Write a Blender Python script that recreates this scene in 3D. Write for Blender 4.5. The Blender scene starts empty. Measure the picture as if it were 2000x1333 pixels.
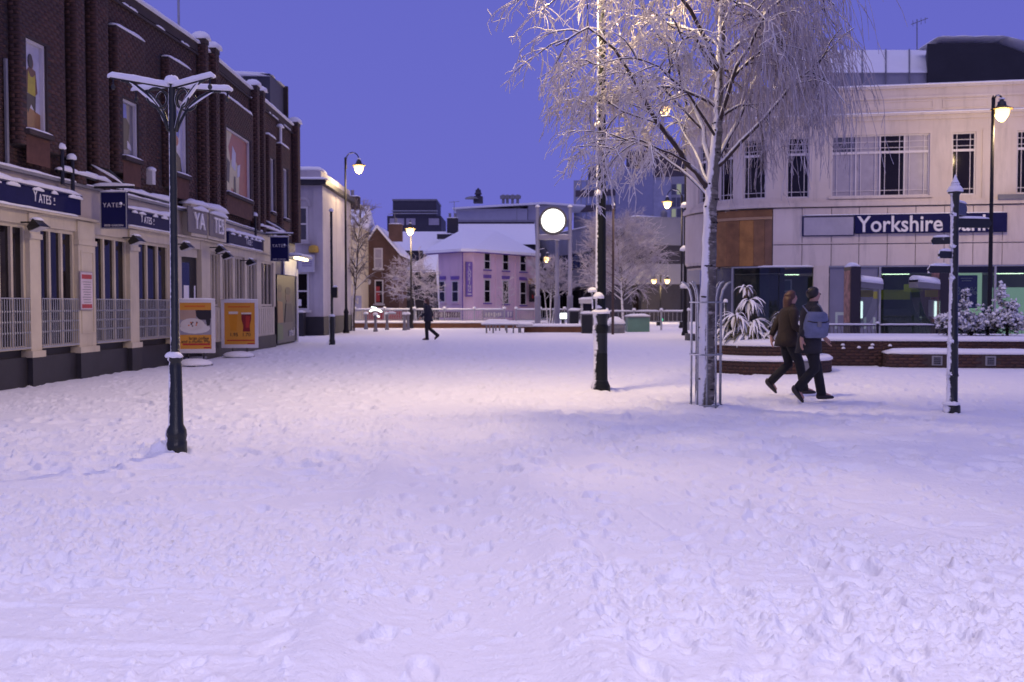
import bpy, math, random
import numpy as np
from mathutils import Vector, Matrix
random.seed(7); RNG = np.random.default_rng(11)
SC = bpy.context.scene
COL = SC.collection
R = math.radians

# ------------------------------------------------------------------ camera, sky, light, exposure
CAM_H = 1.5; FOC = 2000.0; PITCH = math.atan(71.5 / FOC)
cam_d = bpy.data.cameras.new('camera'); cam_d.sensor_width = 36; cam_d.lens = 36
cam_d.clip_start = 0.05; cam_d.clip_end = 3000
cam_d.dof.use_dof = True; cam_d.dof.focus_distance = 8.5; cam_d.dof.aperture_fstop = 3.2
cam = bpy.data.objects.new('camera', cam_d); COL.objects.link(cam)
cam.location = (0, 0, CAM_H); cam.rotation_euler = (math.pi / 2 - PITCH, 0, 0)
SC.camera = cam

world = bpy.data.worlds.new('World'); SC.world = world; world.use_nodes = True
wn = world.node_tree; wn.nodes.clear()
w_out = wn.nodes.new('ShaderNodeOutputWorld'); w_bg = wn.nodes.new('ShaderNodeBackground')
w_sky = wn.nodes.new('ShaderNodeTexSky'); w_sky.sky_type = 'NISHITA'; w_sky.sun_disc = False
w_sky.sun_elevation = R(2.0); w_sky.sun_rotation = R(150)
w_mul = wn.nodes.new('ShaderNodeMix'); w_mul.data_type = 'RGBA'; w_mul.inputs[0].default_value = 0.992
w_tc = wn.nodes.new('ShaderNodeTexCoord'); w_sep = wn.nodes.new('ShaderNodeSeparateXYZ'); w_rmp = wn.nodes.new('ShaderNodeValToRGB')
wn.links.new(w_tc.outputs['Generated'], w_sep.inputs[0]); wn.links.new(w_sep.outputs['Z'], w_rmp.inputs[0])
w_rmp.color_ramp.elements[0].color = (0.142, 0.143, 0.60, 1); w_rmp.color_ramp.elements[0].position = 0.0      # even overcast dusk blue, a touch deeper overhead
w_rmp.color_ramp.elements[1].color = (0.109, 0.116, 0.53, 1); w_rmp.color_ramp.elements[1].position = 0.6
wn.links.new(w_rmp.outputs[0], w_mul.inputs[7])
wn.links.new(w_sky.outputs[0], w_mul.inputs[6]); wn.links.new(w_mul.outputs[2], w_bg.inputs[0])
w_bg.inputs[1].default_value = 1.0
wn.links.new(w_bg.outputs[0], w_out.inputs[0])

sun_d = bpy.data.lights.new('sun', 'SUN'); sun_d.energy = 0.82; sun_d.angle = R(85); sun_d.color = (1.0, 0.85, 0.84)   # town glow thrown back by low cloud
sun = bpy.data.objects.new('sun', sun_d); COL.objects.link(sun)
sun.rotation_euler = (R(22), 0, R(-30))

SC.view_settings.view_transform = 'Standard'; SC.view_settings.look = 'None'
SC.view_settings.exposure = 0.0; SC.view_settings.gamma = 1.0; SC.view_settings.use_curve_mapping = False
SC.cycles.use_denoising = True
try: SC.cycles.denoiser = 'OPENIMAGEDENOISE'
except Exception: pass
SC.cycles.max_bounces = 6; SC.cycles.transparent_max_bounces = 12
SC.cycles.sample_clamp_indirect = 4.0; SC.cycles.caustics_reflective = False; SC.cycles.caustics_refractive = False

# ------------------------------------------------------------------ pixel -> place helpers (2000 x 1333 frame)
CP, SP = math.cos(PITCH), math.sin(PITCH)
def ray(px, py):
    x = (px - 1000) / FOC; y = (666.5 - py) / FOC
    return Vector((x, CP + y * SP, -SP + y * CP))
def G(px, py, z=0.0):
    d = ray(px, py); t = (z - CAM_H) / d.z
    return Vector((d.x * t, d.y * t, z))
def A(px, py, Y):
    d = ray(px, py); t = Y / d.y
    return Vector((d.x * t, Y, CAM_H + d.z * t))

class Frame:
    """facade frame: u along the facade (left to right seen from outside), v outward, z up; optional arc at u < 0"""
    def __init__(s, p, ang=None, q=None, arc=0.0, base=0.0):
        s.o = Vector((p[0], p[1], 0)); s.base = base
        if q is not None: d = Vector((q[0] - p[0], q[1] - p[1], 0)).normalized()
        else: d = Vector((math.cos(ang), math.sin(ang), 0))
        s.d = d; s.n = Vector((d.y, -d.x, 0)); s.arc = arc
    def pt(s, u, v, z):
        if s.arc and u < 0:
            a = -u / s.arc; c = s.o - s.n * s.arc
            nn = s.n * math.cos(a) - s.d * math.sin(a)
            q = c + nn * (s.arc + v)
        else: q = s.o + s.d * u + s.n * v
        return Vector((q.x, q.y, z + s.base))
    def hit(s, px, py, v=0.0):
        d = ray(px, py); o = s.o + s.n * v
        t = (o - Vector((0, 0, 0))).dot(s.n) / d.dot(s.n)
        p = Vector((d.x * t, d.y * t, CAM_H + d.z * t))
        return (p - s.o).dot(s.d), p.z - s.base
    def U(s, px, py=600, v=0.0): return s.hit(px, py, v)[0]
    def Z(s, px, py, v=0.0): return s.hit(px, py, v)[1]
    def rot(s):
        m = Matrix.Identity(4)
        for i in range(3):
            m[i][0] = s.d[i]; m[i][1] = (0, 0, 1)[i]; m[i][2] = s.n[i]
        return m

# ------------------------------------------------------------------ materials
MATS = {}
def nodes(name):
    m = bpy.data.materials.new(name); m.use_nodes = True; nt = m.node_tree
    return m, nt, nt.nodes['Principled BSDF']
def mixc(nt, fac, a, b):
    n = nt.nodes.new('ShaderNodeMix'); n.data_type = 'RGBA'
    for i, v in ((6, a), (7, b)):
        if isinstance(v, tuple): n.inputs[i].default_value = (*v, 1)
        else: nt.links.new(v, n.inputs[i])
    if isinstance(fac, float): n.inputs[0].default_value = fac
    else: nt.links.new(fac, n.inputs[0])
    return n.outputs[2]
def noise(nt, scale, detail=4, rough=0.6, obj=False, stretch=None):
    n = nt.nodes.new('ShaderNodeTexNoise'); n.inputs['Scale'].default_value = scale
    n.inputs['Detail'].default_value = detail; n.inputs['Roughness'].default_value = rough
    g = nt.nodes.new('ShaderNodeNewGeometry'); src = g.outputs['Position']
    if obj:
        g = nt.nodes.new('ShaderNodeTexCoord'); src = g.outputs['Object']
    if stretch:
        mp = nt.nodes.new('ShaderNodeMapping'); mp.inputs['Scale'].default_value = stretch
        nt.links.new(src, mp.inputs[0]); src = mp.outputs[0]
    nt.links.new(src, n.inputs['Vector'])
    return n.outputs['Fac']
def ramp(nt, fac, a, b):
    n = nt.nodes.new('ShaderNodeMapRange'); n.inputs[1].default_value = a; n.inputs[2].default_value = b
    nt.links.new(fac, n.inputs[0]); return n.outputs[0]
def bump(nt, h, strength, dist, p):
    b = nt.nodes.new('ShaderNodeBump'); b.inputs['Strength'].default_value = strength; b.inputs['Distance'].default_value = dist
    nt.links.new(h, b.inputs['Height']); nt.links.new(b.outputs[0], p.inputs['Normal'])
def mat(name, col, rough=0.6, metal=0.0, var=0.12, vscale=1.5, bmp=0.0, bscale=30, spec=0.5, stain=None, streak=0.0):
    if name in MATS: return MATS[name]
    m, nt, p = nodes(name)
    p.inputs['Roughness'].default_value = rough; p.inputs['Metallic'].default_value = metal
    p.inputs['Specular IOR Level'].default_value = spec
    dark = tuple(c * (1 - var * 2) for c in col) if stain is None else stain
    c = mixc(nt, ramp(nt, noise(nt, vscale, 5, 0.65), 0.25, 0.75), dark, tuple(min(1, c * (1 + var * 0.5)) for c in col))
    if streak:
        sk = ramp(nt, noise(nt, 2.6, 5, 0.7, stretch=(1, 1, 0.12)), 0.50, 0.78); sm = nt.nodes.new('ShaderNodeMath'); sm.operation = 'MULTIPLY'; nt.links.new(sk, sm.inputs[0]); sm.inputs[1].default_value = streak
        c = mixc(nt, sm.outputs[0], c, tuple(x * 0.45 for x in col))
    nt.links.new(c, p.inputs['Base Color'])
    if bmp: bump(nt, noise(nt, bscale, 4), bmp, 0.02, p)
    MATS[name] = m; return m
def snow_on(name, col, rough, direction, lo, hi, nscale=9, metal=0.0, bmp=0.0, namp=0.9, spec=0.5):
    """a surface with wind-driven snow stuck to the side that faces `direction`"""
    m, nt, p = nodes(name)
    g = nt.nodes.new('ShaderNodeNewGeometry'); dp = nt.nodes.new('ShaderNodeVectorMath'); dp.operation = 'DOT_PRODUCT'
    nt.links.new(g.outputs['Normal'], dp.inputs[0]); dp.inputs[1].default_value = direction
    ns = noise(nt, nscale, 6, 0.7)
    a = nt.nodes.new('ShaderNodeMath'); a.operation = 'MULTIPLY_ADD'
    nt.links.new(ns, a.inputs[0]); a.inputs[1].default_value = namp; nt.links.new(dp.outputs['Value'], a.inputs[2])
    f = ramp(nt, a.outputs[0], lo, hi)
    base = mixc(nt, ns, tuple(c * 0.7 for c in col), col)
    nt.links.new(mixc(nt, f, base, (0.84, 0.84, 0.87)), p.inputs['Base Color'])
    rr = nt.nodes.new('ShaderNodeMapRange'); nt.links.new(f, rr.inputs[0]); rr.inputs[3].default_value = rough; rr.inputs[4].default_value = 0.75
    nt.links.new(rr.outputs[0], p.inputs['Roughness']); p.inputs['Metallic'].default_value = metal
    p.inputs['Specular IOR Level'].default_value = spec
    h = nt.nodes.new('ShaderNodeMath'); h.operation = 'MULTIPLY_ADD'
    nt.links.new(noise(nt, 45, 3), h.inputs[0]); h.inputs[1].default_value = 0.4; nt.links.new(f, h.inputs[2])
    bump(nt, h.outputs[0], 0.6 + bmp, 0.02, p)
    MATS[name] = m; return m
def emit(name, col, strength):
    if name in MATS: return MATS[name]
    m, nt, p = nodes(name)
    p.inputs['Base Color'].default_value = (*[min(.8, c) for c in col], 1); p.inputs['Emission Color'].default_value = (*col, 1)
    p.inputs['Emission Strength'].default_value = strength
    MATS[name] = m; return m

# snow: near-white, slightly rough, fine crystals as relief
m, nt, p = nodes('snow'); MATS['snow'] = m
nt.links.new(mixc(nt, noise(nt, 3.0, 5), (0.80, 0.81, 0.85), (0.88, 0.88, 0.90)), p.inputs['Base Color'])
p.inputs['Roughness'].default_value = 0.7; p.inputs['Specular IOR Level'].default_value = 0.25
ad = nt.nodes.new('ShaderNodeMath'); ad.operation = 'MULTIPLY_ADD'
nt.links.new(noise(nt, 60, 3, 0.6), ad.inputs[0]); ad.inputs[1].default_value = 0.5; nt.links.new(noise(nt, 14, 5, 0.6), ad.inputs[2])
bump(nt, ad.outputs[0], 0.6, 0.03, p)
SNOW = m
# brick with a tone of its own for each brick
m, nt, p = nodes('brick'); MATS['brick'] = m
g = nt.nodes.new('ShaderNodeNewGeometry')
cr = nt.nodes.new('ShaderNodeValToRGB'); el = cr.color_ramp.elements
el[0].color = (0.046, 0.024, 0.020, 1); el[1].color = (0.118, 0.054, 0.038, 1); el[1].position = 1.0
e = el.new(0.5); e.color = (0.076, 0.036, 0.027, 1)
nt.links.new(g.outputs['Random Per Island'], cr.inputs[0])
soot = ramp(nt, noise(nt, 0.55, 5, 0.6), 0.42, 0.72)
c = mixc(nt, soot, cr.outputs[0], (0.042, 0.026, 0.025))
nt.links.new(mixc(nt, ramp(nt, noise(nt, 25, 4), 0.3, 0.8), c, (0.07, 0.036, 0.03)), p.inputs['Base Color'])
p.inputs['Roughness'].default_value = 0.88; bump(nt, noise(nt, 60, 4), 0.35, 0.01, p)
BRICK = m
MORTAR = mat('mortar', (0.060, 0.044, 0.042), 0.95, var=0.2, bmp=0.3)
CREAM = mat('cream_paint', (0.60, 0.54, 0.40), 0.55, var=0.10, vscale=0.9, bmp=0.05, stain=(0.44, 0.385, 0.29), streak=0.55)
CREAM2 = mat('bank_render', (0.64, 0.57, 0.51), 0.75, var=0.08, vscale=0.5, bmp=0.12, stain=(0.55, 0.47, 0.40), streak=0.55)
PANELM = mat('cladding_panel', (0.65, 0.58, 0.53), 0.5, var=0.07, vscale=0.6, bmp=0.04, stain=(0.58, 0.50, 0.44), streak=0.55)
NAVY = mat('navy_sign', (0.012, 0.013, 0.072), 0.6, var=0.15, spec=0.12)
NAVY2 = mat('navy_frame', (0.02, 0.022, 0.09), 0.45)
PLINTH = mat('plinth_paint', (0.028, 0.026, 0.034), 0.55, var=0.25, bmp=0.1)
WHITE = mat('white_paint', (0.78, 0.77, 0.76), 0.5, var=0.05)
OFFW = mat('off_white', (0.62, 0.60, 0.60), 0.6, var=0.08)
LEAD = mat('lead_sheet', (0.20, 0.20, 0.22), 0.55, var=0.15)
GREYP = mat('grey_cladding', (0.30, 0.30, 0.34), 0.55, var=0.1)
DULL = mat('dull_iron', (0.02, 0.019, 0.024), 0.65, var=0.2, spec=0.2)
BLACK = mat('black_iron', (0.012, 0.013, 0.015), 0.35, var=0.2, bmp=0.08)
STEEL = mat('galvanised_steel', (0.42, 0.43, 0.45), 0.45, 0.6, var=0.12)
GLASSD = mat('dark_glass', (0.014, 0.011, 0.013), 0.08, var=0.35, vscale=0.8, spec=0.32)
GLASSG = mat('grey_glass', (0.10, 0.10, 0.125), 0.12, var=0.15, spec=0.7)
BLIND = mat('window_blind', (0.40, 0.37, 0.42), 0.35, var=0.12, vscale=3)
WIND = (-0.965, -0.24, 0.10)
IRON_S = snow_on('snow_blown_iron', (0.010, 0.014, 0.013), 0.32, WIND, 1.16, 1.28, 12)
IRON_S2 = snow_on('snow_streaked_iron', (0.010, 0.014, 0.013), 0.32, WIND, 1.19, 1.31, 16)
IRON_S3 = snow_on('frost_flecked_iron', (0.012, 0.015, 0.015), 0.5, WIND, 1.24, 1.36, 18, spec=0.2)
STEEL_S = snow_on('snow_blown_steel', (0.32, 0.34, 0.36), 0.45, WIND, 1.05, 1.2, 14, metal=0.3)
BARK0 = snow_on('birch_bark', (0.30, 0.27, 0.235), 0.85, WIND, 0.72, 1.02, 6)
WOODY = snow_on('frosted_branch', (0.055, 0.038, 0.032), 0.9, (-0.35, -0.25, 0.9), 0.55, 0.9, 8)
FROST = mat('frost_twig', (0.76, 0.74, 0.76), 0.8, var=0.1, vscale=6, stain=(0.42, 0.37, 0.36))
FROST2 = mat('thin_frost_twig', (0.60, 0.56, 0.60), 0.85, var=0.2, vscale=3, stain=(0.20, 0.16, 0.155))
FROST3 = mat('far_frost_twig', (0.64, 0.61, 0.67), 0.85, var=0.12, vscale=2, stain=(0.33, 0.29, 0.33))

# birch bark: pale with dark peeling bands, snow driven onto one side
m, nt, p = nodes('birch_bark_banded'); MATS['birch_bark_banded'] = m; BARK = m
g = nt.nodes.new('ShaderNodeNewGeometry'); dp = nt.nodes.new('ShaderNodeVectorMath'); dp.operation = 'DOT_PRODUCT'
nt.links.new(g.outputs['Normal'], dp.inputs[0]); dp.inputs[1].default_value = WIND
ns = noise(nt, 7, 6, 0.7); a_ = nt.nodes.new('ShaderNodeMath'); a_.operation = 'MULTIPLY_ADD'
nt.links.new(ns, a_.inputs[0]); a_.inputs[1].default_value = 1.1; nt.links.new(dp.outputs['Value'], a_.inputs[2])
f = ramp(nt, a_.outputs[0], 0.92, 1.12)
band = ramp(nt, noise(nt, 5, 6, 0.7, stretch=(1.0, 1.0, 4.5)), 0.46, 0.60)
blot = ramp(nt, noise(nt, 3.2, 4, 0.6), 0.40, 0.62)
bk = mixc(nt, band, (0.06, 0.052, 0.045), (0.40, 0.37, 0.33)); bk = mixc(nt, blot, (0.13, 0.12, 0.10), bk)
nt.links.new(mixc(nt, f, bk, (0.84, 0.84, 0.87)), p.inputs['Base Color']); p.inputs['Roughness'].default_value = 0.85
bump(nt, f, 0.6, 0.02, p)

# glass one can look through
m, nt, p = nodes('shop_glass'); MATS['shop_glass'] = m
tr = nt.nodes.new('ShaderNodeBsdfTransparent'); tr.inputs[0].default_value = (0.78, 0.84, 0.80, 1)
gl = nt.nodes.new('ShaderNodeBsdfGlossy'); gl.inputs['Roughness'].default_value = 0.03
fr = nt.nodes.new('ShaderNodeFresnel'); fr.inputs[0].default_value = 1.5
ms = nt.nodes.new('ShaderNodeMixShader'); nt.links.new(fr.outputs[0], ms.inputs[0]); nt.links.new(tr.outputs[0], ms.inputs[1]); nt.links.new(gl.outputs[0], ms.inputs[2])
nt.links.new(ms.outputs[0], nt.nodes['Material Output'].inputs[0])
SHOPGLASS = m
LAMPGLOW = emit('lamp_bowl', (1.0, 0.64, 0.24), 3.4)
LAMPTRIM = mat('lamp_rim', (0.30, 0.20, 0.06), 0.4, 0.3)

# ------------------------------------------------------------------ mesh builder
WLOC = {}
class MB:
    def __init__(s): s.v = []; s.f = []
    def add(s, vs, fs):
        k = len(s.v); s.v += [tuple(v) for v in vs]; s.f += [tuple(k + i for i in f) for f in fs]; return s
    def hexa(s, c):   # 8 corners: bottom 4 ccw, top 4 ccw
        return s.add(c, [(3, 2, 1, 0), (4, 5, 6, 7), (0, 1, 5, 4), (1, 2, 6, 5), (2, 3, 7, 6), (3, 0, 4, 7)])
    def box(s, x0, x1, y0, y1, z0, z1):
        return s.hexa([(x0, y0, z0), (x1, y0, z0), (x1, y1, z0), (x0, y1, z0), (x0, y0, z1), (x1, y0, z1), (x1, y1, z1), (x0, y1, z1)])
    def fbox(s, fr, u0, u1, v0, v1, z0, z1, seg=1):
        for i in range(seg):
            a = u0 + (u1 - u0) * i / seg; b = u0 + (u1 - u0) * (i + 1) / seg
            s.hexa([fr.pt(a, v1, z0), fr.pt(b, v1, z0), fr.pt(b, v0, z0), fr.pt(a, v0, z0), fr.pt(a, v1, z1), fr.pt(b, v1, z1), fr.pt(b, v0, z1), fr.pt(a, v0, z1)])
        return s
    def fpoly(s, fr, pts, v0, v1):     # outline (u, z), ccw seen from outside
        n = len(pts)
        vs = [fr.pt(u, v1, z) for u, z in pts] + [fr.pt(u, v0, z) for u, z in pts]
        fs = [tuple(range(n)), tuple(range(2 * n - 1, n - 1, -1))] + [(i, n + i, n + (i + 1) % n, (i + 1) % n) for i in range(n)]
        return s.add(vs, fs)
    def tube(s, path, r, n=8, cap=True):
        path = [Vector(p) for p in path]; K = len(path)
        rs = r if isinstance(r, (list, tuple)) else [r] * K
        vs = []; fs = []; prev = None
        for i in range(K):
            t = (path[min(i + 1, K - 1)] - path[max(i - 1, 0)]).normalized()
            a = prev - t * prev.dot(t) if prev else (Vector((1, 0, 0)) - t * t.x if abs(t.x) < 0.9 else Vector((0, 1, 0)) - t * t.y)
            a.normalize(); prev = a; b = t.cross(a)
            for k in range(n):
                w = 2 * math.pi * k / n; vs.append(path[i] + (a * math.cos(w) + b * math.sin(w)) * rs[i])
        for i in range(K - 1):
            for k in range(n):
                k2 = (k + 1) % n; fs.append((i * n + k, i * n + k2, (i + 1) * n + k2, (i + 1) * n + k))
        if cap: fs += [tuple(range(n - 1, -1, -1)), tuple((K - 1) * n + k for k in range(n))]
        return s.add(vs, fs)
    def lathe(s, prof, c=(0, 0, 0), n=20, jag=0.0):
        vs = []; fs = []; K = len(prof)
        for r, z in prof:
            for k in range(n):
                w = 2 * math.pi * k / n; q = r * (1 + random.uniform(-jag, jag))
                vs.append((c[0] + q * math.cos(w), c[1] + q * math.sin(w), c[2] + z + random.uniform(-jag, jag) * 0.1))
        for i in range(K - 1):
            for k in range(n):
                k2 = (k + 1) % n; fs.append((i * n + k, i * n + k2, (i + 1) * n + k2, (i + 1) * n + k))
        fs += [tuple(range(n - 1, -1, -1)), tuple((K - 1) * n + k for k in range(n))]
        return s.add(vs, fs)
    def dome(s, c, r, h, n=14, jag=0.06):      # snow cap
        return s.lathe([(r * 0.93, -0.02 * h), (r, 0.15 * h), (r * 0.95, 0.45 * h), (r * 0.75, 0.76 * h), (r * 0.42, 0.95 * h), (r * 0.08, h)], c, n, jag)
    def ell(s, c, rx, ry, rz, n=14, m=9):
        vs = []; fs = []
        for i in range(m + 1):
            a = math.pi * (0.02 + 0.96 * i / m) - math.pi / 2
            for k in range(n):
                w = 2 * math.pi * k / n
                vs.append((c[0] + rx * math.cos(a) * math.cos(w), c[1] + ry * math.cos(a) * math.sin(w), c[2] + rz * math.sin(a)))
        for i in range(m):
            for k in range(n):
                k2 = (k + 1) % n; fs.append((i * n + k, i * n + k2, (i + 1) * n + k2, (i + 1) * n + k))
        fs += [tuple(range(n - 1, -1, -1)), tuple(m * n + k for k in range(n))]
        return s.add(vs, fs)
    def strip(s, p0, p1, w, h, seg=None, jag=0.25, side=None, taper=True):
        """rounded bank of snow lying along p0-p1, w wide, h high"""
        p0 = Vector(p0); p1 = Vector(p1); L = (p1 - p0).length
        seg = seg or max(4, min(60, int(L / 0.22))); d = (p1 - p0).normalized()
        sd = Vector(side).normalized() if side is not None else Vector((d.y, -d.x, 0)).normalized()
        up = Vector((0, 0, 1)); n = 7; vs = []; fs = []; hh = h; sh = 0
        for i in range(seg + 1):
            t = i / seg; k = 1.0
            if taper and i in (0, seg): k = 0.45
            hh = 0.5 * hh + 0.5 * h * (1 + random.uniform(-jag, jag)); sh = 0.6 * sh + random.uniform(-1, 1) * jag * 0.12 * w
            c = p0 + (p1 - p0) * t
            for j in range(n):
                a = math.pi * j / (n - 1)
                off = math.cos(a) * w * 0.5 * (1 if taper is False else (0.85 + 0.15 * k)) * (1 + random.uniform(-jag, jag) * 0.15)
                vs.append(c + sd * (off + sh) + up * (math.sin(a) ** 0.75 * hh * k - (0.004 if j in (0, n - 1) else 0)))
        for i in range(seg):
            for j in range(n - 1): fs.append((i * n + j, (i + 1) * n + j, (i + 1) * n + j + 1, i * n + j + 1))
            fs.append((i * n, i * n + n - 1, (i + 1) * n + n - 1, (i + 1) * n))
        fs += [tuple(range(n)), tuple(seg * n + j for j in range(n - 1, -1, -1))]
        return s.add(vs, fs)
    def build(s, name, m, parent=None, smooth=False, origin=None):
        a = np.array(s.v, dtype=np.float64)
        if origin is None:
            lo, hi = a.min(0), a.max(0); origin = Vector(((lo[0] + hi[0]) / 2, (lo[1] + hi[1]) / 2, lo[2]))
        origin = Vector(origin)
        me = bpy.data.meshes.new(name); me.from_pydata((a - np.array(origin)).tolist(), [], s.f)
        if smooth: me.shade_smooth()
        if m: me.materials.append(m)
        return link(name, me, origin, parent)
def link(name, me, origin, parent=None):
    o = bpy.data.objects.new(name, me); COL.objects.link(o); origin = Vector(origin)
    WLOC[o.name] = origin.copy()
    if parent is not None:
        o.parent = parent; o.location = origin - WLOC[parent.name]
    else: o.location = origin
    return o
def big(name, verts, faces, m, parent=None, smooth=False, origin=(0, 0, 0)):
    """numpy mesh: faces (N, k) array"""
    me = bpy.data.meshes.new(name); verts = np.asarray(verts, dtype=np.float32) - np.array(origin, dtype=np.float32)
    nf, k = faces.shape
    me.vertices.add(len(verts)); me.vertices.foreach_set('co', verts.ravel())
    me.loops.add(nf * k); me.loops.foreach_set('vertex_index', faces.astype(np.int32).ravel())
    me.polygons.add(nf); me.polygons.foreach_set('loop_start', np.arange(0, nf * k, k, dtype=np.int32))
    me.update(calc_edges=True)
    if smooth: me.shade_smooth()
    me.materials.append(m)
    return link(name, me, origin, parent)
def tag(o, label=None, cat=None, group=None, kind=None):
    for k, v in (('label', label), ('category', cat), ('group', group), ('kind', kind)):
        if v: o[k] = v
    return o
def thing(name, label, cat, loc=(0, 0, 0), group=None):
    o = bpy.data.objects.new(name, None); o.empty_display_size = 0.2; COL.objects.link(o); o.location = loc
    WLOC[o.name] = Vector(loc); return tag(o, label, cat, group, 'thing')
def copy_tree(o, loc=None, label=None, rz=None, parent=None):
    c = o.copy(); COL.objects.link(c); c.parent = parent
    if loc is not None: c.location = loc; WLOC[c.name] = Vector(loc)
    if rz is not None: c.rotation_euler = (0, 0, rz)
    if label: c['label'] = label
    for ch in list(o.children): copy_tree(ch, parent=c)
    return c
def bx(name, m, parent, fr, u0, u1, v0, v1, z0, z1, seg=1): return MB().fbox(fr, u0, u1, v0, v1, z0, z1, seg).build(name, m, parent)
def snowstrip(parent, p0, p1, w, h, name='snow_cap', **k): return MB().strip(p0, p1, w, h, **k).build(name, SNOW, parent, smooth=True)
def text(body, fr, u, z, v, size, m, parent, name='lettering', align='CENTER', ext=0.008, rot=None, sx=1.0, origin=None, offs=0.0, spacing=1.0):
    c = bpy.data.curves.new(name, 'FONT'); c.body = body; c.size = size; c.align_x = align; c.align_y = 'CENTER'; c.extrude = ext; c.offset = offs
    c.resolution_u = 3; c.space_character = spacing
    t = bpy.data.objects.new('tmp', c); COL.objects.link(t)
    dg = bpy.context.evaluated_depsgraph_get(); me = bpy.data.meshes.new_from_object(t.evaluated_get(dg))
    bpy.data.objects.remove(t); bpy.data.curves.remove(c)
    me.name = name; me.materials.clear(); me.materials.append(m)
    me.transform(fr.rot() @ Matrix.Diagonal((sx, 1, 1, 1)))
    return link(name, me, fr.pt(u, v, z), parent)

def bricks(segs, name, parent, bl=0.215, bh=0.065, j=0.010, proud=0.007, m=None):
    """segs: list of (origin Vector, direction Vector, normal Vector, length, z0, z1, holes[(a0,a1,z0,z1)]); all bricks of a wall in one mesh"""
    V = []; n = 0
    for o, d, nn, L, z0, z1, holes in segs:
        row = 0; z = z0
        while z + bh * 0.6 < z1:
            zt = min(z + bh, z1); u = -(bl + j) * 0.5 if row % 2 else 0.0
            while u < L:
                a, b = max(u, 0.0), min(u + bl, L)
                if b - a > 0.03 and not any(a < h[1] and b > h[0] and z < h[3] and zt > h[2] for h in holes):
                    q = proud + random.uniform(-0.003, 0.004)
                    for (uu, zz) in ((a, z), (b, z), (b, zt), (a, zt)):
                        p = o + d * uu; V.append((p.x + nn.x * q, p.y + nn.y * q, zz)); 
                    for (uu, zz) in ((a, z), (b, z), (b, zt), (a, zt)):
                        p = o + d * uu; V.append((p.x - nn.x * 0.004, p.y - nn.y * 0.004, zz))
                    n += 1
                u += bl + j
            z += bh + j; row += 1
    if not n: return None
    base = (np.arange(n) * 8)[:, None, None]
    F = (base + np.array([[0, 1, 2, 3], [0, 4, 5, 1], [1, 5, 6, 2], [2, 6, 7, 3], [3, 7, 4, 0]])[None]).reshape(-1, 4)
    V = np.array(V); o = big(name, V, F, m or BRICK, parent, origin=tuple(V.mean(0)))
    o['kind'] = 'stuff'; return o
# ------------------------------------------------------------------ snow-covered square
def vnoise(x, y, seed):
    xi = np.floor(x).astype(np.int64); yi = np.floor(y).astype(np.int64); fx = x - xi; fy = y - yi
    fx = fx * fx * (3 - 2 * fx); fy = fy * fy * (3 - 2 * fy)
    def h(a, b):
        n = (a * 374761393 + b * 668265263 + seed * 982451653) & 0x7fffffff
        n = ((n ^ (n >> 13)) * 1274126177) & 0x7fffffff
        return ((n ^ (n >> 16)) & 0xffff) / 65535.0
    return (h(xi, yi) * (1 - fx) + h(xi + 1, yi) * fx) * (1 - fy) + (h(xi, yi + 1) * (1 - fx) + h(xi + 1, yi + 1) * fx) * fy
def fbm(x, y, seed, o=4, g=0.5):
    s = 0; a = 1; t = 0
    for i in range(o):
        s = s + a * vnoise(x * 2 ** i + 17.3 * i, y * 2 ** i - 9.1 * i, seed + i); t += a; a *= g
    return s / t - 0.5

ys = [-40, -30, -22, -15, -10, -6, -3, -1, 0.5, 1.5, 2.2, 2.8]
y = 3.0
while y < 95: ys.append(y); y += min(0.6, max(0.0125, y * y / 1536 * 0.62))
while y < 900: ys.append(y); y *= 1.15
ys = np.array(ys); NC = 980
tt = np.linspace(-1, 1, NC); ext = np.array([0.0, 1, 2, 4, 8, 16, 30, 50, 90, 160, 300, 600])[1:]
hw = 0.60 * np.clip(ys, 3, 95) + 1.5
X = np.empty((len(ys), NC + 2 * len(ext)))
X[:, len(ext):-len(ext)] = hw[:, None] * tt[None]
for i, e in enumerate(ext):
    X[:, NC + len(ext) + i] = hw + e; X[:, len(ext) - 1 - i] = -hw - e
Y = np.repeat(ys[:, None], X.shape[1], 1)
near = np.clip((30 - Y) / 14, 0, 1)
H = 0.05 * fbm(X / 2.6, Y / 2.6, 3, 3)
tr = np.clip(fbm(X / 3.1, Y / 2.2, 31, 3) * 4 + 0.5, 0.18, 0.9) * np.clip(1.25 - np.abs(X - 0.5) / 14, 0.25, 1)     # how trampled
walk = np.exp(-((X - (0.22 - 0.085 * Y - 0.10 * np.sin(Y * 0.5))) / 0.42) ** 2) * np.clip((15 - Y) / 3, 0, 1)                                       # beaten path
tr = tr * (1 - 0.75 * walk)
rough = (np.abs(fbm(X / 0.55, Y / 0.40, 41, 4, 0.55)) * 0.022 + 0.010 * fbm(X / 0.10, Y / 0.085, 51, 3))
H += tr * rough * (0.35 + 0.65 * near)
cl = np.clip(fbm(X / 0.13, Y / 0.11, 61, 2, 0.5) - 0.12, 0, 1)                                                       # kicked-up clods
H += np.minimum(cl * 0.10, 0.014) * tr * near
H += 0.006 * fbm(X / 0.055, Y / 0.045, 71, 2) * near * (0.4 + tr)
strk = np.clip(fbm(X / 1.3, Y / 0.16, 81, 3) - 0.10, 0, 1) * np.clip((-X - 0.5) / 1.5, 0, 1) * np.clip((14 - Y) / 4, 0, 1)   # wind ridges
H += strk * 0.12
wd_ = np.abs(X - (0.22 - 0.085 * Y - 0.10 * np.sin(Y * 0.5)))
H += -0.055 * walk + 0.045 * np.exp(-((wd_ - 0.62) / 0.16) ** 2) * np.clip((15 - Y) / 3, 0, 1) * (Y > 2)
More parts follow.
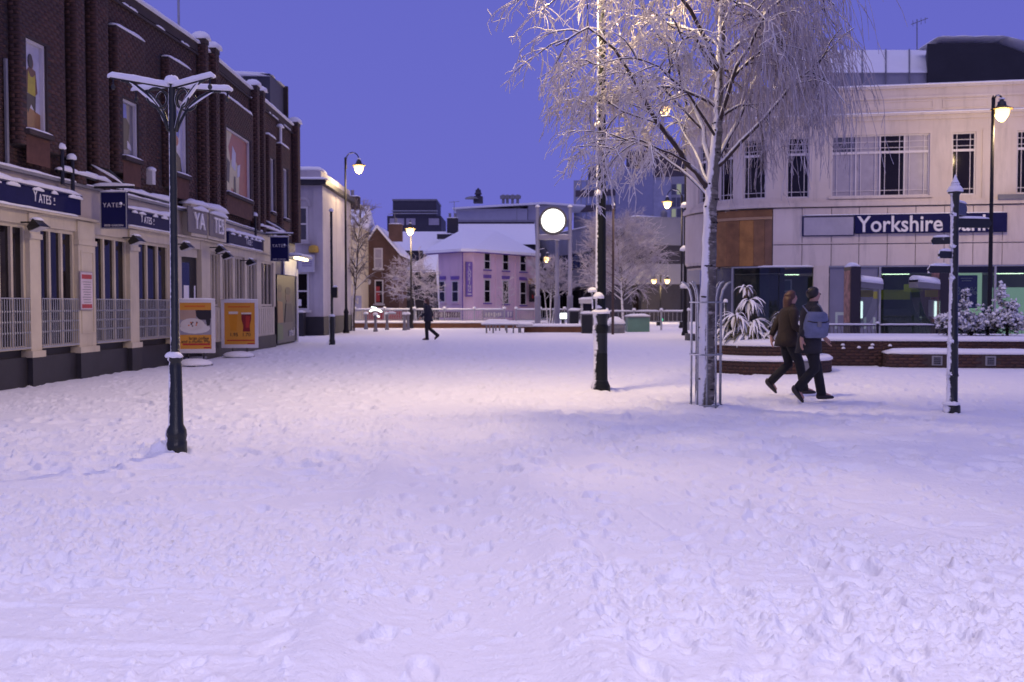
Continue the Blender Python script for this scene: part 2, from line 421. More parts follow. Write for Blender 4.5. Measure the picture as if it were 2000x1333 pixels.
def clods(x, y, cell, seed, prob, rlo, rhi, flat=0.6):
    """scattered rounded clods: one jittered lump per cell, present with probability prob(x, y)"""
    u = x / cell; v = y / cell; ui = np.floor(u).astype(np.int64); vi = np.floor(v).astype(np.int64); out = np.zeros_like(x)
    def h(a, b, k):
        n = (a * 374761393 + b * 668265263 + (seed + k) * 982451653) & 0x7fffffff
        n = ((n ^ (n >> 13)) * 1274126177) & 0x7fffffff
        return ((n ^ (n >> 16)) & 0xffff) / 65535.0
    for i in (-1, 0, 1):
        for j in (-1, 0, 1):
            a, b = ui + i, vi + j; r = (rlo + (rhi - rlo) * h(a, b, 3) ** 2.2); asp = 0.65 + 0.7 * h(a, b, 5)
            dx = (u - a - h(a, b, 1)) / asp; dy = (v - b - h(a, b, 2)) * asp
            q = np.clip(1 - (dx * dx + dy * dy) / (r * r), 0, 1)
            out = np.maximum(out, np.where(h(a, b, 4) < prob, r * cell * flat * q ** 0.8, 0))
    return out
kn = np.searchsorted(ys, 26); Xn, Yn = X[:kn], Y[:kn]
wx = Xn + 0.03 * fbm(Xn / 0.05, Yn / 0.05, 91, 2); wy = Yn + 0.03 * fbm(Xn / 0.05, Yn / 0.05, 95, 2)           # ragged outlines
den = np.clip(fbm(Xn / 0.9, Yn / 0.7, 101, 3) * 2.6 + 0.5, 0.08, 0.97) * np.clip(tr[:kn] * 1.35, .15, 1)
fade = np.clip((26 - Yn) / 12, 0, 1)
H[:kn] += (clods(wx, wy, 0.20, 7, den * 0.42, .12, .36, .38) + clods(wx, wy, 0.095, 17, den * 0.80, .15, .46, .66) + clods(wx, wy, 0.048, 27, den * 1.0, .2, .55, 1.05)) * fade
pits = clods(wx + 3.3, wy, 0.34, 37, den * 0.7, .18, .42, .16); H[:kn] -= pits * fade
ycol = ys
def stamp(x, yy, rx, ry, ang, depth, rim=0.35):
    R_ = max(rx, ry) * 2.0
    i0 = np.searchsorted(ycol, yy - R_); i1 = np.searchsorted(ycol, yy + R_)
    if i1 - i0 < 2: return
    row = X[(i0 + i1) // 2]; j0 = max(0, np.searchsorted(row, x - R_ * 1.3)); j1 = np.searchsorted(row, x + R_ * 1.3)
    if j1 - j0 < 2: return
    dx = X[i0:i1, j0:j1] - x; dy = Y[i0:i1, j0:j1] - yy; ca, sa = math.cos(ang), math.sin(ang)
    q = np.sqrt(((dx * ca + dy * sa) / rx) ** 2 + ((-dx * sa + dy * ca) / ry) ** 2)
    if depth < 0: H[i0:i1, j0:j1] += -depth * np.exp(-(q * 0.95) ** 2.6)
    else:
        c_ = np.clip((1.18 - q) / 0.42, 0, 1); H[i0:i1, j0:j1] += -depth * c_ * c_ * (3 - 2 * c_) + depth * rim * np.exp(-((q - 1.3) / 0.26) ** 2)
def track(pts, step=0.36, side=0.12, depth=0.026):
    pts = [Vector((a, b, 0)) for a, b in pts]
    k = 0
    for a, b in zip(pts, pts[1:]):
        L = (b - a).length; d = (b - a) / L; n = Vector((-d.y, d.x, 0)); t = 0
        while t < L:
            c = a + d * t + n * (side * (1 if k % 2 else -1) + random.uniform(-.04, .04))
            stamp(c.x, c.y, 0.15, 0.062, math.atan2(d.y, d.x) + random.uniform(-.25, .25), depth * random.uniform(.6, 1.3)); k += 1; t += step * random.uniform(.85, 1.2)
track([(-0.6, 3), (-0.2, 8), (0.4, 14), (-2, 26), (-4, 44)]); track([(0.7, 3), (0.5, 8), (-0.3, 15), (0.5, 30)])
track([(2.6, 3), (1.9, 6), (0.9, 12), (0, 20)]); track([(3.6, 3.6), (2.4, 6), (0.4, 13)]); track([(4.2, 5), (6.6, 12), (8, 20)])
track([(1.4, 3), (2.1, 7), (3.8, 15.5)]); track([(5.2, 4.4), (3.2, 8.5), (1.2, 13)]); track([(-3, 4), (-1.6, 9), (0.2, 15)])
track([(-6, 9), (-1, 14.5), (3, 16), (9, 16.5)]); track([(-3.0, 16.4), (4, 15.8), (9, 15.6)]); track([(-4, 3.4), (-2.5, 6), (-5, 13), (-6.5, 24)])
track([(-7, 15), (-4, 20), (-5, 40)]); track([(2, 20), (-3, 30), (-6, 43)]); track([(3, 18), (1.5, 32), (2, 50)]); track([(1.5, 3.2), (1.0, 5.6), (2.9, 11)])
track([(3.3, 3.1), (4.6, 8), (6, 13)]); track([(-1.6, 3.1), (-0.6, 6.4), (-0.8, 12)])
for _ in range(2600):                                                       # the far part of the square is trodden all over
    yy = random.uniform(9, 42); xx = random.gauss(0, 4.5)
    stamp(xx, yy, random.uniform(.16, .30), random.uniform(.09, .16), random.uniform(0, 6.3), random.uniform(.015, .042))
for _ in range(320):
    yy = 3 + 13 * random.random() ** 1.5; xx = random.gauss(0.4, 0.30 * yy + .4)
    if abs(xx) < 0.62 * yy + 1 and abs(xx - .22 + .085 * yy) > .6: stamp(xx, yy, random.uniform(.12, .17), random.uniform(.05, .075), random.uniform(0, 6.3), random.uniform(.010, .026))
for _ in range(150):                                                       # loose lumps of snow
    yy = 3 + 14 * random.random() ** 1.6; xx = random.gauss(0.2, 0.34 * yy + .3)
    if abs(xx) < 0.6 * yy + 1.2:
        r_ = random.uniform(.014, .034) * (1 + 0.9 * (random.random() < .10)); stamp(xx, yy, r_ * random.uniform(1, 1.7), r_, random.uniform(0, 6.3), -random.uniform(.30, .60) * r_, rim=0.0)
def groove(pts, w=0.045, depth=0.016):                                      # wheel lines
    P_ = [np.array(p, float) for p in pts]; line = []
    for k in range(len(P_) - 1):
        p0, p1, p2, p3 = P_[max(k - 1, 0)], P_[k], P_[k + 1], P_[min(k + 2, len(P_) - 1)]
        for t in np.linspace(0, 1, 40, endpoint=False): line.append(0.5 * (2 * p1 + (p2 - p0) * t + (2 * p0 - 5 * p1 + 4 * p2 - p3) * t * t + (3 * p1 - p0 - 3 * p2 + p3) * t ** 3))
    line = np.array(line); y0, y1 = line[:, 1].min() - .2, line[:, 1].max() + .2; i0, i1 = np.searchsorted(ycol, y0), np.searchsorted(ycol, y1)
    xs_, yy_ = X[i0:i1], Y[i0:i1]; o = np.argsort(line[:, 1]); xc = np.interp(ycol[i0:i1], line[o, 1], line[o, 0])[:, None]; sl = np.gradient(xc[:, 0], ycol[i0:i1])[:, None]
    d = np.abs(xs_ - xc) / np.sqrt(1 + sl * sl); inn = np.clip((yy_ - y0) / .4, 0, 1) * np.clip((y1 - yy_) / .4, 0, 1)
    H[i0:i1] += (-depth * np.exp(-(d / w) ** 2) + depth * .7 * np.exp(-((d - 1.9 * w) / (w * .8)) ** 2)) * inn * (0.7 + 1.2 * fbm(xs_ / .25, yy_ / .25, 131, 2))
groove([(3.0, 4.0), (2.48, 4.96), (2.06, 6.45), (1.78, 7.4), (1.48, 8.6), (1.0, 10.5)]); groove([(2.75, 3.9), (2.2, 4.96), (1.80, 6.45), (1.52, 7.4), (1.2, 8.6)])
groove([(1.35, 4.2), (1.60, 4.96), (1.76, 6.0), (1.66, 7.2), (1.3, 9.0)], .05, .022); groove([(0.95, 4.0), (1.10, 4.58), (1.16, 5.7), (1.15, 6.5), (0.85, 8)], .05, .022)
groove([(0.45, 3.6), (0.62, 4.8), (0.55, 6.2), (0.3, 8)], .05, .02); groove([(3.6, 5.6), (2.7, 7.2), (1.9, 9.5), (1.2, 12)], .05, .018)
H -= 0.02
# the snow drifts up a little against things that stand in it
for (dx_, dy_, r_, h_) in ((-3.42, 10.15, .30, .07), (1.50, 17.5, .42, .06), (2.85, 15.0, .6, .05), (6.1, 14.2, .25, .05)):
    q = np.sqrt((X - dx_) ** 2 + (Y - dy_) ** 2) / r_; H += h_ * np.exp(-q * q)
H *= np.clip((95 - Y) / 10, 0.15, 1) * np.clip((Y + 6) / 6, .2, 1)
V = np.stack([X, Y, H], -1).reshape(-1, 3); nr, ncol = X.shape
i = (np.arange(nr - 1)[:, None] * ncol + np.arange(ncol - 1)[None]).ravel()
o = big('snow_ground', V, np.stack([i, i + 1, i + ncol + 1, i + ncol], 1), SNOW, smooth=True)
tag(o, 'trampled fresh snow with footprints and clods covering the whole square', kind='structure')
del V, X, Y, H, tr, rough, cl, strk, walk, near

# ------------------------------------------------------------------ trees
def grow(p, d, L, K, droop, wob, rng=RNG):
    p = np.array(p, float); d = np.array(d, float); d /= np.linalg.norm(d); out = [p.copy()]; s = L / K
    for _ in range(K):
        d = d + rng.normal(0, wob, 3); d[2] -= droop; d /= np.linalg.norm(d); p = p + d * s; out.append(p.copy())
    return np.array(out)
def tubes(polys, r0, r1, name, m, parent, n=3):
    """many thin polylines -> one mesh. polys: list of (K,3); r0/r1 lists of start/end radius"""
    V = []; F = []; k0 = 0; by = {}
    for q, a, b in zip(polys, r0, r1): by.setdefault(len(q), []).append((q, a, b))
    for K, lst in by.items():
        P = np.array([t[0] for t in lst]); ra = np.array([t[1] for t in lst]); rb = np.array([t[2] for t in lst]); N = len(P)
        T = np.gradient(P, axis=1); T /= np.linalg.norm(T, axis=2, keepdims=True) + 1e-9
        ref = np.tile(np.array([0.31, 0.83, 0.46]), (N, K, 1)); Aa = np.cross(T, ref); Aa /= np.linalg.norm(Aa, axis=2, keepdims=True) + 1e-9; Bb = np.cross(T, Aa)
        rr = ra[:, None] + (rb - ra)[:, None] * np.linspace(0, 1, K)[None]
        w = 2 * np.pi * np.arange(n) / n
        vv = P[:, :, None] + (Aa[:, :, None] * np.cos(w)[None, None, :, None] + Bb[:, :, None] * np.sin(w)[None, None, :, None]) * rr[:, :, None, None]
        V.append(vv.reshape(-1, 3))
        a_ = np.arange(K - 1)[:, None] * n + np.arange(n)[None]; b_ = np.arange(K - 1)[:, None] * n + (np.arange(n)[None] + 1) % n
        f = np.stack([a_, b_, b_ + n, a_ + n], -1).reshape(-1, 4)
        F.append(((np.arange(N) * K * n)[:, None, None] + f[None]).reshape(-1, 4) + k0); k0 += N * K * n
    V = np.concatenate(V); F = np.concatenate(F); c = V.mean(0); c[2] = V[:, 2].min()
    return big(name, V, F, m, parent, smooth=True, origin=tuple(c))
def at_frac(poly, t):
    K = len(poly) - 1; x = t * K; i = min(int(x), K - 1); f = x - i; p = poly[i] * (1 - f) + poly[i + 1] * f
    return p, poly[i + 1] - poly[i]

# the weeping birch by the tree guard
TY = 15.0
tb = A(1378, 795, TY); tb.z = -0.03
birch = thing('birch_tree', 'tall weeping birch with white trunk and frosted hanging twigs inside a metal guard', 'tree', tb)
tp = [A(px, py, TY) for px, py in ((1376, 800), (1379, 700), (1381, 600), (1385, 500), (1387, 420), (1393, 345), (1400, 270), (1404, 200), (1406, 130), (1409, 50), (1413, -40), (1417, -140), (1424, -250), (1428, -370))]
tr_ = [x * 0.76 for x in [0.185, 0.165, 0.152, 0.140, 0.132, 0.120, 0.098, 0.088, 0.080, 0.068, 0.055, 0.042, 0.03, 0.012]]
pp = []; rr_ = []
for a, b, ra, rb in zip(tp, tp[1:], tr_, tr_[1:]):
    for k in range(5):
        t = k / 5; pp.append(a.lerp(b, t) + Vector((random.gauss(0, .006), random.gauss(0, .006), 0))); rr_.append((ra + (rb - ra) * t) * random.uniform(.96, 1.04))
pp.append(tp[-1]); rr_.append(tr_[-1]); pp[0].z = -0.12
trunk = MB().tube(pp, rr_, 16).build('trunk', BARK, birch, smooth=True)
scar = MB()                                                                   # dark scars across the white bark
for _ in range(46):
    k = random.randrange(2, 48); c = pp[k]; a = random.uniform(math.pi, 2 * math.pi); w = random.uniform(.25, .7); r_ = rr_[k] * 1.03
    scar.tube([Vector((c.x + r_ * math.cos(a + w * t), c.y + r_ * math.sin(a + w * t), c.z + random.uniform(-.006, .006))) for t in np.linspace(-.5, .5, 5)], [.003, .010, .014, .010, .003], 5)
scar.build('bark_scars', mat('birch_scar', (0.02, 0.016, 0.014), 0.9), trunk, smooth=True)['kind'] = 'stuff'
tpn = np.array([list(v) for v in pp])
limbs = []; lr = []
def px_limb(pts, r0, r1):
    q = np.array([list(A(a, b, TY + dy)) for a, b, dy in pts]); out = []
    for a, b in zip(q, q[1:]):
        for k in range(3): out.append(a + (b - a) * k / 3 + RNG.normal(0, .012, 3))
    out.append(q[-1]); limbs.append(np.array(out)); lr.append((r0 * .74, r1 * .8))
px_limb([(1388, 372, 0), (1345, 320, -.1), (1290, 245, -.3), (1255, 185, -.5), (1200, 95, -.7), (1150, 55, -.8), (1085, 90, -.9)], .062, .014)
px_limb([(1290, 245, -.3), (1215, 215, -.2), (1165, 190, 0), (1125, 215, .1)], .026, .010)
px_limb([(1392, 350, 0), (1370, 250, .3), (1320, 120, .5), (1270, 40, .6), (1230, -40, .7), (1150, -60, .8), (1060, 20, .8)], .055, .014)
px_limb([(1396, 330, 0), (1450, 275, -.3), (1510, 215, -.6), (1560, 150, -.7), (1600, 130, -.8), (1625, 180, -.9)], .052, .012)
px_limb([(1386, 385, 0), (1330, 330, .2), (1260, 285, .4), (1190, 265, .6), (1140, 285, .7)], .036, .010)
px_limb([(1345, 320, -.1), (1290, 290, -.5), (1230, 270, -.8), (1180, 300, -.9)], .026, .009)
px_limb([(1370, 250, .3), (1300, 180, .2), (1230, 140, .1), (1150, 120, 0), (1100, 150, 0)], .030, .009)
px_limb([(1400, 270, 0), (1350, 190, -.6), (1290, 130, -1.0), (1220, 110, -1.2)], .030, .009)
px_limb([(1390, 365, 0), (1350, 290, .5), (1320, 230, .9), (1280, 220, 1.1)], .030, .009)
px_limb([(1398, 315, 0), (1440, 240, .3), (1490, 120, .6), (1540, 40, .7), (1590, 0, .7), (1632, 50, .7)], .05, .012)
px_limb([(1402, 240, 0), (1440, 130, -.5), (1500, 20, -.8), (1570, -40, -1.0), (1630, 10, -1.0)], .045, .012)
px_limb([(1405, 140, 0), (1350, 20, -.5), (1270, -70, -.9), (1180, -90, -1.0), (1110, -20, -1.0)], .045, .012)
for k in range(19):
    t = 0.50 + 0.46 * k / 18; p, _ = at_frac(tpn, t); a = k * 2.399 + 0.5
    L = (1.75 if t < .75 else 1.4) * RNG.uniform(.75, 1.1) * (1.25 - .45 * t) * (0.78 if math.cos(a) > .2 else 1.1)
    limbs.append(grow(p, (math.cos(a), math.sin(a), 0.95), L, 10, 0.11, 0.09)); lr.append((.034, .008))
br = []; brr = []
for q in limbs:
    for k in range(8):
        t = RNG.uniform(.28, 1.0); p, d = at_frac(q, t); d = d / np.linalg.norm(d)
        s = RNG.normal(0, 1, 3); s -= d * s.dot(d); s /= np.linalg.norm(s)
        br.append(grow(p, d * .7 + s * .8 + np.array([0, 0, .2]), RNG.uniform(.35, .95), 7, 0.10, 0.12)); brr.append((.013, .006))
tubes(limbs, [a for a, b in lr], [b for a, b in lr], 'branches', WOODY, birch, 7)['kind'] = 'stuff'
tubes(br, [a for a, b in brr], [b for a, b in brr], 'branchlets', WOODY, birch, 5)['kind'] = 'stuff'
tw = []; hang = []; cx = tb.x
for q in br:
    side = q[-1][0] - cx
    if side > 2.05: continue
    right = side > 0.25 + RNG.normal(0, .3)
    for k in range(9 if not right else 9):
        t = RNG.uniform(.15, 1.0); p, d = at_frac(q, t); d = d / np.linalg.norm(d); s = RNG.normal(0, 1, 3); s[2] *= .4
        if right:
            lo = A(1500, RNG.uniform(250, 420), TY).z                            # how far the strings hang down
            L = max(.35, min(2.3, (p[2] - lo) * RNG.uniform(.45, 1.0)))
            hang.append(grow(p, d * .5 + s * .45 + np.array([0, 0, -.4]), L, 9, 0.30, 0.09))
        else:
            L = RNG.uniform(.22, .72); z = p[2] - L * .6
            if z < A(1200, 400, TY).z: L *= .4
            tw.append(grow(p, d * .6 + s * .7, L, 6, 0.24, 0.12))
tl = []; tlh = []
for q in tw:
    for k in range(3):
        p, d = at_frac(q, RNG.uniform(.2, 1)); d = d / np.linalg.norm(d); tl.append(grow(p, d + RNG.normal(0, .7, 3), RNG.uniform(.07, .26), 3, 0.14, 0.12))
for q in hang:
    for k in range(2):
        p, d = at_frac(q, RNG.uniform(.15, 1)); d = d / np.linalg.norm(d); tlh.append(grow(p, d + RNG.normal(0, .55, 3), RNG.uniform(.08, .40), 4, 0.25, 0.1))
o1 = tubes(tw + tl, [.0092] * len(tw) + [.0078] * len(tl), [.0056] * (len(tw) + len(tl)), 'frosted_twigs', FROST, birch)
o2 = tubes(hang + tlh, [.0062] * len(hang) + [.0055] * len(tlh), [.0038] * (len(hang) + len(tlh)), 'hanging_twigs', FROST2, birch)
o1['kind'] = 'stuff'; o2['kind'] = 'stuff'

def frosty(name, label, base, stems, h, rad, z0, n1, n2, n3, up, tr, mw=None, group=None, seed=1, rt=.012, sub=.5):
    rng = np.random.default_rng(seed); t = thing(name, label, 'tree', base, group); T = []; L1 = []; L2 = []; L3 = []
    b = np.array(list(base)); b[2] -= .1
    for s in range(stems):
        a = rng.uniform(0, 6.28); T.append(grow(b + np.array([.12 * math.cos(a), .12 * math.sin(a), 0]) * (stems > 1), (0.12 * math.cos(a) * (stems > 1), .12 * math.sin(a) * (stems > 1), 1), h * .92, 10, -.0, .03, rng))
    for q in T:
        for k in range(n1 // stems):
            f = z0 + (0.97 - z0) * (k + rng.uniform(0, 1)) / (n1 / stems); p, _ = at_frac(q, min(f, .99)); a = k * 2.4 + rng.uniform(-.4, .4)
            L1.append(grow(p, (math.cos(a), math.sin(a), up), rad * rng.uniform(.7, 1.05) * (1.15 - .75 * max(0, f - z0) / (1 - z0)), 7, .02, .08, rng))
    for q in L1:
        for k in range(n2):
            p, d = at_frac(q, rng.uniform(.2, 1)); d /= np.linalg.norm(d); L2.append(grow(p, d + rng.normal(0, .55, 3), rad * sub * rng.uniform(.4, .9), 5, .02, .12, rng))
    for q in L2:
        for k in range(n3):
            p, d = at_frac(q, rng.uniform(.1, 1)); d /= np.linalg.norm(d); L3.append(grow(p, d + rng.normal(0, .6, 3), rad * .24 * rng.uniform(.4, 1), 3, .03, .12, rng))
    tubes(T, [tr] * len(T), [tr * .3] * len(T), 'trunk', WOODY, t, 8)
    tubes(L1, [tr * .42] * len(L1), [rt] * len(L1), 'branches', WOODY, t, 5)['kind'] = 'stuff'
    tubes(L2 + L3, [rt * 1.3] * len(L2) + [rt] * len(L3), [rt * .8] * len(L2) + [rt * .6] * len(L3), 'twigs', mw or FROST3, t)['kind'] = 'stuff'
    return t
frosty('street_tree', 'bare upright street tree between the shepherd-crook lamp and the brick gable house', G(690, 646), 1, 8.0, 1.55, .30, 26, 9, 5, 1.35, .11, seed=2, rt=.011, mw=mat('bare_twig', (0.30, 0.26, 0.28), .9, stain=(0.06, 0.045, 0.045)))
frosty('young_tree', 'small round frosted tree in front of the pink building corner', Vector((*G(822, 640).xy, 0)) + Vector((-.6, 4, 0)), 1, 4.9, 2.15, .42, 22, 9, 8, .22, .07, seed=3, rt=.012)
frosty('plane_tree', 'broad dense frosted tree before the grey office with ribbon windows', Vector((A(1218, 640, 73).x, 73, -.2)), 1, 8.0, 3.7, .26, 44, 12, 10, .75, .14, seed=4, rt=.013)
frosty('multi_stem_tree', 'frosted multi-stem tree standing behind the clock posts', Vector((A(1074, 620, 63).x, 63, 0)), 4, 4.6, 1.55, .42, 28, 10, 8, .9, .055, seed=5, rt=.011)
frosty('sapling', 'thin leafless sapling in front of the pink building', Vector((A(978, 620, 68).x, 68, 0)), 1, 3.6, .9, .3, 14, 5, 3, 1.0, .03, seed=6, rt=.007)
# ------------------------------------------------------------------ the brick pub on the left
P0 = G(0, 759); P1 = G(324, 712); dd = (P1 - P0).normalized()
bend = P0 + dd * ((27.7 - P0.y) / dd.y)
F1 = Frame(P0 - dd * 6.0, q=P0 - dd * 6.0 + dd)          # first stretch, u = 0 well outside the frame
UB = (bend - F1.o).length                                 # u of the bend
farc = Vector((A(577, 600, 41.2).x, 41.2, 0))
F2 = Frame(bend, q=farc); U2 = (farc - bend).length
WH = 8.55                                                 # parapet height
pub = thing('brick_pub', 'long dark red brick pub with cream shopfront, navy sign boards and poster windows', 'pub', bend)
def deep(fr, u0, u1, dep, z0, z1, m, name, parent): return bx(name, m, parent, fr, u0, u1, -dep, 0, z0, z1)
deep(F1, 0, UB, 7, 3.9, WH, MORTAR, 'wall', pub); deep(F2, 0.012, U2, 7, 3.9, WH - .01, MORTAR, 'wall', pub)
deep(F1, 0, UB, 6.6, 0, 3.9, PLINTH, 'wall', pub); deep(F2, 0.012, U2, 6.6, 0, 3.895, PLINTH, 'wall', pub)
# projecting window bays and piers: (frame, px0, px1, py read at, proud, z0, z1)
bays = []
def bay(fr, a, b, py, pr, z0, z1):
    u0, u1 = fr.U(a, py, pr), fr.U(b, py, pr); bays.append((fr, u0, u1, pr, z0, z1)); return u0, u1
wins = []   # fr, u0,u1,z0,z1, proud, kind
b1 = bay(F1, 38, 126, 150, .20, 4.42, 8.05); b1b = bay(F1, -190, -60, 200, .20, 4.42, 8.05)
bay(F1, 149, 166, 150, .22, 3.95, WH + .02); bay(F1, 188, 212, 150, .22, 3.95, WH + .02)
b2 = bay(F1, 229, 284, 200, .20, 4.42, 7.62); b3 = bay(F1, 330, 375, 200, .20, 4.42, 7.62)
bay(F2, 401, 407, 150, .24, 3.95, WH + .02); bay(F2, 421, 428, 150, .24, 3.95, WH + .02)
b4 = bay(F2, 438, 494, 250, .20, 4.30, 7.62)
bay(F2, 502, 507, 250, .24, 3.95, WH + .02); bay(F2, 514, 518, 250, .24, 3.95, WH + .02)
b5 = bay(F2, 525, 539, 300, .20, 4.30, 7.40); b6 = bay(F2, 549, 565, 300, .20, 4.30, 7.40)
bays.append((F2, U2 - .55, U2 - .04, .24, 3.95, WH + .02))
def win_in(fr, b, a, c, py0, py1, pr=.20):
    u0, u1 = fr.U(a, (py0 + py1) / 2, pr), fr.U(c, (py0 + py1) / 2, pr)
    z1 = fr.Z((a + c) / 2, py0, pr); z0 = fr.Z((a + c) / 2, py1, pr); wins.append((fr, max(u0, b[0] + .1), min(u1, b[1] - .1), z0, z1, pr)); 
win_in(F1, b1, 52, 92, 82, 258); win_in(F1, b2, 241, 271, 198, 309); win_in(F1, b3, 341, 366, 196, 341)
win_in(F2, b4, 443, 490, 262, 384); win_in(F2, b5, 529, 536, 310, 415); win_in(F2, b6, 554, 562, 330, 428)
segs = []
for fr, L in ((F1, UB), (F2, U2)):
    holes = [(b[1] - .02, b[2] + .02, b[4] - .02, b[5] + .02) for b in bays if b[0] is fr]
    o = fr.o.copy(); start = max(0.0, fr.U(-260)) if fr is F1 else 0
    segs.append((fr.pt(start, 0, 0), fr.d, fr.n, L - start, 4.02, WH - .25, [(a - start, b - start, c, d) for a, b, c, d in holes]))
for fr, u0, u1, pr, z0, z1 in bays:
    wh = [(w[1] - u0 - .02, w[2] - u0 + .02, w[3] - .02, w[4] + .02) for w in wins if w[0] is fr and w[1] >= u0 and w[2] <= u1]
    segs.append((fr.pt(u0, pr, 0), fr.d, fr.n, u1 - u0, z0 + .01, z1 - .01, wh))
    segs.append((fr.pt(u0, 0, 0), fr.n, -fr.d, pr, z0 + .01, z1 - .01, []))
    b = MB()
    ww = [w for w in wins if w[0] is fr and w[1] >= u0 and w[2] <= u1]
    if ww:
        w = ww[0]; b.fbox(fr, u0, w[1], -.05, pr, z0, z1); b.fbox(fr, w[2], u1, -.05, pr, z0, z1); b.fbox(fr, w[1], w[2], -.05, pr, z0, w[3]); b.fbox(fr, w[1], w[2], -.05, pr, w[4], z1)
    else: b.fbox(fr, u0, u1, -.05, pr, z0, z1)
    q = b.build('bay' if ww or u1 - u0 > .6 else 'pier', MORTAR, pub)
    if z1 < WH:
        snowstrip(q, fr.pt(u0, pr * .55, z1), fr.pt(u1, pr * .55, z1), pr * 1.1, .10)
    else:
        MB().fbox(fr, u0 - .02, u1 + .02, -.1, pr + .02, z1, z1 + .12).build('cap', MORTAR, q); snowstrip(q, fr.pt(u0 - .05, pr * .4, z1 + .12), fr.pt(u1 + .05, pr * .4, z1 + .12), pr + .28, .20, jag=.15)
bricks(segs, 'brickwork', pub)
# parapet course with lodged snow and the snow on top
for fr, L in ((F1, UB), (F2, U2)):
    bx('coping', MORTAR, pub, fr, 0.02, L, -.25, .05, WH - .24, WH + .0)
    snowstrip(pub, fr.pt(0, -.08, WH), fr.pt(L, -.08, WH), .42, .14, jag=.15)
    MB().fbox(fr, 0.02, L, .052, .075, WH - .34, WH - .28).build('string_course', MORTAR, pub)
    for k in range(10):
        u = random.uniform(.3 * L, L - .5) ; snowstrip(pub, fr.pt(u, .06, WH - .28), fr.pt(u + random.uniform(.15, .5), .06, WH - .28), .07, .05, name='lodged_snow')
# snowy pitched roof behind the first stretch, roof plant room behind the second, a mast
MB().add([F1.pt(0, -.4, WH - .05), F1.pt(UB - .3, -.4, WH - .05), F1.pt(UB - 4.2, -3.4, WH + 4.4), F1.pt(0, -3.4, WH + 4.4), F1.pt(0, -6.6, WH - .05), F1.pt(UB - .3, -6.6, WH - .05)], [(0, 1, 2, 3), (4, 3, 2, 5), (1, 5, 2), (0, 3, 4), (0, 4, 5, 1)]).build('roof', SNOW, pub)
pr_ = bx('plant_room', mat('dark_cladding', (0.05, 0.05, 0.075), .6, var=.2), pub, F2, U2 - 2.7, U2 - .25, -6.0, -.35, WH - .1, WH + 1.55)
bx('rim', MORTAR, pr_, F2, U2 - .25, U2 - .08, -6.0, -.2, WH + .2, WH + 1.6)
snowstrip(pr_, F2.pt(U2 - 2.7, -3.2, WH + 1.55), F2.pt(U2 - .1, -3.2, WH + 1.55), 5.8, .16, jag=.1)
snowstrip(pr_, F2.pt(U2 - 2.72, -3.2, WH + 1.45), F2.pt(U2 - 2.69, -3.2, WH + 1.45), 5.6, .18, seg=4, name='frozen_edge')
MB().tube([F2.pt(.7, -.6, WH), F2.pt(.7, -.6, WH + 5)], .035, 6).build('mast', STEEL, pub)
MB().tube([F2.pt(F2.U(543, 300), .10, 4.1), F2.pt(F2.U(543, 300), .10, WH - .5)], .055, 8).build('downpipe', WHITE, pub)
snowstrip(pub, F2.pt(F2.U(540, 300), .1, WH - .5), F2.pt(F2.U(545, 300), .1, WH - .5), .25, .1)

# first-floor windows: each a frame with an advertising print behind the glass
ADS = [[('#bg', (0.36, 0.36, 0.42)), ('body', None)]]
SKIN = mat('print_skin', (0.16, 0.075, 0.05), .5); PRINTS = {}
def pm(c, k): return mat('print_' + k, c, .45, var=.12, vscale=4)
def print_rect(fr, pane, u0, u1, z0, z1, v, shapes):
    for i, (m_, pts) in enumerate(shapes):
        MB().fpoly(fr, [(u0 + (u1 - u0) * a, z0 + (z1 - z0) * b) for a, b in pts], v, v + .0025 * (i + 1)).build('print', m_, pane)
def oval(cx, cy, rx, ry, n=12, a0=0): return [(cx + rx * math.cos(a0 + 2 * math.pi * k / n), cy + ry * math.sin(a0 + 2 * math.pi * k / n)) for k in range(n)]
P = dict(
  w=pm((0.50, 0.50, 0.58), 'pale'), y=pm((0.42, 0.36, 0.03), 'yellow'), o=pm((0.30, 0.16, 0.06), 'ochre'), dk=pm((0.03, 0.025, 0.035), 'dark'), bl=pm((0.10, 0.15, 0.50), 'blue'),
  rd=pm((0.34, 0.10, 0.07), 'terracotta'), cr=pm((0.55, 0.50, 0.28), 'straw'), br=pm((0.10, 0.06, 0.05), 'brown'), gr=pm((0.20, 0.19, 0.20), 'grey'))
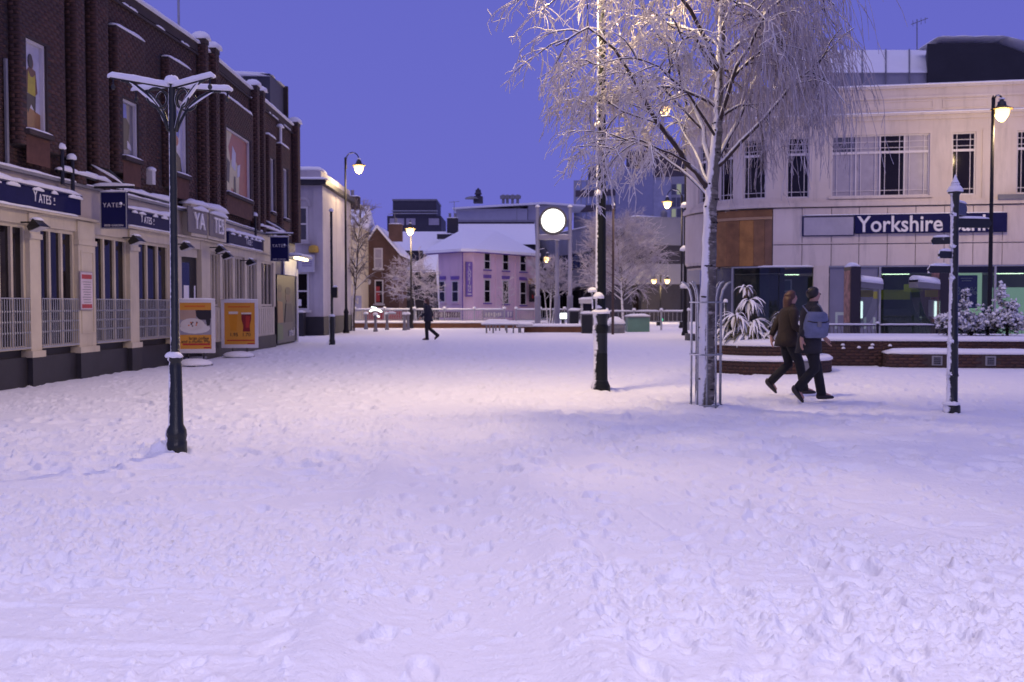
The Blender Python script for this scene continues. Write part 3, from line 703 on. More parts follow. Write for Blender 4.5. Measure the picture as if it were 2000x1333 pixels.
posters = [
  [(P['w'], [(0, 0), (1, 0), (1, 1), (0, 1)]), (P['o'], [(0, 0), (1, 0), (1, .20), (0, .28)]), (P['dk'], [(.1, .42), (.75, .40), (.72, .20), (.5, .30), (.3, .18)]), (SKIN, [(.22, .42), (.2, .66), (.42, .74), (.75, .70), (.85, .45), (.7, .40), (.62, .6), (.35, .6), (.34, .42)]), (P['y'], [(.28, .42), (.72, .40), (.72, .66), (.58, .62), (.45, .62), (.32, .68)]), (SKIN, oval(.5, .78, .12, .07)), (P['dk'], oval(.45, .80, .13, .085))],
  [(P['gr'], [(0, 0), (1, 0), (1, 1), (0, 1)]), (P['bl'], [(.05, .72), (.55, .68), (.5, .98), (.05, .98)]), (P['dk'], [(.15, .1), (.6, .12), (.75, .6), (.5, .72), (.2, .7)]), (P['w'], [(.55, .15), (.85, .12), (.8, .22), (.55, .3)])],
  [(P['w'], [(0, 0), (1, 0), (1, 1), (0, 1)]), (P['bl'], [(.15, .55), (.7, .5), (.8, .85), (.3, .95)]), (P['rd'], oval(.4, .45, .25, .08)), (P['dk'], [(.05, 0), (.95, 0), (.8, .22), (.4, .3), (.1, .2)]), (P['br'], oval(.55, .72, .2, .09))],
  [(P['rd'], [(0, 0), (1, 0), (1, 1), (0, 1)]), (P['cr'], [(0, 0), (.30, 0), (.34, .35), (.2, .75), (.35, 1), (0, 1)]), (P['cr'], [(.30, .1), (.62, 0), (.66, .45), (.45, .6), (.3, .55)]), (P['dk'], [(.12, .18), (.22, .15), (.26, .5), (.15, .55)]), (P['w'], [(.32, .45), (.48, .4), (.5, .7), (.36, .8)]), (P['dk'], [(.4, .02), (.5, .02), (.48, .3), (.42, .3)]), (P['w'], [(.55, .3), (.66, .35), (.68, .55), (.56, .5)])],
  [(P['gr'], [(0, 0), (1, 0), (1, 1), (0, 1)])], [(P['gr'], [(0, 0), (1, 0), (1, 1), (0, 1)])]]
for (fr, u0, u1, z0, z1, pr), ps in zip(wins, posters):
    t = .055; f = MB()
    f.fbox(fr, u0, u0 + t, pr - .16, pr - .05, z0, z1); f.fbox(fr, u1 - t, u1, pr - .16, pr - .05, z0, z1); f.fbox(fr, u0 + t, u1 - t, pr - .16, pr - .05, z0, z0 + t); f.fbox(fr, u0 + t, u1 - t, pr - .16, pr - .05, z1 - t, z1)
    w = f.build('window', OFFW, pub); bx('pane', GLASSG, w, fr, u0 + t, u1 - t, pr - .14, pr - .12, z0 + t, z1 - t)
    print_rect(fr, w, u0 + t, u1 - t, z0 + t, z1 - t, pr - .12, ps)
    bx('sill', MORTAR, w, fr, u0 - .08, u1 + .08, pr - .16, pr + .09, z0 - .09, z0 - .002); snowstrip(w, fr.pt(u0 - .06, pr - .0, z0), fr.pt(u1 + .06, pr - .0, z0), .18, .05)
    bx('soldier_course', mat('plain_brick', (0.11, .048, .034), .9, var=.2, vscale=6), w, fr, u0 - .05, u1 + .05, pr, pr + .012, z0 - .62, z0 - .10)

# shopfront, first stretch
def U1(px): return F1.U(px, 600, .12)
UE = U1(352); ZP, ZW0, ZW1, ZC, ZF = .58, .66, 2.98, 3.22, 3.90
u_lo = F1.U(-200)
for i, (a, b) in enumerate(((-200, 55), (76, 150), (183, 251), (268, 352))):
    bx('stall_riser', PLINTH, pub, F1, U1(a) if i else u_lo, U1(b), -.05, .10, -.1, ZP - .06)
pil = [(-150, -125), (-45, -25), (55, 76), (150, 183), (251, 268), (333, 352)]
for a, b in pil:
    u0, u1 = U1(a), U1(b)
    q = bx('pilaster', CREAM, pub, F1, u0, u1, -.05, .17, ZP, ZC - .02)
    bx('base_block', PLINTH, q, F1, u0 - .03, u1 + .03, -.05, .21, -.1, ZP - .07); bx('foot_moulding', CREAM, q, F1, u0 - .05, u1 + .05, -.05, .22, ZP - .07, ZP + .05)
    bx('capital', CREAM, q, F1, u0 - .03, u1 + .03, -.05, .20, 2.72, 2.82)
    if b - a > 25:
        f = MB(); e = .09
        for (x0, x1, y0, y1) in ((u0 + e, u0 + e + .03, .9, 2.6), (u1 - e - .03, u1 - e, .9, 2.6), (u0 + e + .03, u1 - e - .03, .9, .93), (u0 + e + .03, u1 - e - .03, 2.57, 2.6)): f.fbox(F1, x0, x1, .17, .185, y0, y1)
        f.build('panel_bead', CREAM, q)
bar_me = None
def shop_window(fr, u0, u1, z0, z1, panes, rail=True, vf=.06):
    w = MB(); t = .07; wd = (u1 - u0 - t) / panes
    for k in range(panes + 1): w.fbox(fr, u0 + k * wd, u0 + k * wd + t, vf - .08, vf + .02, z0 + t, z1 - t)
    w.fbox(fr, u0, u1, vf - .08, vf + .02, z0, z0 + t); w.fbox(fr, u0, u1, vf - .08, vf + .02, z1 - t, z1)
    o = w.build('window', CREAM, pub)
    for k in range(panes): bx('pane', GLASSD, o, fr, u0 + k * wd + t, u0 + (k + 1) * wd, vf - .05, vf - .03, z0 + t, z1 - t)
    if rail:
        zt = 1.62; r = MB().fbox(fr, u0 + .02, u1 - .02, .16, .18, zt - .02, zt).build('window_railing', STEEL, pub); bx('bottom_rail', STEEL, r, fr, u0 + .02, u1 - .02, .16, .18, z0 + .02, z0 + .05)
        n = max(6, int((u1 - u0) / .085)); me = None
        for k in range(n + 1):
            u = u0 + .04 + (u1 - u0 - .08) * k / n; p = fr.pt(u, .165, z0 + .05)
            if me is None:
                m_ = MB(); H_ = zt - z0 - .07; m_.tube([p, p + Vector((0, 0, H_))], .009, 5)
                for zz in (.3, .52, .74): m_.ell(p + Vector((0, 0, H_ * zz)), .022, .022, .03, 6, 4)
                b = m_.build('bar', STEEL, r); me = b.data; off = WLOC[b.name] - p
            else: link('bar', me, p + off, r)
for a, b in ((-125, -45), (-25, 55), (76, 150), (183, 251), (268, 333)): shop_window(F1, U1(a) + .005, U1(b) - .005, ZW0, ZW1, 3)
# door
u0, u1 = U1(354), UB + F2.U(396) - .05
d = bx('door', mat('door_paint', (0.035, 0.028, 0.03), .4), pub, F1, u0, min(u1, UB - .05), -.06, .0, 0.0, 2.75)
bx('door_glass', GLASSD, d, F1, u0 + .1, u0 + .85, .0, .012, .9, 2.6)
for (a, b) in ((358, 368), (378, 391)): bx('notice', WHITE, d, F1, F1.U(a), min(F1.U(b), UB - .1), .014, .02, 1.35, 2.0)
bx('door_frame', CREAM, d, F1, u0, UB - .02, -.05, .05, 2.75, ZW1 + .02)
bx('step', LEAD, d, F1, u0 - .1, UB - .05, -.1, .30, -.1, .10)
# menu board on the pilaster
u0, u1 = F1.U(155, 570, .19), F1.U(179, 570, .19); z0, z1 = F1.Z(166, 606, .19), F1.Z(166, 531, .19)
mb_ = bx('menu_board', mat('menu_frame', (0.35, .30, .33), .5), pub, F1, u0, u1, .187, .215, z0, z1); pk = mat('menu_paper', (0.62, .52, .56), .5); RED = mat('print_red', (0.40, .03, .04), .5); GTX = mat('print_grey', (0.25, .2, .23), .6)
bx('paper', pk, mb_, F1, u0 + .02, u1 - .02, .215, .219, z0 + .02, z1 - .02); bx('red_heading', RED, mb_, F1, u0 + .05, u1 - .05, .219, .222, z1 - .15, z1 - .06); bx('red_footer', RED, mb_, F1, u0 + .05, u1 - .05, .219, .222, z0 + .04, z0 + .12)
for k in range(9): bx('text_line', GTX, mb_, F1, u0 + .08 + .03 * (k % 3), u1 - .08 - .02 * (k % 2), .219, .222, z1 - .22 - k * .052, z1 - .205 - k * .052)
# entablature, fascia, lead flashing along both stretches
def cornice(fr, u0, u1, tag_=''):
    bx('entablature', CREAM, pub, fr, u0, u1, -.05, .13, ZW1, ZC); bx('cornice', CREAM, pub, fr, u0, u1, -.05, .24, ZC, ZC + .05)
    bx('fascia', mat('fascia_paint', (0.42, .36, .33), .5, var=.1), pub, fr, u0, u1, -.05, .09, ZC + .05, ZF); bx('flashing', LEAD, pub, fr, u0, u1, -.05, .20, ZF, ZF + .06)
    snowstrip(pub, fr.pt(u0, .12, ZF + .06), fr.pt(u1, .12, ZF + .06), .20, .05, jag=.5)
cornice(F1, u_lo, UB - .01); cornice(F2, 0.03, F2.U(532))
def ysign(fr, u0, u1, z0, z1, uc, size):
    b = bx('sign_board', NAVY, pub, fr, u0, u1, .09, .27, z0, z1); bx('frame', NAVY2, b, fr, u0 - .01, u1 + .01, .09, .30, z1, z1 + .03)
    text('Y', fr, uc - size * 1.45, (z0 + z1) / 2 + .02, .272, size * 1.25, WHITE, b, ext=.006, sx=.8); text('ATES', fr, uc - size * .02, (z0 + z1) / 2 - .01, .272, size, WHITE, b, ext=.006, sx=.82, spacing=1.05); text('s', fr, uc + size * 1.42, (z0 + z1) / 2 + .04, .272, size * .6, WHITE, b, ext=.006)
    bx('underline', WHITE, b, fr, uc + size * 1.3, uc + size * 1.52, .27, .278, (z0 + z1) / 2 - .075, (z0 + z1) / 2 - .06)
    snowstrip(b, fr.pt(u0 - .02, .20, z1 + .03), fr.pt(u1 + .02, .20, z1 + .03), .24, .10, jag=.5)
    u = u0 + .2
    while u < u1 - .4:                                                     # slipped lumps hanging over the board
        L = random.uniform(.2, .6); snowstrip(b, fr.pt(u, .285, z1 - .045), fr.pt(u + L, .285, z1 - .045), .05, .07, name='slipped_snow', jag=.5); u += L + random.uniform(.1, .5)
    snowstrip(b, fr.pt(u0 + .1, .2, ZC + .05), fr.pt(u1 - .1, .2, ZC + .05), .14, .06, name='snow_below', jag=.4)
    return b
ysign(F1, u_lo + 1, F1.U(158, 410, .27), 3.30, 3.66, F1.U(88, 400, .27), .24)
ysign(F1, F1.U(250, 430, .27), F1.U(343, 440, .27), 3.30, 3.62, F1.U(289, 436, .27), .23)
ysign(F2, F2.U(447, 470, .27), F2.U(515, 480, .27), 3.30, 3.62, F2.U(487, 477, .27), .24)
# the big projecting sign over the door
fs = bx('entrance_sign', CREAM, pub, F1, F1.U(352), UB - .03, .09, .32, ZC + .06, 4.12); ub = UB
SGB = mat('sign_backing', (.16, .14, .15), .6)
bx('backing', SGB, fs, F1, F1.U(366, 420, .33), UB - .05, .322, .35, 3.36, 4.02)
bx('sign_return', CREAM, fs, F2, .10, F2.U(440, 430, .3), .09, .32, ZC + .06, 4.10)
bx('backing', SGB, fs, F2, .12, F2.U(438, 430, .34), .322, .35, 3.36, 4.02)
text('YA', F1, UB - .66, 3.66, .36, .62, WHITE, fs, ext=.03, sx=.95); text('TES', F2, .98, 3.66, .36, .62, WHITE, fs, ext=.03, sx=1.0); text('s', F2, F2.U(436, 430, .35) - .12, 3.72, .36, .45, WHITE, fs, ext=.03)
for fr, a, b in ((F1, F1.U(350), UB), (F2, .02, F2.U(440, 430, .3))):
    snowstrip(fs, fr.pt(a, .2, 4.11), fr.pt(b, .2, 4.11), .46, .17, jag=.3); snowstrip(fs, fr.pt(a + .1, .37, 3.97), fr.pt(b - .05, .37, 3.97), .08, .12, name='slipped_snow', jag=.6)
# shopfront, second stretch
ue = F2.U(531)
bx('stall_riser', PLINTH, pub, F2, .06, ue + .1, -.05, .12, -.1, .42); bx('panelled_dado', CREAM, pub, F2, .06, ue, -.05, .09, .42, 1.42)
k = .15
while k < ue - .2: bx('dado_bead', CREAM, pub, F2, k, k + .05, .09, .105, .5, 1.36); k += .32
wl = [(402, 421), (426, 446), (451, 470), (475, 494), (503, 527)]
for a, b in wl:
    shop_window(F2, F2.U(a), F2.U(b), 1.44, ZW1, 3, rail=False)
prev = .06
for a, b in wl + [(531, 540)]:
    u0, u1 = prev, F2.U(a) - .004
    if u1 - u0 > .08: bx('pilaster', CREAM, pub, F2, u0, u1, -.05, .14, 1.42, ZW1)
    prev = F2.U(b) + .004
# blue end bay: poster wall, awning post, lit trough light
bl = bx('end_wall', mat('blue_paint', (0.03, .03, .12), .5), pub, F2, ue + .12, U2 - .12, -.05, .03, 2.6, ZF - .1)
ps = bx('poster_wall', mat('poster_black', (0.02, .018, .022), .35), pub, F2, ue + .5, U2 - .30, -.05, .08, .06, 2.6)
ua, uz = ue + .5, U2 - .30
print_rect(F2, ps, ua, uz, .06, 2.6, .08, [(P['br'], oval(.14, .72, .10, .09)), (P['dk'], oval(.14, .80, .11, .06)), (P['br'], oval(.55, .68, .13, .09)), (P['dk'], oval(.55, .77, .14, .06)), (P['o'], [(.02, .3), (.30, .3), (.26, .6), (.02, .62)]), (pm((0.10, .16, .05), 'green'), [(0, .05), (.28, .05), (.26, .26), (0, .30)]), (P['dk'], [(.36, .3), (.8, .3), (.72, .58), (.44, .58)])])
text('arted', F2, (ua + uz) / 2 + .8, .42, .10, .46, OFFW, ps)
MB().tube([F2.pt(U2 - .25, .12, 0), F2.pt(U2 - .25, .12, 2.9)], .05, 8).build('white_post', WHITE, pub)
tl_ = bx('trough_light', mat('trough_hood', (0.5, .5, .52), .5), pub, F2, U2 - 2.6, U2 - .3, .05, .75, 3.30, 3.36); bx('tube_lamp', emit('tube_glow', (1, .78, .42), 7.0), tl_, F2, U2 - 2.5, U2 - .4, .45, .60, 3.22, 3.29)
bx('lit_board', mat('white_board', (.7, .7, .72), .4), tl_, F2, U2 - 2.6, U2 - .3, .06, .12, 2.62, 3.25); snowstrip(tl_, F2.pt(U2 - 2.6, .42, 3.36), F2.pt(U2 - .3, .42, 3.36), .7, .10)
# floodlights on brackets
def flood(fr, px, py, v=.45):
    u, z = fr.hit(px, py, v); p = fr.pt(u, v, z)
    a = MB().tube([fr.pt(u, .1, z + .06), fr.pt(u, v - .05, z + .06)], .018, 6).build('floodlight', BLACK, pub)
    MB().hexa([fr.pt(u - .15, v - .10, z - .10), fr.pt(u + .15, v - .10, z - .10), fr.pt(u + .10, v - .16, z - .02), fr.pt(u - .10, v - .16, z - .02), fr.pt(u - .19, v + .14, z - .02), fr.pt(u + .19, v + .14, z - .02), fr.pt(u + .14, v - .02, z + .12), fr.pt(u - .14, v - .02, z + .12)]).build('housing', BLACK, a)
    MB().hexa([fr.pt(u - .13, v - .085, z - .112), fr.pt(u + .13, v - .085, z - .112), fr.pt(u + .13, v - .08, z - .105), fr.pt(u - .13, v - .08, z - .105), fr.pt(u - .16, v + .13, z - .034), fr.pt(u + .16, v + .13, z - .034), fr.pt(u + .16, v + .13, z - .027), fr.pt(u - .16, v + .13, z - .027)]).build('glass', OFFW, a)
    MB().strip(fr.pt(u - .12, v - .02, z + .10), fr.pt(u + .12, v - .02, z + .10), .16, .05).build('snow_cap', SNOW, a, smooth=True)
for fr, px, py in ((F1, 74, 441), (F1, 267, 470), (F1, 365, 482), (F2, 432, 488), (F2, 445, 500), (F2, 491, 513)): flood(fr, px, py)
# snow-laden pipework, brackets and a bulkhead box above the fascia
for fr, a, b, z in ((F1, 105, 205, 4.10), (F1, 225, 330, 4.02), (F2, 500, 560, 4.1)):
    u0, u1 = fr.U(a, 350, .1), fr.U(b, 350, .1)
    q = MB().tube([fr.pt(u0, .16, z), fr.pt(u0 + .3, .20, z + .05), fr.pt((u0 + u1) / 2, .2, z + .03), fr.pt(u1, .15, z)], .035, 6).build('pipe', BLACK, pub); snowstrip(q, fr.pt(u0, .18, z + .03), fr.pt(u1, .18, z + .03), .13, .09, jag=.6)
for fr, px, z in ((F1, 140, 3.95), (F1, 120, 4.1), (F2, 497, 3.95)):
    u = fr.U(px, 340, .2); q = MB().tube([fr.pt(u, .22, z - .25), fr.pt(u, .22, z + .42), fr.pt(u, .05, z + .46)], .04, 7).build('vent_pipe', BLACK, pub); MB().dome(fr.pt(u, .2, z + .44), .10, .12).build('snow_cap', SNOW, q, smooth=True)
u, z = F1.hit(296, 346, .1); q = bx('alarm_box', OFFW, pub, F1, u - .09, u + .09, .0, .16, z - .18, z + .14); MB().dome(F1.pt(u, .09, z + .14), .12, .10).build('snow_cap', SNOW, q, smooth=True)
u = F1.U(12, 250, .05); MB().tube([F1.pt(u, .06, 4.0), F1.pt(u, .06, 5.9)], .04, 6).build('waste_pipe', LEAD, pub)

# hanging pub signs on brackets
def hang_sign(fr, px0, px1, py0, py1, label, vv, v0=.1):
    """double-sided board at right angles to the wall"""
    u, _ = fr.hit((px0 + px1) / 2, py0, vv); zt = fr.Z((px0 + px1) / 2, py0, vv); zb = fr.Z((px0 + px1) / 2, py1, vv)
    c = fr.pt(u, vv, 0); w = (px1 - px0) * c.y / FOC
    t = thing('hanging_sign', label, 'sign', fr.pt(u, vv, zb), 'hanging signs on the pub front')
    fs_ = Frame(fr.pt(u, vv, 0) - fr.n * (w / 2), q=fr.pt(u, vv, 0) + fr.n * (w / 2))
    b = bx('board', NAVY, t, fs_, 0, w, -.03, .03, zb, zt); e = .02
    f = MB()
    for (x0, x1, y0, y1) in ((0, e, zb, zt), (w - e, w, zb, zt), (e, w - e, zb, zb + e), (e, w - e, zt - e, zt)): f.fbox(fs_, x0, x1, .03, .038, y0, y1)
    f.build('border', STEEL, b)
    s = w * .235
    text('YATES', fs_, w * .46, zb + (zt - zb) * .63, .031, s, OFFW, b, ext=.003, spacing=1.12); text('s', fs_, w * .90, zb + (zt - zb) * .65, .031, s * .6, OFFW, b, ext=.003)
    text('BEER GARDEN', fs_, w * .5, zb + (zt - zb) * .085, .031, s * .47, OFFW, b, ext=.003)
    ax = MB().tube([fr.pt(u, v0, zt + .10), fr.pt(u, vv + w / 2 + .15, zt + .10)], .03, 7).tube([fr.pt(u, v0, zt + .55), fr.pt(u, vv - .1, zt + .45), fr.pt(u, vv + w / 2, zt + .12)], .022, 6)
    for q in (-.35, .35): ax.tube([fr.pt(u, vv + w * q, zt + .1), fr.pt(u, vv + w * q, zt - .01)], .012, 5)
    ax.build('bracket', BLACK, t)
    snowstrip(t, fr.pt(u, v0, zt + .12), fr.pt(u, vv + w / 2 + .15, zt + .12), .08, .06, side=fr.d, jag=.5, name='bracket_snow'); snowstrip(t, fr.pt(u, vv - w / 2, zt), fr.pt(u, vv + w / 2, zt), .08, .04, side=fr.d, name='board_snow')
    snowstrip(t, fr.pt(u, v0 + .05, zt + .56), fr.pt(u, vv + w / 2 - .1, zt + .17), .06, .05, side=fr.d, jag=.5, name='stay_snow')
    MB().dome(fs_.pt(w * .78, .035, zb + (zt - zb) * .65), .035, .05).build('snow_blob', SNOW, t, smooth=True)
hang_sign(F1, 196, 249, 375, 447, 'navy hanging sign with white lettering nearest the camera, above the cream windows', .62)
hang_sign(F2, 528, 564, 463, 511, 'smaller navy hanging sign at the far end of the pub front', .66)

# poster boards standing on the snow before the pub
FR_W = mat('board_frame', (0.62, .61, .64), .45, .0, var=.06)
YEL = mat('poster_amber', (0.62, .28, .03), .45, var=.08); DKB = mat('poster_cup', (0.015, .012, .016), .4); MILK = mat('poster_milk', (.62, .58, .56), .45); GRYB = mat('poster_grey', (.30, .28, .33), .45); REDB = mat('poster_red', (.42, .03, .02), .45); LAG = mat('poster_lager', (.62, .25, .01), .4); ALE = mat('poster_ale', (.22, .012, .018), .4); FOAM = mat('poster_foam', (.72, .66, .58), .5); ORG = mat('poster_orange', (.6, .14, .01), .45); BLK = mat('print_black', (.02, .015, .015), .5)
def a_board(label, cx, Yb, py0, py1, w, ang, kind):
    c = A(cx, 600, Yb); c.z = 0; zt = A(cx, py0, Yb).z; zb = max(.10, A(cx, py1, Yb).z); t = thing('poster_board', label, 'poster board', c, 'poster boards outside the pub')
    dv = Vector((math.cos(ang), math.sin(ang), 0)); f = Frame(c - dv * w / 2, q=c + dv * w / 2); e = .085; H_ = zt - zb
    fm = MB()
    for (x0, x1, y0, y1) in ((0, e, zb, zt), (w - e, w, zb, zt), (e, w - e, zb, zb + e * 1.2), (e, w - e, zt - e, zt)): fm.fbox(f, x0, x1, -.03, .03, y0, y1)
    fm.build('frame', FR_W, t); s = bx('panel', YEL, t, f, e, w - e, -.02, .015, zb + e * 1.2, zt - e)
    def R_(m_, a, b, c_, d_, k=1, nm='print'): bx(nm, m_, s, f, e + (w - 2 * e) * a, e + (w - 2 * e) * b, .015, .016 + .0022 * k, zb + H_ * c_, zb + H_ * d_)
    def S_(m_, pts, k=2): MB().fpoly(f, [(e + (w - 2 * e) * a, zb + H_ * b) for a, b in pts], .015, .016 + .0022 * k).build('print', m_, s)
    if kind == 'coffee':
        R_(GRYB, .0, 1., .34, .80); R_(ORG, .15, .80, .855, .885)
        S_(mat('poster_sand', (.42, .30, .24), .5), [(0, .62), (.5, .62), (.55, .80), (0, .80)], 2)
        S_(OFFW, oval(.48, .46, .60 * .8, .10, 16), 2); S_(DKB, [(.5, .80), (1, .80), (1, .66), (.95, .62), (.62, .62), (.52, .69)], 3); S_(DKB, [(.82, .63), (.98, .62), (.95, .52), (.86, .50)], 3)
        S_(MILK, oval(.40, .535, .38, .115, 18), 4)
        for i in range(9): S_(ORG if i % 2 else P['br'], oval(.28 + .32 * random.random(), .50 + .08 * random.random(), .03, .014, 6), 5)
        text('large coffee', f, w * .58, zb + H_ * .275, .022, .105, BLK, s, ext=.002); text('and a muffin 99p', f, w * .50, zb + H_ * .215, .022, .105, BLK, s, ext=.002)
        R_(REDB, .08, .96, .145, .18); R_(REDB, .75, .97, .09, .115)
    else:
        R_(ORG, .12, .85, .84, .87, 1)
        S_(LAG, [(.20, .36), (.40, .36), (.44, .72), (.15, .72)], 3); S_(FOAM, [(.148, .705), (.442, .705), (.447, .755), (.143, .755)], 4)
        S_(ALE, [(.60, .34), (.84, .34), (.83, .46), (.88, .60), (.88, .71), (.56, .71), (.56, .60), (.62, .46)], 3); S_(FOAM, [(.558, .70), (.882, .70), (.882, .735), (.558, .735)], 4); S_(REDB, [(.70, .42), (.80, .42), (.84, .66), (.70, .66)], 4)
        text('1.95', f, w * .34, zb + H_ * .275, .022, .145, BLK, s, ext=.002); text('1.70', f, w * .68, zb + H_ * .275, .022, .145, BLK, s, ext=.002)
        R_(REDB, .08, .98, .145, .17); R_(REDB, .75, .98, .07, .10)
    snowstrip(t, f.pt(0, 0, zt), f.pt(w, 0, zt), .07, .03)
    b = MB().lathe([(.42, -.05), (.40, .02), (.30, .075), (.12, .10)], (c.x, c.y, 0), 18); b.tube([f.pt(w * .3, 0, .05), f.pt(w * .3, 0, zb + .02)], .02, 6).tube([f.pt(w * .7, 0, .05), f.pt(w * .7, 0, zb + .02)], .02, 6); b.build('base', BLACK, t, smooth=True)
    MB().dome((c.x + .05, c.y - .35, .01), .44, .15, 18).build('base_snow', SNOW, t, smooth=True)
a_board('amber poster board advertising coffee and a muffin in a pale frame', 382, 25.6, 585, 690, .94, R(6), 'coffee')
a_board('amber poster board showing two pints of beer with prices', 468, 29.6, 586, 680, 1.04, R(4), 'beer')
# ------------------------------------------------------------------ the cream bank on the right
q0 = A(1520, 600, 40.3); q1 = A(2000, 600, 38.6)
FB = Frame((q0.x, q0.y), q=(q1.x, q1.y), arc=3.7)
UR = FB.U(2140); UL = -3.7 * 1.45
bank = thing('bank_building', 'cream two-storey bank with curved corner, white mullioned windows and navy sign', 'bank', FB.pt(3, 0, 0))
def BU(px, py=600): # arc-aware column -> u
    if px >= 1521: return FB.U(px, py)
    lo, hi = UL, 0.3
    for _ in range(40):
        m_ = (lo + hi) / 2; p = FB.pt(m_, 0, 1.5); x = 1000 + FOC * p.x / (p.y * CP)
        if x < px: lo = m_
        else: hi = m_
    return lo
def BZ(py, px=1700): return FB.Z(px, py)
zt, zled, zwt, zwb, zstr, zs1, zs0 = BZ(176), BZ(229), BZ(264), BZ(384), BZ(403), BZ(405), BZ(519)
def bband(name, m_, z0, z1, v0, v1, parent=bank, a=None, b=None):
    a = UL if a is None else a; b = UR if b is None else b; f = MB()
    if a < 0: f.fbox(FB, a, min(b, 0), v0, v1, z0, z1, 14)
    if b > 0: f.fbox(FB, max(a, 0) + (.0 if a >= 0 else .0), b, v0, v1, z0, z1, 1)
    return f.build(name, m_, parent)
bband('parapet', CREAM2, zwt + .001, zt - .001, -.4, .0); bband('parapet_coping', CREAM2, zt, zt + .10, -.45, .08)
bband('upper_moulding', CREAM2, BZ(196), BZ(191), -.05, .045); bband('ledge', CREAM2, zled, zled + .09, -.05, .16); bband('ledge_moulding', CREAM2, zled - .16, zled - .001, -.05, .06)
bband('sill_band', CREAM2, zwb - .25, zwb - .001, -.3, .0); bband('string_course', CREAM2, zstr, zstr + .16, -.3, .14); bband('string_moulding', CREAM2, zstr + .161, zstr + .24, -.3, .07)
for (z, v, w, h) in ((zt + .10, -.15, .5, .09), (zled + .09, .07, .2, .05)):
    snowstrip(bank, FB.pt(0, v, z), FB.pt(UR, v, z), w, h, jag=.1)
    pts = [FB.pt(UL * k / 8, v, z) for k in range(9)]
    for a, b in zip(pts, pts[1:]): snowstrip(bank, a, b, w, h, jag=.1, seg=3, taper=False)
# raised panel mouldings on the parapet
for a, b in ((1500, 1655), (1665, 1818), (1835, 1925), (1985, 2060)):
    u0, u1 = BU(a), BU(b); f = MB(); z0, z1 = zled + .25, BZ(199); e = .05
    for (x0, x1, y0, y1) in ((u0, u0 + e, z0, z1), (u1 - e, u1, z0, z1), (u0 + e, u1 - e, z0, z0 + e), (u0 + e, u1 - e, z1 - e, z1)): f.fbox(FB, x0, x1, 0, .03, y0, y1)
    f.build('parapet_panel', CREAM2, bank)
# first-floor windows
wpx = [(1362, 1378, 1, 'd'), (1402, 1430, 1, 'd'), (1449, 1494, 1, 'd'), (1537, 1581, 1, 'd'), (1624, 1816, 4, 'bbdb'), (1859, 1906, 1, 'd'), (1986, 2030, 1, 'd'), (2070, 2110, 1, 'd')]
edges = []
WF = mat('bank_window_frame', (0.66, .62, .62), .5, var=.05)
for a, b, n, kk in wpx:
    u0, u1 = BU(a, 330), BU(b, 330); edges.append((u0, u1)); f = MB(); v0, v1 = -.16, -.08; t = .05; zm = zwt - (zwt - zwb) * .285
    wd = (u1 - u0 - t) / n
    def bar(x0, x1, y0, y1, d=0): f.fbox(FB, x0, x1, v0 + d, v1 - d, y0, y1)
    for k in range(n + 1): bar(u0 + k * wd, u0 + k * wd + t, zwb, zwt)
    for k in range(n):
        x0, x1 = u0 + k * wd + t, u0 + (k + 1) * wd
        bar(x0, x1, zwb, zwb + t); bar(x0, x1, zwt - t, zwt); bar(x0, x1, zm - .04, zm + .05)
        g = .022
        for (p0, p1) in ((zwb + t, zm - .04), (zm + .05, zwt - t)):
            wx = (x1 - x0)
            for xx in (x0 + wx * .17, x1 - wx * .17 - g): f.fbox(FB, xx, xx + g, v0 + .02, v1 - .012, p0, p1)
            for zz in ((p0 + .17,) if p1 < zm else (p1 - .22, p0 + .12)): f.fbox(FB, x0, x1, v0 + .02, v1 - .02, zz, zz + g)
        if p1: pass
    w = f.build('window', WF, bank)
    for k in range(n):
        x0, x1 = u0 + k * wd + t, u0 + (k + 1) * wd
        bx('pane', BLIND if kk[k] == 'b' else GLASSD, w, FB, x0, x1, v0 + .005, v0 + .025, zwb + t, zm - .04); bx('pane', BLIND if kk[k] == 'b' and k != 0 else (GLASSG if kk[k] == 'b' else GLASSD), w, FB, x0, x1, v0 + .005, v0 + .025, zm + .05, zwt - t)
    if n == 4: bx('sill', CREAM2, w, FB, u0 - .1, u1 + .1, .0, .07, zwb - .08, zwb - .001)
pr0 = UL
for u0, u1 in edges + [(UR, UR)]:
    if u0 - pr0 > .05:
        f = MB()
        if pr0 < 0: f.fbox(FB, pr0, min(0, u0), -.3, .0, zwb, zwt, 6)
        if u0 > 0: f.fbox(FB, max(0, pr0), u0, -.3, .0, zwb, zwt)
        f.build('wall_pier', CREAM2, bank)
        if u0 - pr0 > 1.2 and pr0 > 0: bx('pilaster_strip', CREAM2, bank, FB, pr0 + .22, u0 - .22, 0, .05, zwb - .2, zwt + .1)
    pr0 = u1
# sign band: cladding panels with open joints
joints = [1508, 1565, 1622, 1676, 1731, 1786, 1842, 1898, 1955, 2012, 2070, 2128]
bband('band_backing', mat('joint_dark', (.08, .06, .06), .9), zs0 + .01, zs1 - .01, -.3, -.03)
zr = BZ(477)
for i, (a, b) in enumerate(zip(joints, joints[1:])):
    u0, u1 = BU(a) + .012, BU(b) - .012
    bx('panel', PANELM, bank, FB, u0, u1, -.029, .03, zs0, zr - .012); bx('panel', PANELM, bank, FB, u0, u1, -.029, .03 + (.002 if i % 2 else 0), zr + .012, zs1 - .002)
bband('band_bead', PANELM, zr + .03, zr + .07, .032, .055, a=BU(1510), b=UR)
uc0 = BU(1396)
MB().fbox(FB, UL, uc0, -.3, .03, zs0 + .22, zs1 - .01, 8).build('corner_panel', CREAM2, bank)
f = MB()                                                                    # rolled lower edge of the curved corner
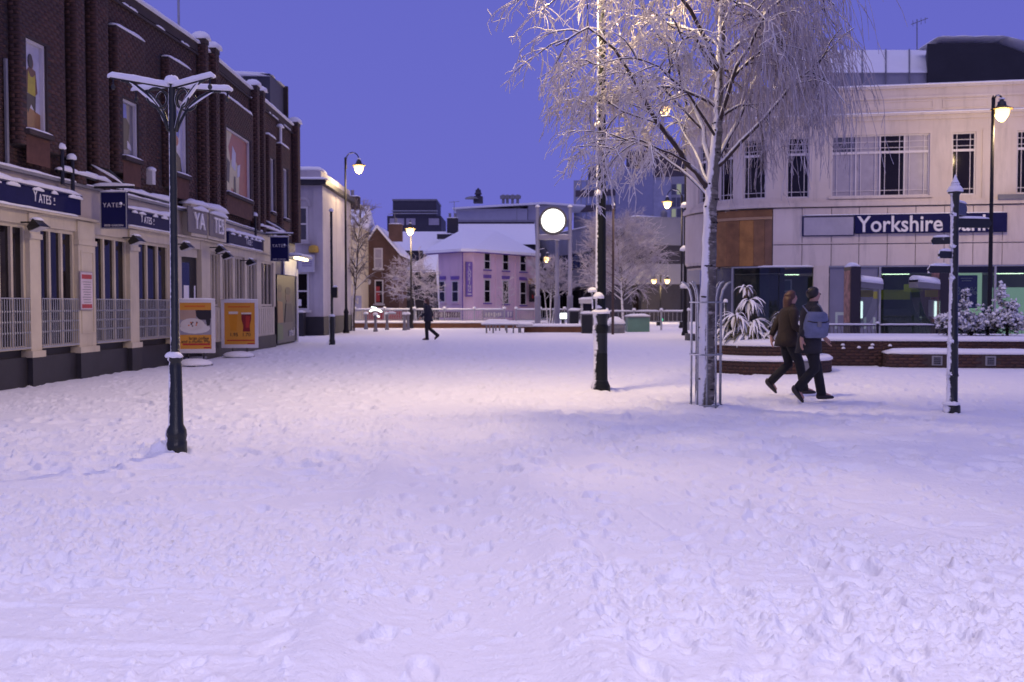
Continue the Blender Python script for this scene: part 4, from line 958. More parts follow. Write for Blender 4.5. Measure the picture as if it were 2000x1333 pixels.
for k in range(8):
    a0, a1 = UL + (uc0 - UL) * k / 8, UL + (uc0 - UL) * (k + 1) / 8
    f.hexa([FB.pt(a0, -.12, zs0 - .05), FB.pt(a1, -.12, zs0 - .05), FB.pt(a1, -.3, zs0 - .05), FB.pt(a0, -.3, zs0 - .05), FB.pt(a0, .03, zs0 + .219), FB.pt(a1, .03, zs0 + .219), FB.pt(a1, -.3, zs0 + .219), FB.pt(a0, -.3, zs0 + .219)])
f.build('corner_roll', CREAM2, bank, smooth=True)
# plywood hoarding over the missing cladding: each sheet its own
u0, u1 = BU(1397), BU(1507)
for k, c in enumerate(((.30, .15, .055), (.27, .13, .05), (.40, .19, .05), (.26, .135, .06), (.22, .12, .07))):
    a = u0 + (u1 - u0) * (0, .22, .46, .70, .88, 1)[k] + .004; b = u0 + (u1 - u0) * (0, .22, .46, .70, .88, 1)[k + 1] - .004
    MB().fbox(FB, a, b, -.03, .015 + .006 * (k % 2), zs0 + .02, zs1 - .42, 3).build('plywood_sheet', mat('plywood_%d' % k, c, .75, var=.25, vscale=2.2, bmp=.15), bank)
MB().fbox(FB, u0, u1, -.03, .04, zs1 - .41, zs1 - .30, 8).build('plywood_batten', mat('plywood_pale', (.42, .27, .15), .75), bank); MB().fbox(FB, u0, u1, -.03, .012, zs1 - .299, zs1 - .02, 8).build('plywood_sheet', mat('plywood_9', (.26, .13, .05), .75, var=.2), bank)
snowstrip(bank, FB.pt(BU(1480), .06, zs0 - .03), FB.pt(BU(1588), .06, zs0 - .03), .14, .06)
# the bank sign
sg = bx('sign_board', NAVY, bank, FB, BU(1667), BU(1962), .032, .16, BZ(457), BZ(420))
b2_ = bx('blank_panel', mat('blank_perspex', (.42, .40, .45), .4), sg, FB, BU(1568), BU(1664), .032, .13, BZ(459), BZ(424)); bx('blank_frame', NAVY2, sg, FB, BU(1565), BU(1666), .031, .10, BZ(461), BZ(422))
snowstrip(sg, FB.pt(BU(1565), .1, BZ(420)), FB.pt(BU(1962), .1, BZ(420)), .14, .035)
text('Yorkshire Bank', FB, BU(1672), BZ(439) - .03, .162, .86, WHITE, sg, align='LEFT', ext=.01, sx=.90, offs=.012)
sg2 = bx('neighbour_fascia', LEAD, bank, FB, BU(1943), UR, .15, .22, BZ(395), BZ(386))
# ground floor: glass front with a shallow lit room behind
zg1 = zs0 - .06; fl = .25
bband('shop_base', PLINTH, -.1, fl, -.3, .02); bband('shop_head', STEEL, zg1 + .001, zs0 - .005, -.12, .0, a=BU(1428)); bband('soffit', CREAM2, zs0 - .3, zs0 - .28, -4.0, -.31, a=BU(1428))
rm = bx('back_wall', mat('bank_interior', (.20, .21, .17), .8, var=.2, vscale=.5), bank, FB, .3, UR, -4.0, -3.9, fl, zs0); bx('floor_slab', mat('carpet', (.05, .05, .06), .9), bank, FB, .3, UR, -3.9, -.31, .0, fl - .01)
MB().fbox(FB, UL, .3, -1.0, -.9, fl, zs0, 8).build('inner_wall', mat('bank_interior2', (.12, .12, .115), .8, var=.2, vscale=.5), bank)
def pane(a, b, m_, z0=fl, z1=zg1, seg=1): return MB().fbox(FB, BU(a), BU(b), -.09, -.075, z0, z1, seg).build('shop_pane', m_, bank)
FROSTED = mat('frosted_film', (.22, .22, .29), .35, var=.08)
pane(1398, 1427, GLASSG, seg=3); pane(1430, 1520, SHOPGLASS, seg=5); pane(1522, 1586, SHOPGLASS); pane(1620, 1715, FROSTED); pane(1721, 1820, SHOPGLASS); pane(1853, 1940, SHOPGLASS); pane(1946, 2080, SHOPGLASS)
for a, b in ((1588, 1618), (1822, 1851)): bx('column', CREAM2, bank, FB, BU(a), BU(b), -.3, .025, fl + .001, zs0 - .004)
for a in (1428, 1716, 1941): bx('mullion', STEEL, bank, FB, BU(a), BU(a) + .08, -.12, .0, fl + .001, zg1)
for i, (a, b, z0, z1, c, s) in enumerate(((1865, 1920, 1.0, 2.7, (.10, .12, .42), 0), (1946, 2080, fl + .1, 2.15, (.35, .55, .42), 0))):
    if i == 0:
        q = bx('light_box', emit('lightbox_green', (.42, .62, .46), .5), bank, FB, BU(1862), BU(1922), -.42, -.36, .9, 2.72); bx('poster', mat('bank_poster', (.06, .08, .30), .5), q, FB, BU(1869), BU(1913), -.359, -.352, 1.35, 2.62); text('8.9%', FB, BU(1891), 2.0, -.35, .42, OFFW, q, ext=.002); [bx('print_line', OFFW, q, FB, BU(1880 + 2 * k_), BU(1903 - 2 * k_), -.352, -.348, 2.48 - .09 * k_, 2.52 - .09 * k_) for k_ in range(2)]
    else: bx('lit_screen', emit('screen_green', (.40, .62, .48), .42), bank, FB, BU(a), BU(b), -.75, -.70, z0, z1)
for k, px in enumerate((1470, 1540, 1760, 1890, 1990)):
    u = BU(px); bx('added_ceiling_light', emit('added_tube_glow', (.75, 1.0, .72), 5.0), bank, FB, u - .5, u + .5, -1.4, -1.2, zs0 - .31, zs0 - .285)  # unseen tubes, added to brighten the room behind the glass
bx('counter', mat('counter', (.13, .12, .12), .6), bank, FB, BU(1722), BU(1800), -2.6, -2.0, fl, 1.3); bx('yellow_panel', mat('yellow_print', (.50, .44, .02), .5), bank, FB, BU(1722), BU(1805), -2.9, -2.85, 1.7, 2.1); bx('yellow_panel', mat('yellow_print', (.5, .44, .02), .5), bank, FB, BU(1780), BU(1818), -1.6, -1.55, 2.0, 2.3)
bx('notice_frame', OFFW, bank, FB, BU(1526), BU(1550), -1.0, -.96, 2.0, 2.5); bx('notice', mat('notice_green', (.14, .18, .17), .6), bank, FB, BU(1529), BU(1547), -.958, -.95, 2.05, 2.45)
for k, px in enumerate((1632, 1688, 1706)):
    bx('window_letter', mat('vinyl_pale', (.50, .60, .52), .5), bank, FB, BU(px), BU(px) + .09, -.074, -.066, .55, 1.0 + .2 * (k == 0))
bx('window_letter', mat('vinyl_pale', (.5, .6, .52), .5), bank, FB, BU(1632) + .095, BU(1632) + .32, -.074, -.066, 1.08, 1.2); bx('yellow_sticker', mat('yellow_print', (.5, .44, .02), .5), bank, FB, BU(1706), BU(1714), -.074, -.066, 1.72, 2.0)
# body, roof, rooflight and dark plant room on top
f = MB(); f.fbox(FB, .3, UR, -14, -4.01, 0, zt - .5); f.fbox(FB, -3.0, .299, -14, -4.2, 0, zt - .5); f.fbox(FB, .3, UR, -4.0, -.4, zs0, zt - .5); f.fbox(FB, UL * .9, .3, -.9, -.31, zs0, zt - .5, 8)
f.build('core', CREAM2, bank)
bband('roof_snow', SNOW, zt - .49, zt - .40, -6, -.45, a=.3, b=UR)
Yr = 46.0
rl = MB().hexa([A(1560, 176, 44), A(1810, 176, 44), A(1810, 176, 52), A(1560, 176, 52), A(1560, 142, 44), A(1810, 142, 44), A(1810, 142, 52), A(1560, 142, 52)]).build('rooflight_base', GREYP, bank)
a_, b_, c_, d_ = A(1556, 142, 43.9), A(1811, 142, 43.9), A(1811, 98, 47), A(1556, 98, 47); e_ = Vector((0, 5, -1.0))
MB().add([a_, b_, c_, d_, a_ + Vector((0, 8, 0)), b_ + Vector((0, 8, 0))], [(0, 1, 2, 3), (3, 2, 5, 4), (1, 5, 2), (0, 3, 4), (0, 4, 5, 1)]).build('snowy_glazing', SNOW, rl)
for px in (1600, 1645, 1684, 1730, 1776): MB().tube([A(px, 174, 43.95), A(px, 142, 43.85), A(px, 97, 46.9)], .035, 5).build('glazing_bar', LEAD, rl)
dk_ = mat('dark_slate', (.018, .018, .024), .7, var=.2)
pl = MB()
o_ = [A(1811, 176, 43.8), A(2110, 176, 43.8), A(2110, 140, 43.8), A(1945, 84, 43.8), A(1811, 86, 43.8)]
pl.add([*o_, *[p_ + Vector((2.6, 7, 0)) for p_ in o_]], [(0, 1, 2, 3, 4), (9, 8, 7, 6, 5)] + [(i, 5 + i, 5 + (i + 1) % 5, (i + 1) % 5) for i in range(5)]); pl = pl.build('plant_room', dk_, bank)
snowstrip(pl, A(1811, 86, 45), A(1945, 84, 45), 2.4, .10); snowstrip(pl, A(1945, 84, 45), A(2110, 140, 45), 2.4, .10)
an = MB().tube([A(1791, 100, 47), A(1791, 38, 47)], .025, 5).tube([A(1780, 48, 47), A(1812, 36, 47.4)], .018, 5)
for k in range(4): an.tube([A(1783 + 8 * k, 40 - 2 * k, 47.1), A(1783 + 8 * k, 52 - 2 * k, 47.1)], .012, 4)
an.build('aerial', LEAD, bank)

# ------------------------------------------------------------------ buildings beyond the square
def wall_box(name, m_, parent, fr, u0, u1, dep, z0, z1): return bx(name, m_, parent, fr, u0, u1, -dep, 0, z0, z1)
def sash(fr, parent, u0, u1, z0, z1, frm, glass=GLASSD, sill=None, head=None, panes=2, t=None):
    t = t or .09; f = MB()
    f.fbox(fr, u0, u0 + t, -.02, .05, z0, z1); f.fbox(fr, u1 - t, u1, -.02, .05, z0, z1); f.fbox(fr, u0 + t, u1 - t, -.02, .05, z0, z0 + t); f.fbox(fr, u0 + t, u1 - t, -.02, .05, z1 - t, z1)
    zm = (z0 + z1) / 2
    if panes == 2: f.fbox(fr, u0 + t, u1 - t, -.02, .045, zm - .04, zm + .04)
    w = f.build('window', frm, parent)
    if panes == 2:
        bx('pane', glass, w, fr, u0 + t, u1 - t, .005, .02, z0 + t, zm - .04); bx('pane', glass, w, fr, u0 + t, u1 - t, .005, .02, zm + .04, z1 - t)
    else: bx('pane', glass, w, fr, u0 + t, u1 - t, .005, .02, z0 + t, z1 - t)
    if sill: bx('sill', sill, w, fr, u0 - .1, u1 + .1, .0, .16, z0 - .12, z0 - .002)
    if head: bx('lintel', head, w, fr, u0 - .1, u1 + .1, .0, .10, z1 + .12, z1 + .42)
    return w
def chimney(parent, c, w, h, pots=2, m_=None):
    q = MB().box(c.x - w / 2, c.x + w / 2, c.y - .4, c.y + .4, c.z, c.z + h).build('chimney', m_ or MORTAR, parent)
    for k in range(pots): MB().lathe([(.14, 0), (.12, .4), (.15, .45), (.15, .5)], (c.x - w / 2 + w * (k + .5) / pots, c.y, c.z + h), 8).build('chimney_pot', LEAD, q)
    snowstrip(q, (c.x - w / 2, c.y, c.z + h), (c.x + w / 2, c.y, c.z + h), .7, .12); return q
# pale corner building just past the pub
FN = Frame(farc + Vector((.25, 8.5, 0)), ang=R(0)); FN = Frame((A(560, 600, 50).x, 50.0), q=(A(634, 600, 50).x, 50.0))
pn = thing('corner_building', 'pale painted corner building with arched upper window just past the pub', 'building', FN.pt(.9, 0, 0))
PALE = mat('pale_render', (.50, .47, .50), .75, var=.10, vscale=.5, bmp=.1, stain=(.38, .35, .38), streak=.5); ur = FN.U(630); za = FN.Z(600, 345); zb_ = FN.Z(600, 362)
wall_box('wall', PALE, pn, FN, -5, ur, 9, .9, zb_); wall_box('plinth', PLINTH, pn, FN, -5, ur + .06, 9.05, -.1, .9)
bx('dark_cornice', PLINTH, pn, FN, -5, ur + .25, -9.2, .28, zb_ + .01, FN.Z(600, 352)); bx('blocking_course', PALE, pn, FN, -5, ur - .05, -9, -.1, FN.Z(600, 352) + .01, FN.Z(600, 333)); snowstrip(pn, FN.pt(-5, .05, FN.Z(600, 352)), FN.pt(ur + .3, .05, FN.Z(600, 352)), .6, .14, jag=.1); snowstrip(pn, FN.pt(-5, -.8, FN.Z(600, 333)), FN.pt(ur, -.8, FN.Z(600, 333)), 1.4, .26, jag=.1)
bx('quoin_strip', PALE, pn, FN, ur - .42, ur + .04, .001, .045, .92, zb_ - .01)
u0, u1 = FN.U(583), FN.U(603); sash(FN, pn, u0, u1, FN.Z(593, 472), FN.Z(593, 404), OFFW, GLASSG, sill=PALE)
ar = MB(); n_ = 8; cu = (u0 + u1) / 2; rr2 = (u1 - u0) / 2; z_ = FN.Z(593, 404)
for k in range(n_):
    a, b = math.pi * k / n_, math.pi * (k + 1) / n_; ar.fpoly(FN, [(cu + rr2 * math.cos(a), z_ + .35 * math.sin(a)), (cu + (rr2 + .14) * math.cos(a), z_ + .5 * math.sin(a)), (cu + (rr2 + .14) * math.cos(b), z_ + .5 * math.sin(b)), (cu + rr2 * math.cos(b), z_ + .35 * math.sin(b))], .0, .06)
ar.build('window_arch', PALE, pn)
w = sash(FN, pn, FN.U(576), FN.U(604), FN.Z(590, 606), FN.Z(590, 532), OFFW, GLASSD, sill=OFFW); bx('notice', WHITE, w, FN, FN.U(579), FN.U(589), .022, .03, FN.Z(585, 598), FN.Z(585, 585))
MB().lathe([(.22, 0), (.26, .12), (.22, .3), (.1, .36)], FN.pt(FN.U(614), .1, FN.Z(614, 494)), 12).build('alarm_bell_box', mat('alarm_yellow', (.55, .36, .05), .5), pn)
bs = bx('projecting_sign', mat('sign_pale', (.60, .60, .68), .4), pn, FN, FN.U(585), FN.U(616), .10, .2, FN.Z(600, 532), FN.Z(600, 498)); 
for k in range(3): bx('print_line', mat('sign_script', (.25, .2, .4), .5), bs, FN, FN.U(592), FN.U(611), .2, .205, FN.Z(600, 512 + 4 * k) - .02, FN.Z(600, 512 + 4 * k) + .02)
bx('bin_store', PLINTH, pn, FN, FN.U(578), FN.U(598), .12, .8, -.1, 1.1); snowstrip(pn, FN.pt(FN.U(578), .45, 1.1), FN.pt(FN.U(598), .45, 1.1), .7, .12)

GB = -1.2     # the street beyond the railing lies a little lower
def far_frame(px0, px1, Y0, Y1=None): 
    a = A(px0, 600, Y0); b = A(px1, 600, Y1 or Y0); return Frame((a.x, a.y), q=(b.x, b.y))
# cream shop left of the gable house
FS = far_frame(600, 707, 74); cs = thing('cream_shop', 'cream corner shop with grey fascia glowing warm behind the street tree', 'shop', FS.pt(2, 0, GB))
SH = mat('shop_cream', (.66, .58, .38), .7, var=.08); z1 = FS.Z(660, 446); ue_ = FS.U(705)
wall_box('wall', SH, cs, FS, 0, ue_, 8, GB, z1); bx('eaves', OFFW, cs, FS, -.2, ue_ + .1, -8, .35, z1 + .001, z1 + .22); MB().add([FS.pt(-.2, .35, z1 + .22), FS.pt(ue_ + .1, .35, z1 + .22), FS.pt(ue_ + .1, -4, z1 + 2), FS.pt(-.2, -4, z1 + 2), FS.pt(-.2, -8, z1 + .22), FS.pt(ue_ + .1, -8, z1 + .22)], [(0, 1, 2, 3), (3, 2, 5, 4), (1, 5, 2), (0, 3, 4)]).build('roof', SNOW, cs)
chimney(cs, FS.pt(FS.U(660), -3.5, z1 + 1.0), 2.2, 1.6, 2)
bx('signboard', mat('green_grey', (.20, .24, .24), .6), cs, FS, FS.U(634), FS.U(662), .0, .06, FS.Z(650, 492), FS.Z(650, 486)); MB().fpoly(FS, [(FS.U(650) + a * .45, FS.Z(650, 466) + b * .7) for a, b in oval(0, 0, .8, .8, 10)], .0, .05).build('leaf_emblem', mat('emblem_green', (.03, .16, .08), .5), cs)
bx('fascia', mat('shop_fascia', (.34, .33, .40), .6), cs, FS, 0, ue_ + .05, .0, .12, FS.Z(660, 608), FS.Z(660, 578)); text('SAN', FS, FS.U(638.5), FS.Z(660, 589), .125, .62, SH, cs, sx=1.0); text('K', FS, FS.U(661), FS.Z(660, 589), .125, .62, SH, cs); text('N', FS, FS.U(695), FS.Z(660, 589), .125, .62, SH, cs)
sash(FS, cs, FS.U(652), FS.U(667), FS.Z(660, 571), FS.Z(660, 527), SH, GLASSG); q = bx('poster', OFFW, cs, FS, FS.U(633), FS.U(646), .0, .05, FS.Z(640, 570), FS.Z(640, 516)); MB().fpoly(FS, [(FS.U(637) + a, FS.Z(640, 526) + b) for a, b in oval(0, 0, .2, .2, 10)], .05, .06).build('red_disc', RED, q)
for k in range(4): bx('print_line', GTX, q, FS, FS.U(634), FS.U(645), .05, .055, FS.Z(640, 546 + 6 * k), FS.Z(640, 544 + 6 * k))
# brown brick gable house
FG = far_frame(704, 779, 78); gh = thing('gable_house', 'brown brick house with snowy gable and white sash windows left of the pink building', 'house', FG.pt(1.5, 0, GB))
BRN = mat('far_brick', (.135, .075, .055), .9, var=.22, vscale=1.2, bmp=.2); ug = FG.U(779); ze, za = FG.Z(740, 497), FG.Z(740, 446); um = FG.U(737)
MB().fpoly(FG, [(0, GB), (ug, GB), (ug, ze), (um, za), (0, ze)], -8, 0).build('wall', BRN, gh)
for (a, za_, b, zb2) in ((-.15, ze - .1, um, za + .02), (um, za + .02, ug + .15, ze - .1)):
    MB().hexa([FG.pt(a, .2, za_), FG.pt(b, .2, zb2), FG.pt(b, -8, zb2), FG.pt(a, -8, za_), FG.pt(a, .2, za_ + .22), FG.pt(b, .2, zb2 + .22), FG.pt(b, -8, zb2 + .22), FG.pt(a, -8, za_ + .22)]).build('roof', SNOW, gh)
chimney(gh, FG.pt(FG.U(770), -1.2, FG.Z(770, 470)), 1.0, 1.3, 1, BRN)
sash(FG, gh, FG.U(731), FG.U(748), FG.Z(740, 525), FG.Z(740, 485), OFFW, BLIND, sill=OFFW); w = sash(FG, gh, FG.U(732), FG.U(749), FG.Z(740, 594), FG.Z(740, 547), OFFW, GLASSD, sill=OFFW); bx('red_curtain', RED, w, FG, FG.U(734.5), FG.U(742), .021, .026, FG.Z(740, 590), FG.Z(740, 560))
for a, b in ((703, 722), (761, 779)): bx('string_course', OFFW, gh, FG, FG.U(a), FG.U(b), .0, .15, FG.Z(740, 542), FG.Z(740, 539))
lp = FG.pt(FG.U(722), .3, FG.Z(722, 551)); MB().ell(lp, .15, .15, .22, 8, 6).build('wall_lantern', OFFW, gh)
hd = bx('yard_wall', RED, gh, FG, FG.U(712), FG.U(790), 2.0, 2.2, GB, FG.Z(740, 607)); snowstrip(hd, FG.pt(FG.U(712), 2.1, FG.Z(740, 607)), FG.pt(FG.U(790), 2.1, FG.Z(740, 607)), .5, .2)
# low outbuilding with a snowy lean-to roof, and the terrace roof above it
ob = thing('outbuilding', 'low dark outbuilding with snowy lean-to roof behind the small round tree', 'building', A(805, 600, 84)); DKW = mat('dark_wall', (.035, .033, .045), .8, var=.2)
FO = far_frame(776, 850, 84); wall_box('wall', DKW, ob, FO, 0, FO.U(850), 5, GB, FO.Z(800, 528)); MB().add([FO.pt(0, .2, FO.Z(776, 532)), FO.pt(FO.U(852), .2, FO.Z(850, 532)), FO.pt(FO.U(852), -2.5, FO.Z(850, 494)), FO.pt(FO.U(832), -2.5, FO.Z(850, 496)), FO.pt(FO.U(852), -5, GB), FO.pt(0, -5, GB)], [(0, 1, 2, 3), (3, 2, 4, 5), (1, 4, 2), (0, 3, 5)]).build('roof', SNOW, ob)
tr2 = thing('terrace_house', 'dark terrace with long snowy roof and two chimneys behind the outbuilding', 'house', A(830, 600, 100)); FT = far_frame(770, 900, 100)
wall_box('wall', DKW, tr2, FT, 0, FT.U(900), 8, GB, FT.Z(800, 490)); MB().add([FT.pt(-.3, .3, FT.Z(800, 490)), FT.pt(FT.U(905), .3, FT.Z(800, 490)), FT.pt(FT.U(905), -4, FT.Z(800, 447)), FT.pt(-.3, -4, FT.Z(800, 447)), FT.pt(FT.U(905), -8, GB), FT.pt(-.3, -8, GB)], [(0, 1, 2, 3), (3, 2, 4, 5), (1, 4, 2), (0, 3, 5)]).build('roof', SNOW, tr2)
chimney(tr2, FT.pt(FT.U(881), -3.0, FT.Z(880, 452)), 1.1, 1.5, 2, DKW); chimney(tr2, FT.pt(FT.U(868), -1.0, FT.Z(868, 466)), 1.5, .45, 0, DKW)
# far dark office with a box on its roof
fo = thing('rooftop_office', 'dark flat-roofed office with a box-shaped plant room far behind the terrace', 'building', A(808, 600, 165)); FF = far_frame(757, 862, 165); DO = mat('far_dark', (.045, .042, .065), .7, var=.12)
wall_box('wall', DO, fo, FF, 0, FF.U(862), 12, GB, FF.Z(800, 422)); wall_box('plant_box', DO, fo, FF, FF.U(768), FF.U(853), 10, FF.Z(800, 421.9), FF.Z(800, 393)); bx('roof_rim', LEAD, fo, FF, FF.U(767), FF.U(854), -10, .1, FF.Z(800, 393) + .01, FF.Z(800, 393) + .3)
for z_ in (418, 413): MB().tube([FF.pt(FF.U(766), .6, FF.Z(800, z_)), FF.pt(FF.U(856), .6, FF.Z(800, z_))], .10, 5).build('guard_rail', STEEL, fo)
for a, b in ((762, 790), (794, 812), (838, 858)): bx('window', BLIND, fo, FF, FF.U(a), FF.U(b), .0, .1, FF.Z(800, 440), FF.Z(800, 427))
# white mansard building
wm = thing('mansard_building', 'long pale metal mansard building with four roof vents behind the pink house', 'building', A(1000, 600, 128)); FM = far_frame(888, 1142, 128); MW = mat('pale_metal', (.42, .43, .52), .5, var=.06)
wall_box('wall', GREYP, wm, FM, 0, FM.U(1100), 14, GB, FM.Z(1000, 430)); wall_box('mansard', MW, wm, FM, .2, FM.U(1030), 13, FM.Z(1000, 429.9), FM.Z(1000, 408))
MB().add([FM.pt(-.2, .8, FM.Z(890, 410)), FM.pt(FM.U(1062), .8, FM.Z(1060, 400)), FM.pt(FM.U(1142), .8, FM.Z(1142, 405)), FM.pt(FM.U(1142), -12, FM.Z(1142, 400)), FM.pt(FM.U(1062), -12, FM.Z(1060, 394)), FM.pt(-.2, -12, FM.Z(890, 404)), FM.pt(-.2, .8, FM.Z(890, 407)), FM.pt(FM.U(1062), .8, FM.Z(1060, 396)), FM.pt(FM.U(1142), .8, FM.Z(1142, 402))], [(0, 1, 7, 6), (1, 2, 8, 7), (6, 7, 4, 5), (7, 8, 3, 4), (0, 5, 4, 1), (1, 4, 3, 2)]).build('roof', SNOW, wm)
bx('end_wall', MW, wm, FM, FM.U(1031), FM.U(1118), -12, -.3, FM.Z(1000, 429.9), FM.Z(1060, 401)); 
for px in (983, 991, 1001, 1011): MB().lathe([(.18, 0), (.18, .55), (.42, .6), (.42, 1.0), (.1, 1.15)], A(px, 398, 131), 8).build('roof_vent', LEAD, wm)
q = MB().box(*[A(925, 396, 133).x, A(943, 396, 133).x], 132, 134, A(930, 397, 133).z, A(930, 385, 133).z).build('stack', DO, wm); MB().lathe([(.35, 0), (.35, .9)], A(934, 385, 133), 8).build('flue', DO, q); MB().lathe([(.5, 0), (.1, .8)], A(934, 380, 133), 8).build('cowl', DO, q)
MB().lathe([(.9, 0), (.7, .2), (.1, .35)], A(921, 389, 132), 12).build('dish_aerial', LEAD, wm)
# long snow roof between
sr = thing('snow_roof_house', 'house showing only a broad snowy roof above the pink building', 'house', A(960, 600, 112)); FR = far_frame(868, 1046, 112)
wall_box('wall', DKW, sr, FR, 0, FR.U(1045), 10, GB, FR.Z(950, 478)); MB().add([FR.pt(-.3, .3, FR.Z(950, 478)), FR.pt(FR.U(1046), .3, FR.Z(950, 478)), FR.pt(FR.U(1046), -5, FR.Z(950, 429)), FR.pt(FR.U(886), -5, FR.Z(950, 429)), FR.pt(FR.U(1046), -10, GB), FR.pt(-.3, -10, GB)], [(0, 1, 2, 3), (3, 2, 4, 5), (1, 4, 2), (0, 3, 5)]).build('roof', SNOW, sr)
MB().fbox(FR, FR.U(886), FR.U(1045), -5.2, -4.8, FR.Z(950, 431), FR.Z(950, 427)).build('ridge', DKW, sr)
# pink building: chamfered corner, hipped snowy roof
pk = thing('pink_building', 'two-storey pink painted building with snowy hipped roof and vertical purple sign', 'building', A(920, 600, 94)); PINK = mat('pink_render', (.66, .48, .58), .8, var=.08, vscale=.4, bmp=.1, streak=.35); PUR = mat('purple_trim', (.16, .09, .36), .6)
c0, c1, c2, c3 = A(838, 600, 96), A(902, 600, 92), A(926, 600, 92.4), A(1046, 600, 101)
ze = A(902, 487, 92).z
foot = [c0, c1, c2, c3, c3 + Vector((0, 9, 0)), c0 + Vector((0, 9, 0))]
MB().add([Vector((p.x, p.y, GB)) for p in foot] + [Vector((p.x, p.y, ze)) for p in foot], [tuple(range(6, 12)), tuple(range(5, -1, -1))] + [(i, (i + 1) % 6, 6 + (i + 1) % 6, 6 + i) for i in range(6)]).build('wall', PINK, pk)
eav = [Vector((p.x + (-.5 if i in (0, 5) else .5 if i in (3, 4) else 0), p.y - (.55 if i < 4 else -.3), ze + .02)) for i, p in enumerate(foot)]; ap1, ap2 = Vector((A(905, 450, 99).x, 99, A(905, 447, 99).z)), Vector((A(968, 450, 101).x, 101, A(968, 451, 101).z))
rf = MB().add(eav + [ap1, ap2] + [p - Vector((0, 0, .25)) for p in eav], [(0, 1, 6), (1, 2, 6), (2, 3, 7, 6), (3, 4, 7), (4, 5, 6, 7), (5, 0, 6), (13, 12, 11, 10, 9, 8)] + [(8 + i, 8 + (i + 1) % 6, (i + 1) % 6, i) for i in range(6)]).build('roof', SNOW, pk)
FPL, FPC, FPR = Frame(c0.xy, q=c1.xy), Frame(c1.xy, q=c2.xy), Frame(c2.xy, q=c3.xy)
for fr_, L in ((FPL, (c1 - c0).length), (FPC, (c2 - c1).length), (FPR, (c3 - c2).length)): bx('gutter', PUR, pk, fr_, 0, L, .02, .5, ze - .30, ze - .24)
for a, b in ((857, 870), (883, 896)): sash(FPL, pk, FPL.U(a), FPL.U(b), FPL.Z((a + b) / 2, 591), FPL.Z((a + b) / 2, 549), OFFW, GLASSD, sill=PINK, head=PUR)
for a, b in ((945, 957), (981, 993), (1015, 1027)):
    c_ = (a + b) / 2; y0 = 494 + (c_ - 950) * .06; sash(FPR, pk, FPR.U(a), FPR.U(b), FPR.Z(c_, y0 + 33), FPR.Z(c_, y0), OFFW, GLASSD, sill=PUR); sash(FPR, pk, FPR.U(a), FPR.U(b), FPR.Z(c_, y0 + 98), FPR.Z(c_, y0 + 52), OFFW, GLASSD, sill=PUR, head=PUR)
vs = bx('vertical_sign', PUR, pk, FPC, FPC.U(909), FPC.U(921), .05, .30, FPC.Z(914, 580), FPC.Z(914, 512))
for k, ch in enumerate('FLOORING'): text(ch, FPC, FPC.U(915), FPC.Z(914, 519 + k * 6.9), .305, .42, OFFW, vs, ext=.01)
bx('small_print', OFFW, vs, FPC, FPC.U(911.5), FPC.U(919), .30, .31, FPC.Z(914, 576), FPC.Z(914, 574))
bx('downpipe', PUR, pk, FPC, FPC.U(902.5), FPC.U(904), .0, .12, GB, ze - .3)
hs = bx('pub_sign', mat('pub_sign_dark', (.03, .025, .03), .5), pk, FPR, FPR.U(1025), FPR.U(1040), .5, .6, FPR.Z(1032, 590), FPR.Z(1032, 555)); bx('sign_crown', mat('sign_gold', (.45, .28, .10), .5), hs, FPR, FPR.U(1024), FPR.U(1041), .45, .65, FPR.Z(1032, 555), FPR.Z(1032, 545))
for px in (1029, 1034): bx('red_emblem', RED, hs, FPR, FPR.U(px), FPR.U(px + 2.5), .6, .61, FPR.Z(1032, 583), FPR.Z(1032, 577))
# grey office with ribbon windows
CONC = mat('office_panel', (.23, .23, .27), .7, var=.1, vscale=.6); go = thing('ribbon_office', 'low grey panelled office with ribbon windows behind the broad frosted tree', 'office', A(1240, 600, 92))
k0, k1, k2 = A(1040, 600, 118), A(1242, 600, 88), A(1352, 600, 92); FO1, FO2 = Frame(k0.xy, q=k1.xy), Frame(k1.xy, q=k2.xy); L1_, L2_ = (k1 - k0).length, (k2 - k1).length
zr_ = FO2.Z(1300, 427); zq = FO2.Z(1300, 481); zw = FO2.Z(1300, 517); zx = FO2.Z(1300, 556)
for fr_, L in ((FO1, L1_), (FO2, L2_)):
    e0 = .0 if fr_ is FO1 else .02
    wall_box('upper_band', CONC, go, fr_, e0, L, 6, zq, zr_); bx('window_recess', DKW, go, fr_, e0, L, -6, -.25, zw, zq - .001); wall_box('middle_band', CONC, go, fr_, e0, L, 6, zx, zw - .001); bx('shop_recess', DKW, go, fr_, e0, L, -6, -.5, GB - .5, zx - .001)
    snowstrip(go, fr_.pt(0, -.5, zr_), fr_.pt(L, -.5, zr_), 1.4, .14, jag=.05)
    n_ = int(L / 1.55)
    for k in range(n_):
        u = L * k / n_; bx('window', mat('office_glass', (.045, .06, .14), .12), go, fr_, u + .09, u + L / n_ - .09, -.24, -.16, zw + .05, zq - .05); bx('panel_joint', LEAD, go, fr_, u, u + .04, .0, .012, zq + .05, zr_ - .3)
    for k in range(int(L / 3.2)): bx('shop_window', GLASSD, go, fr_, k * 3.2 + .15, k * 3.2 + 3.0, -.49, -.42, GB, zx - .4)
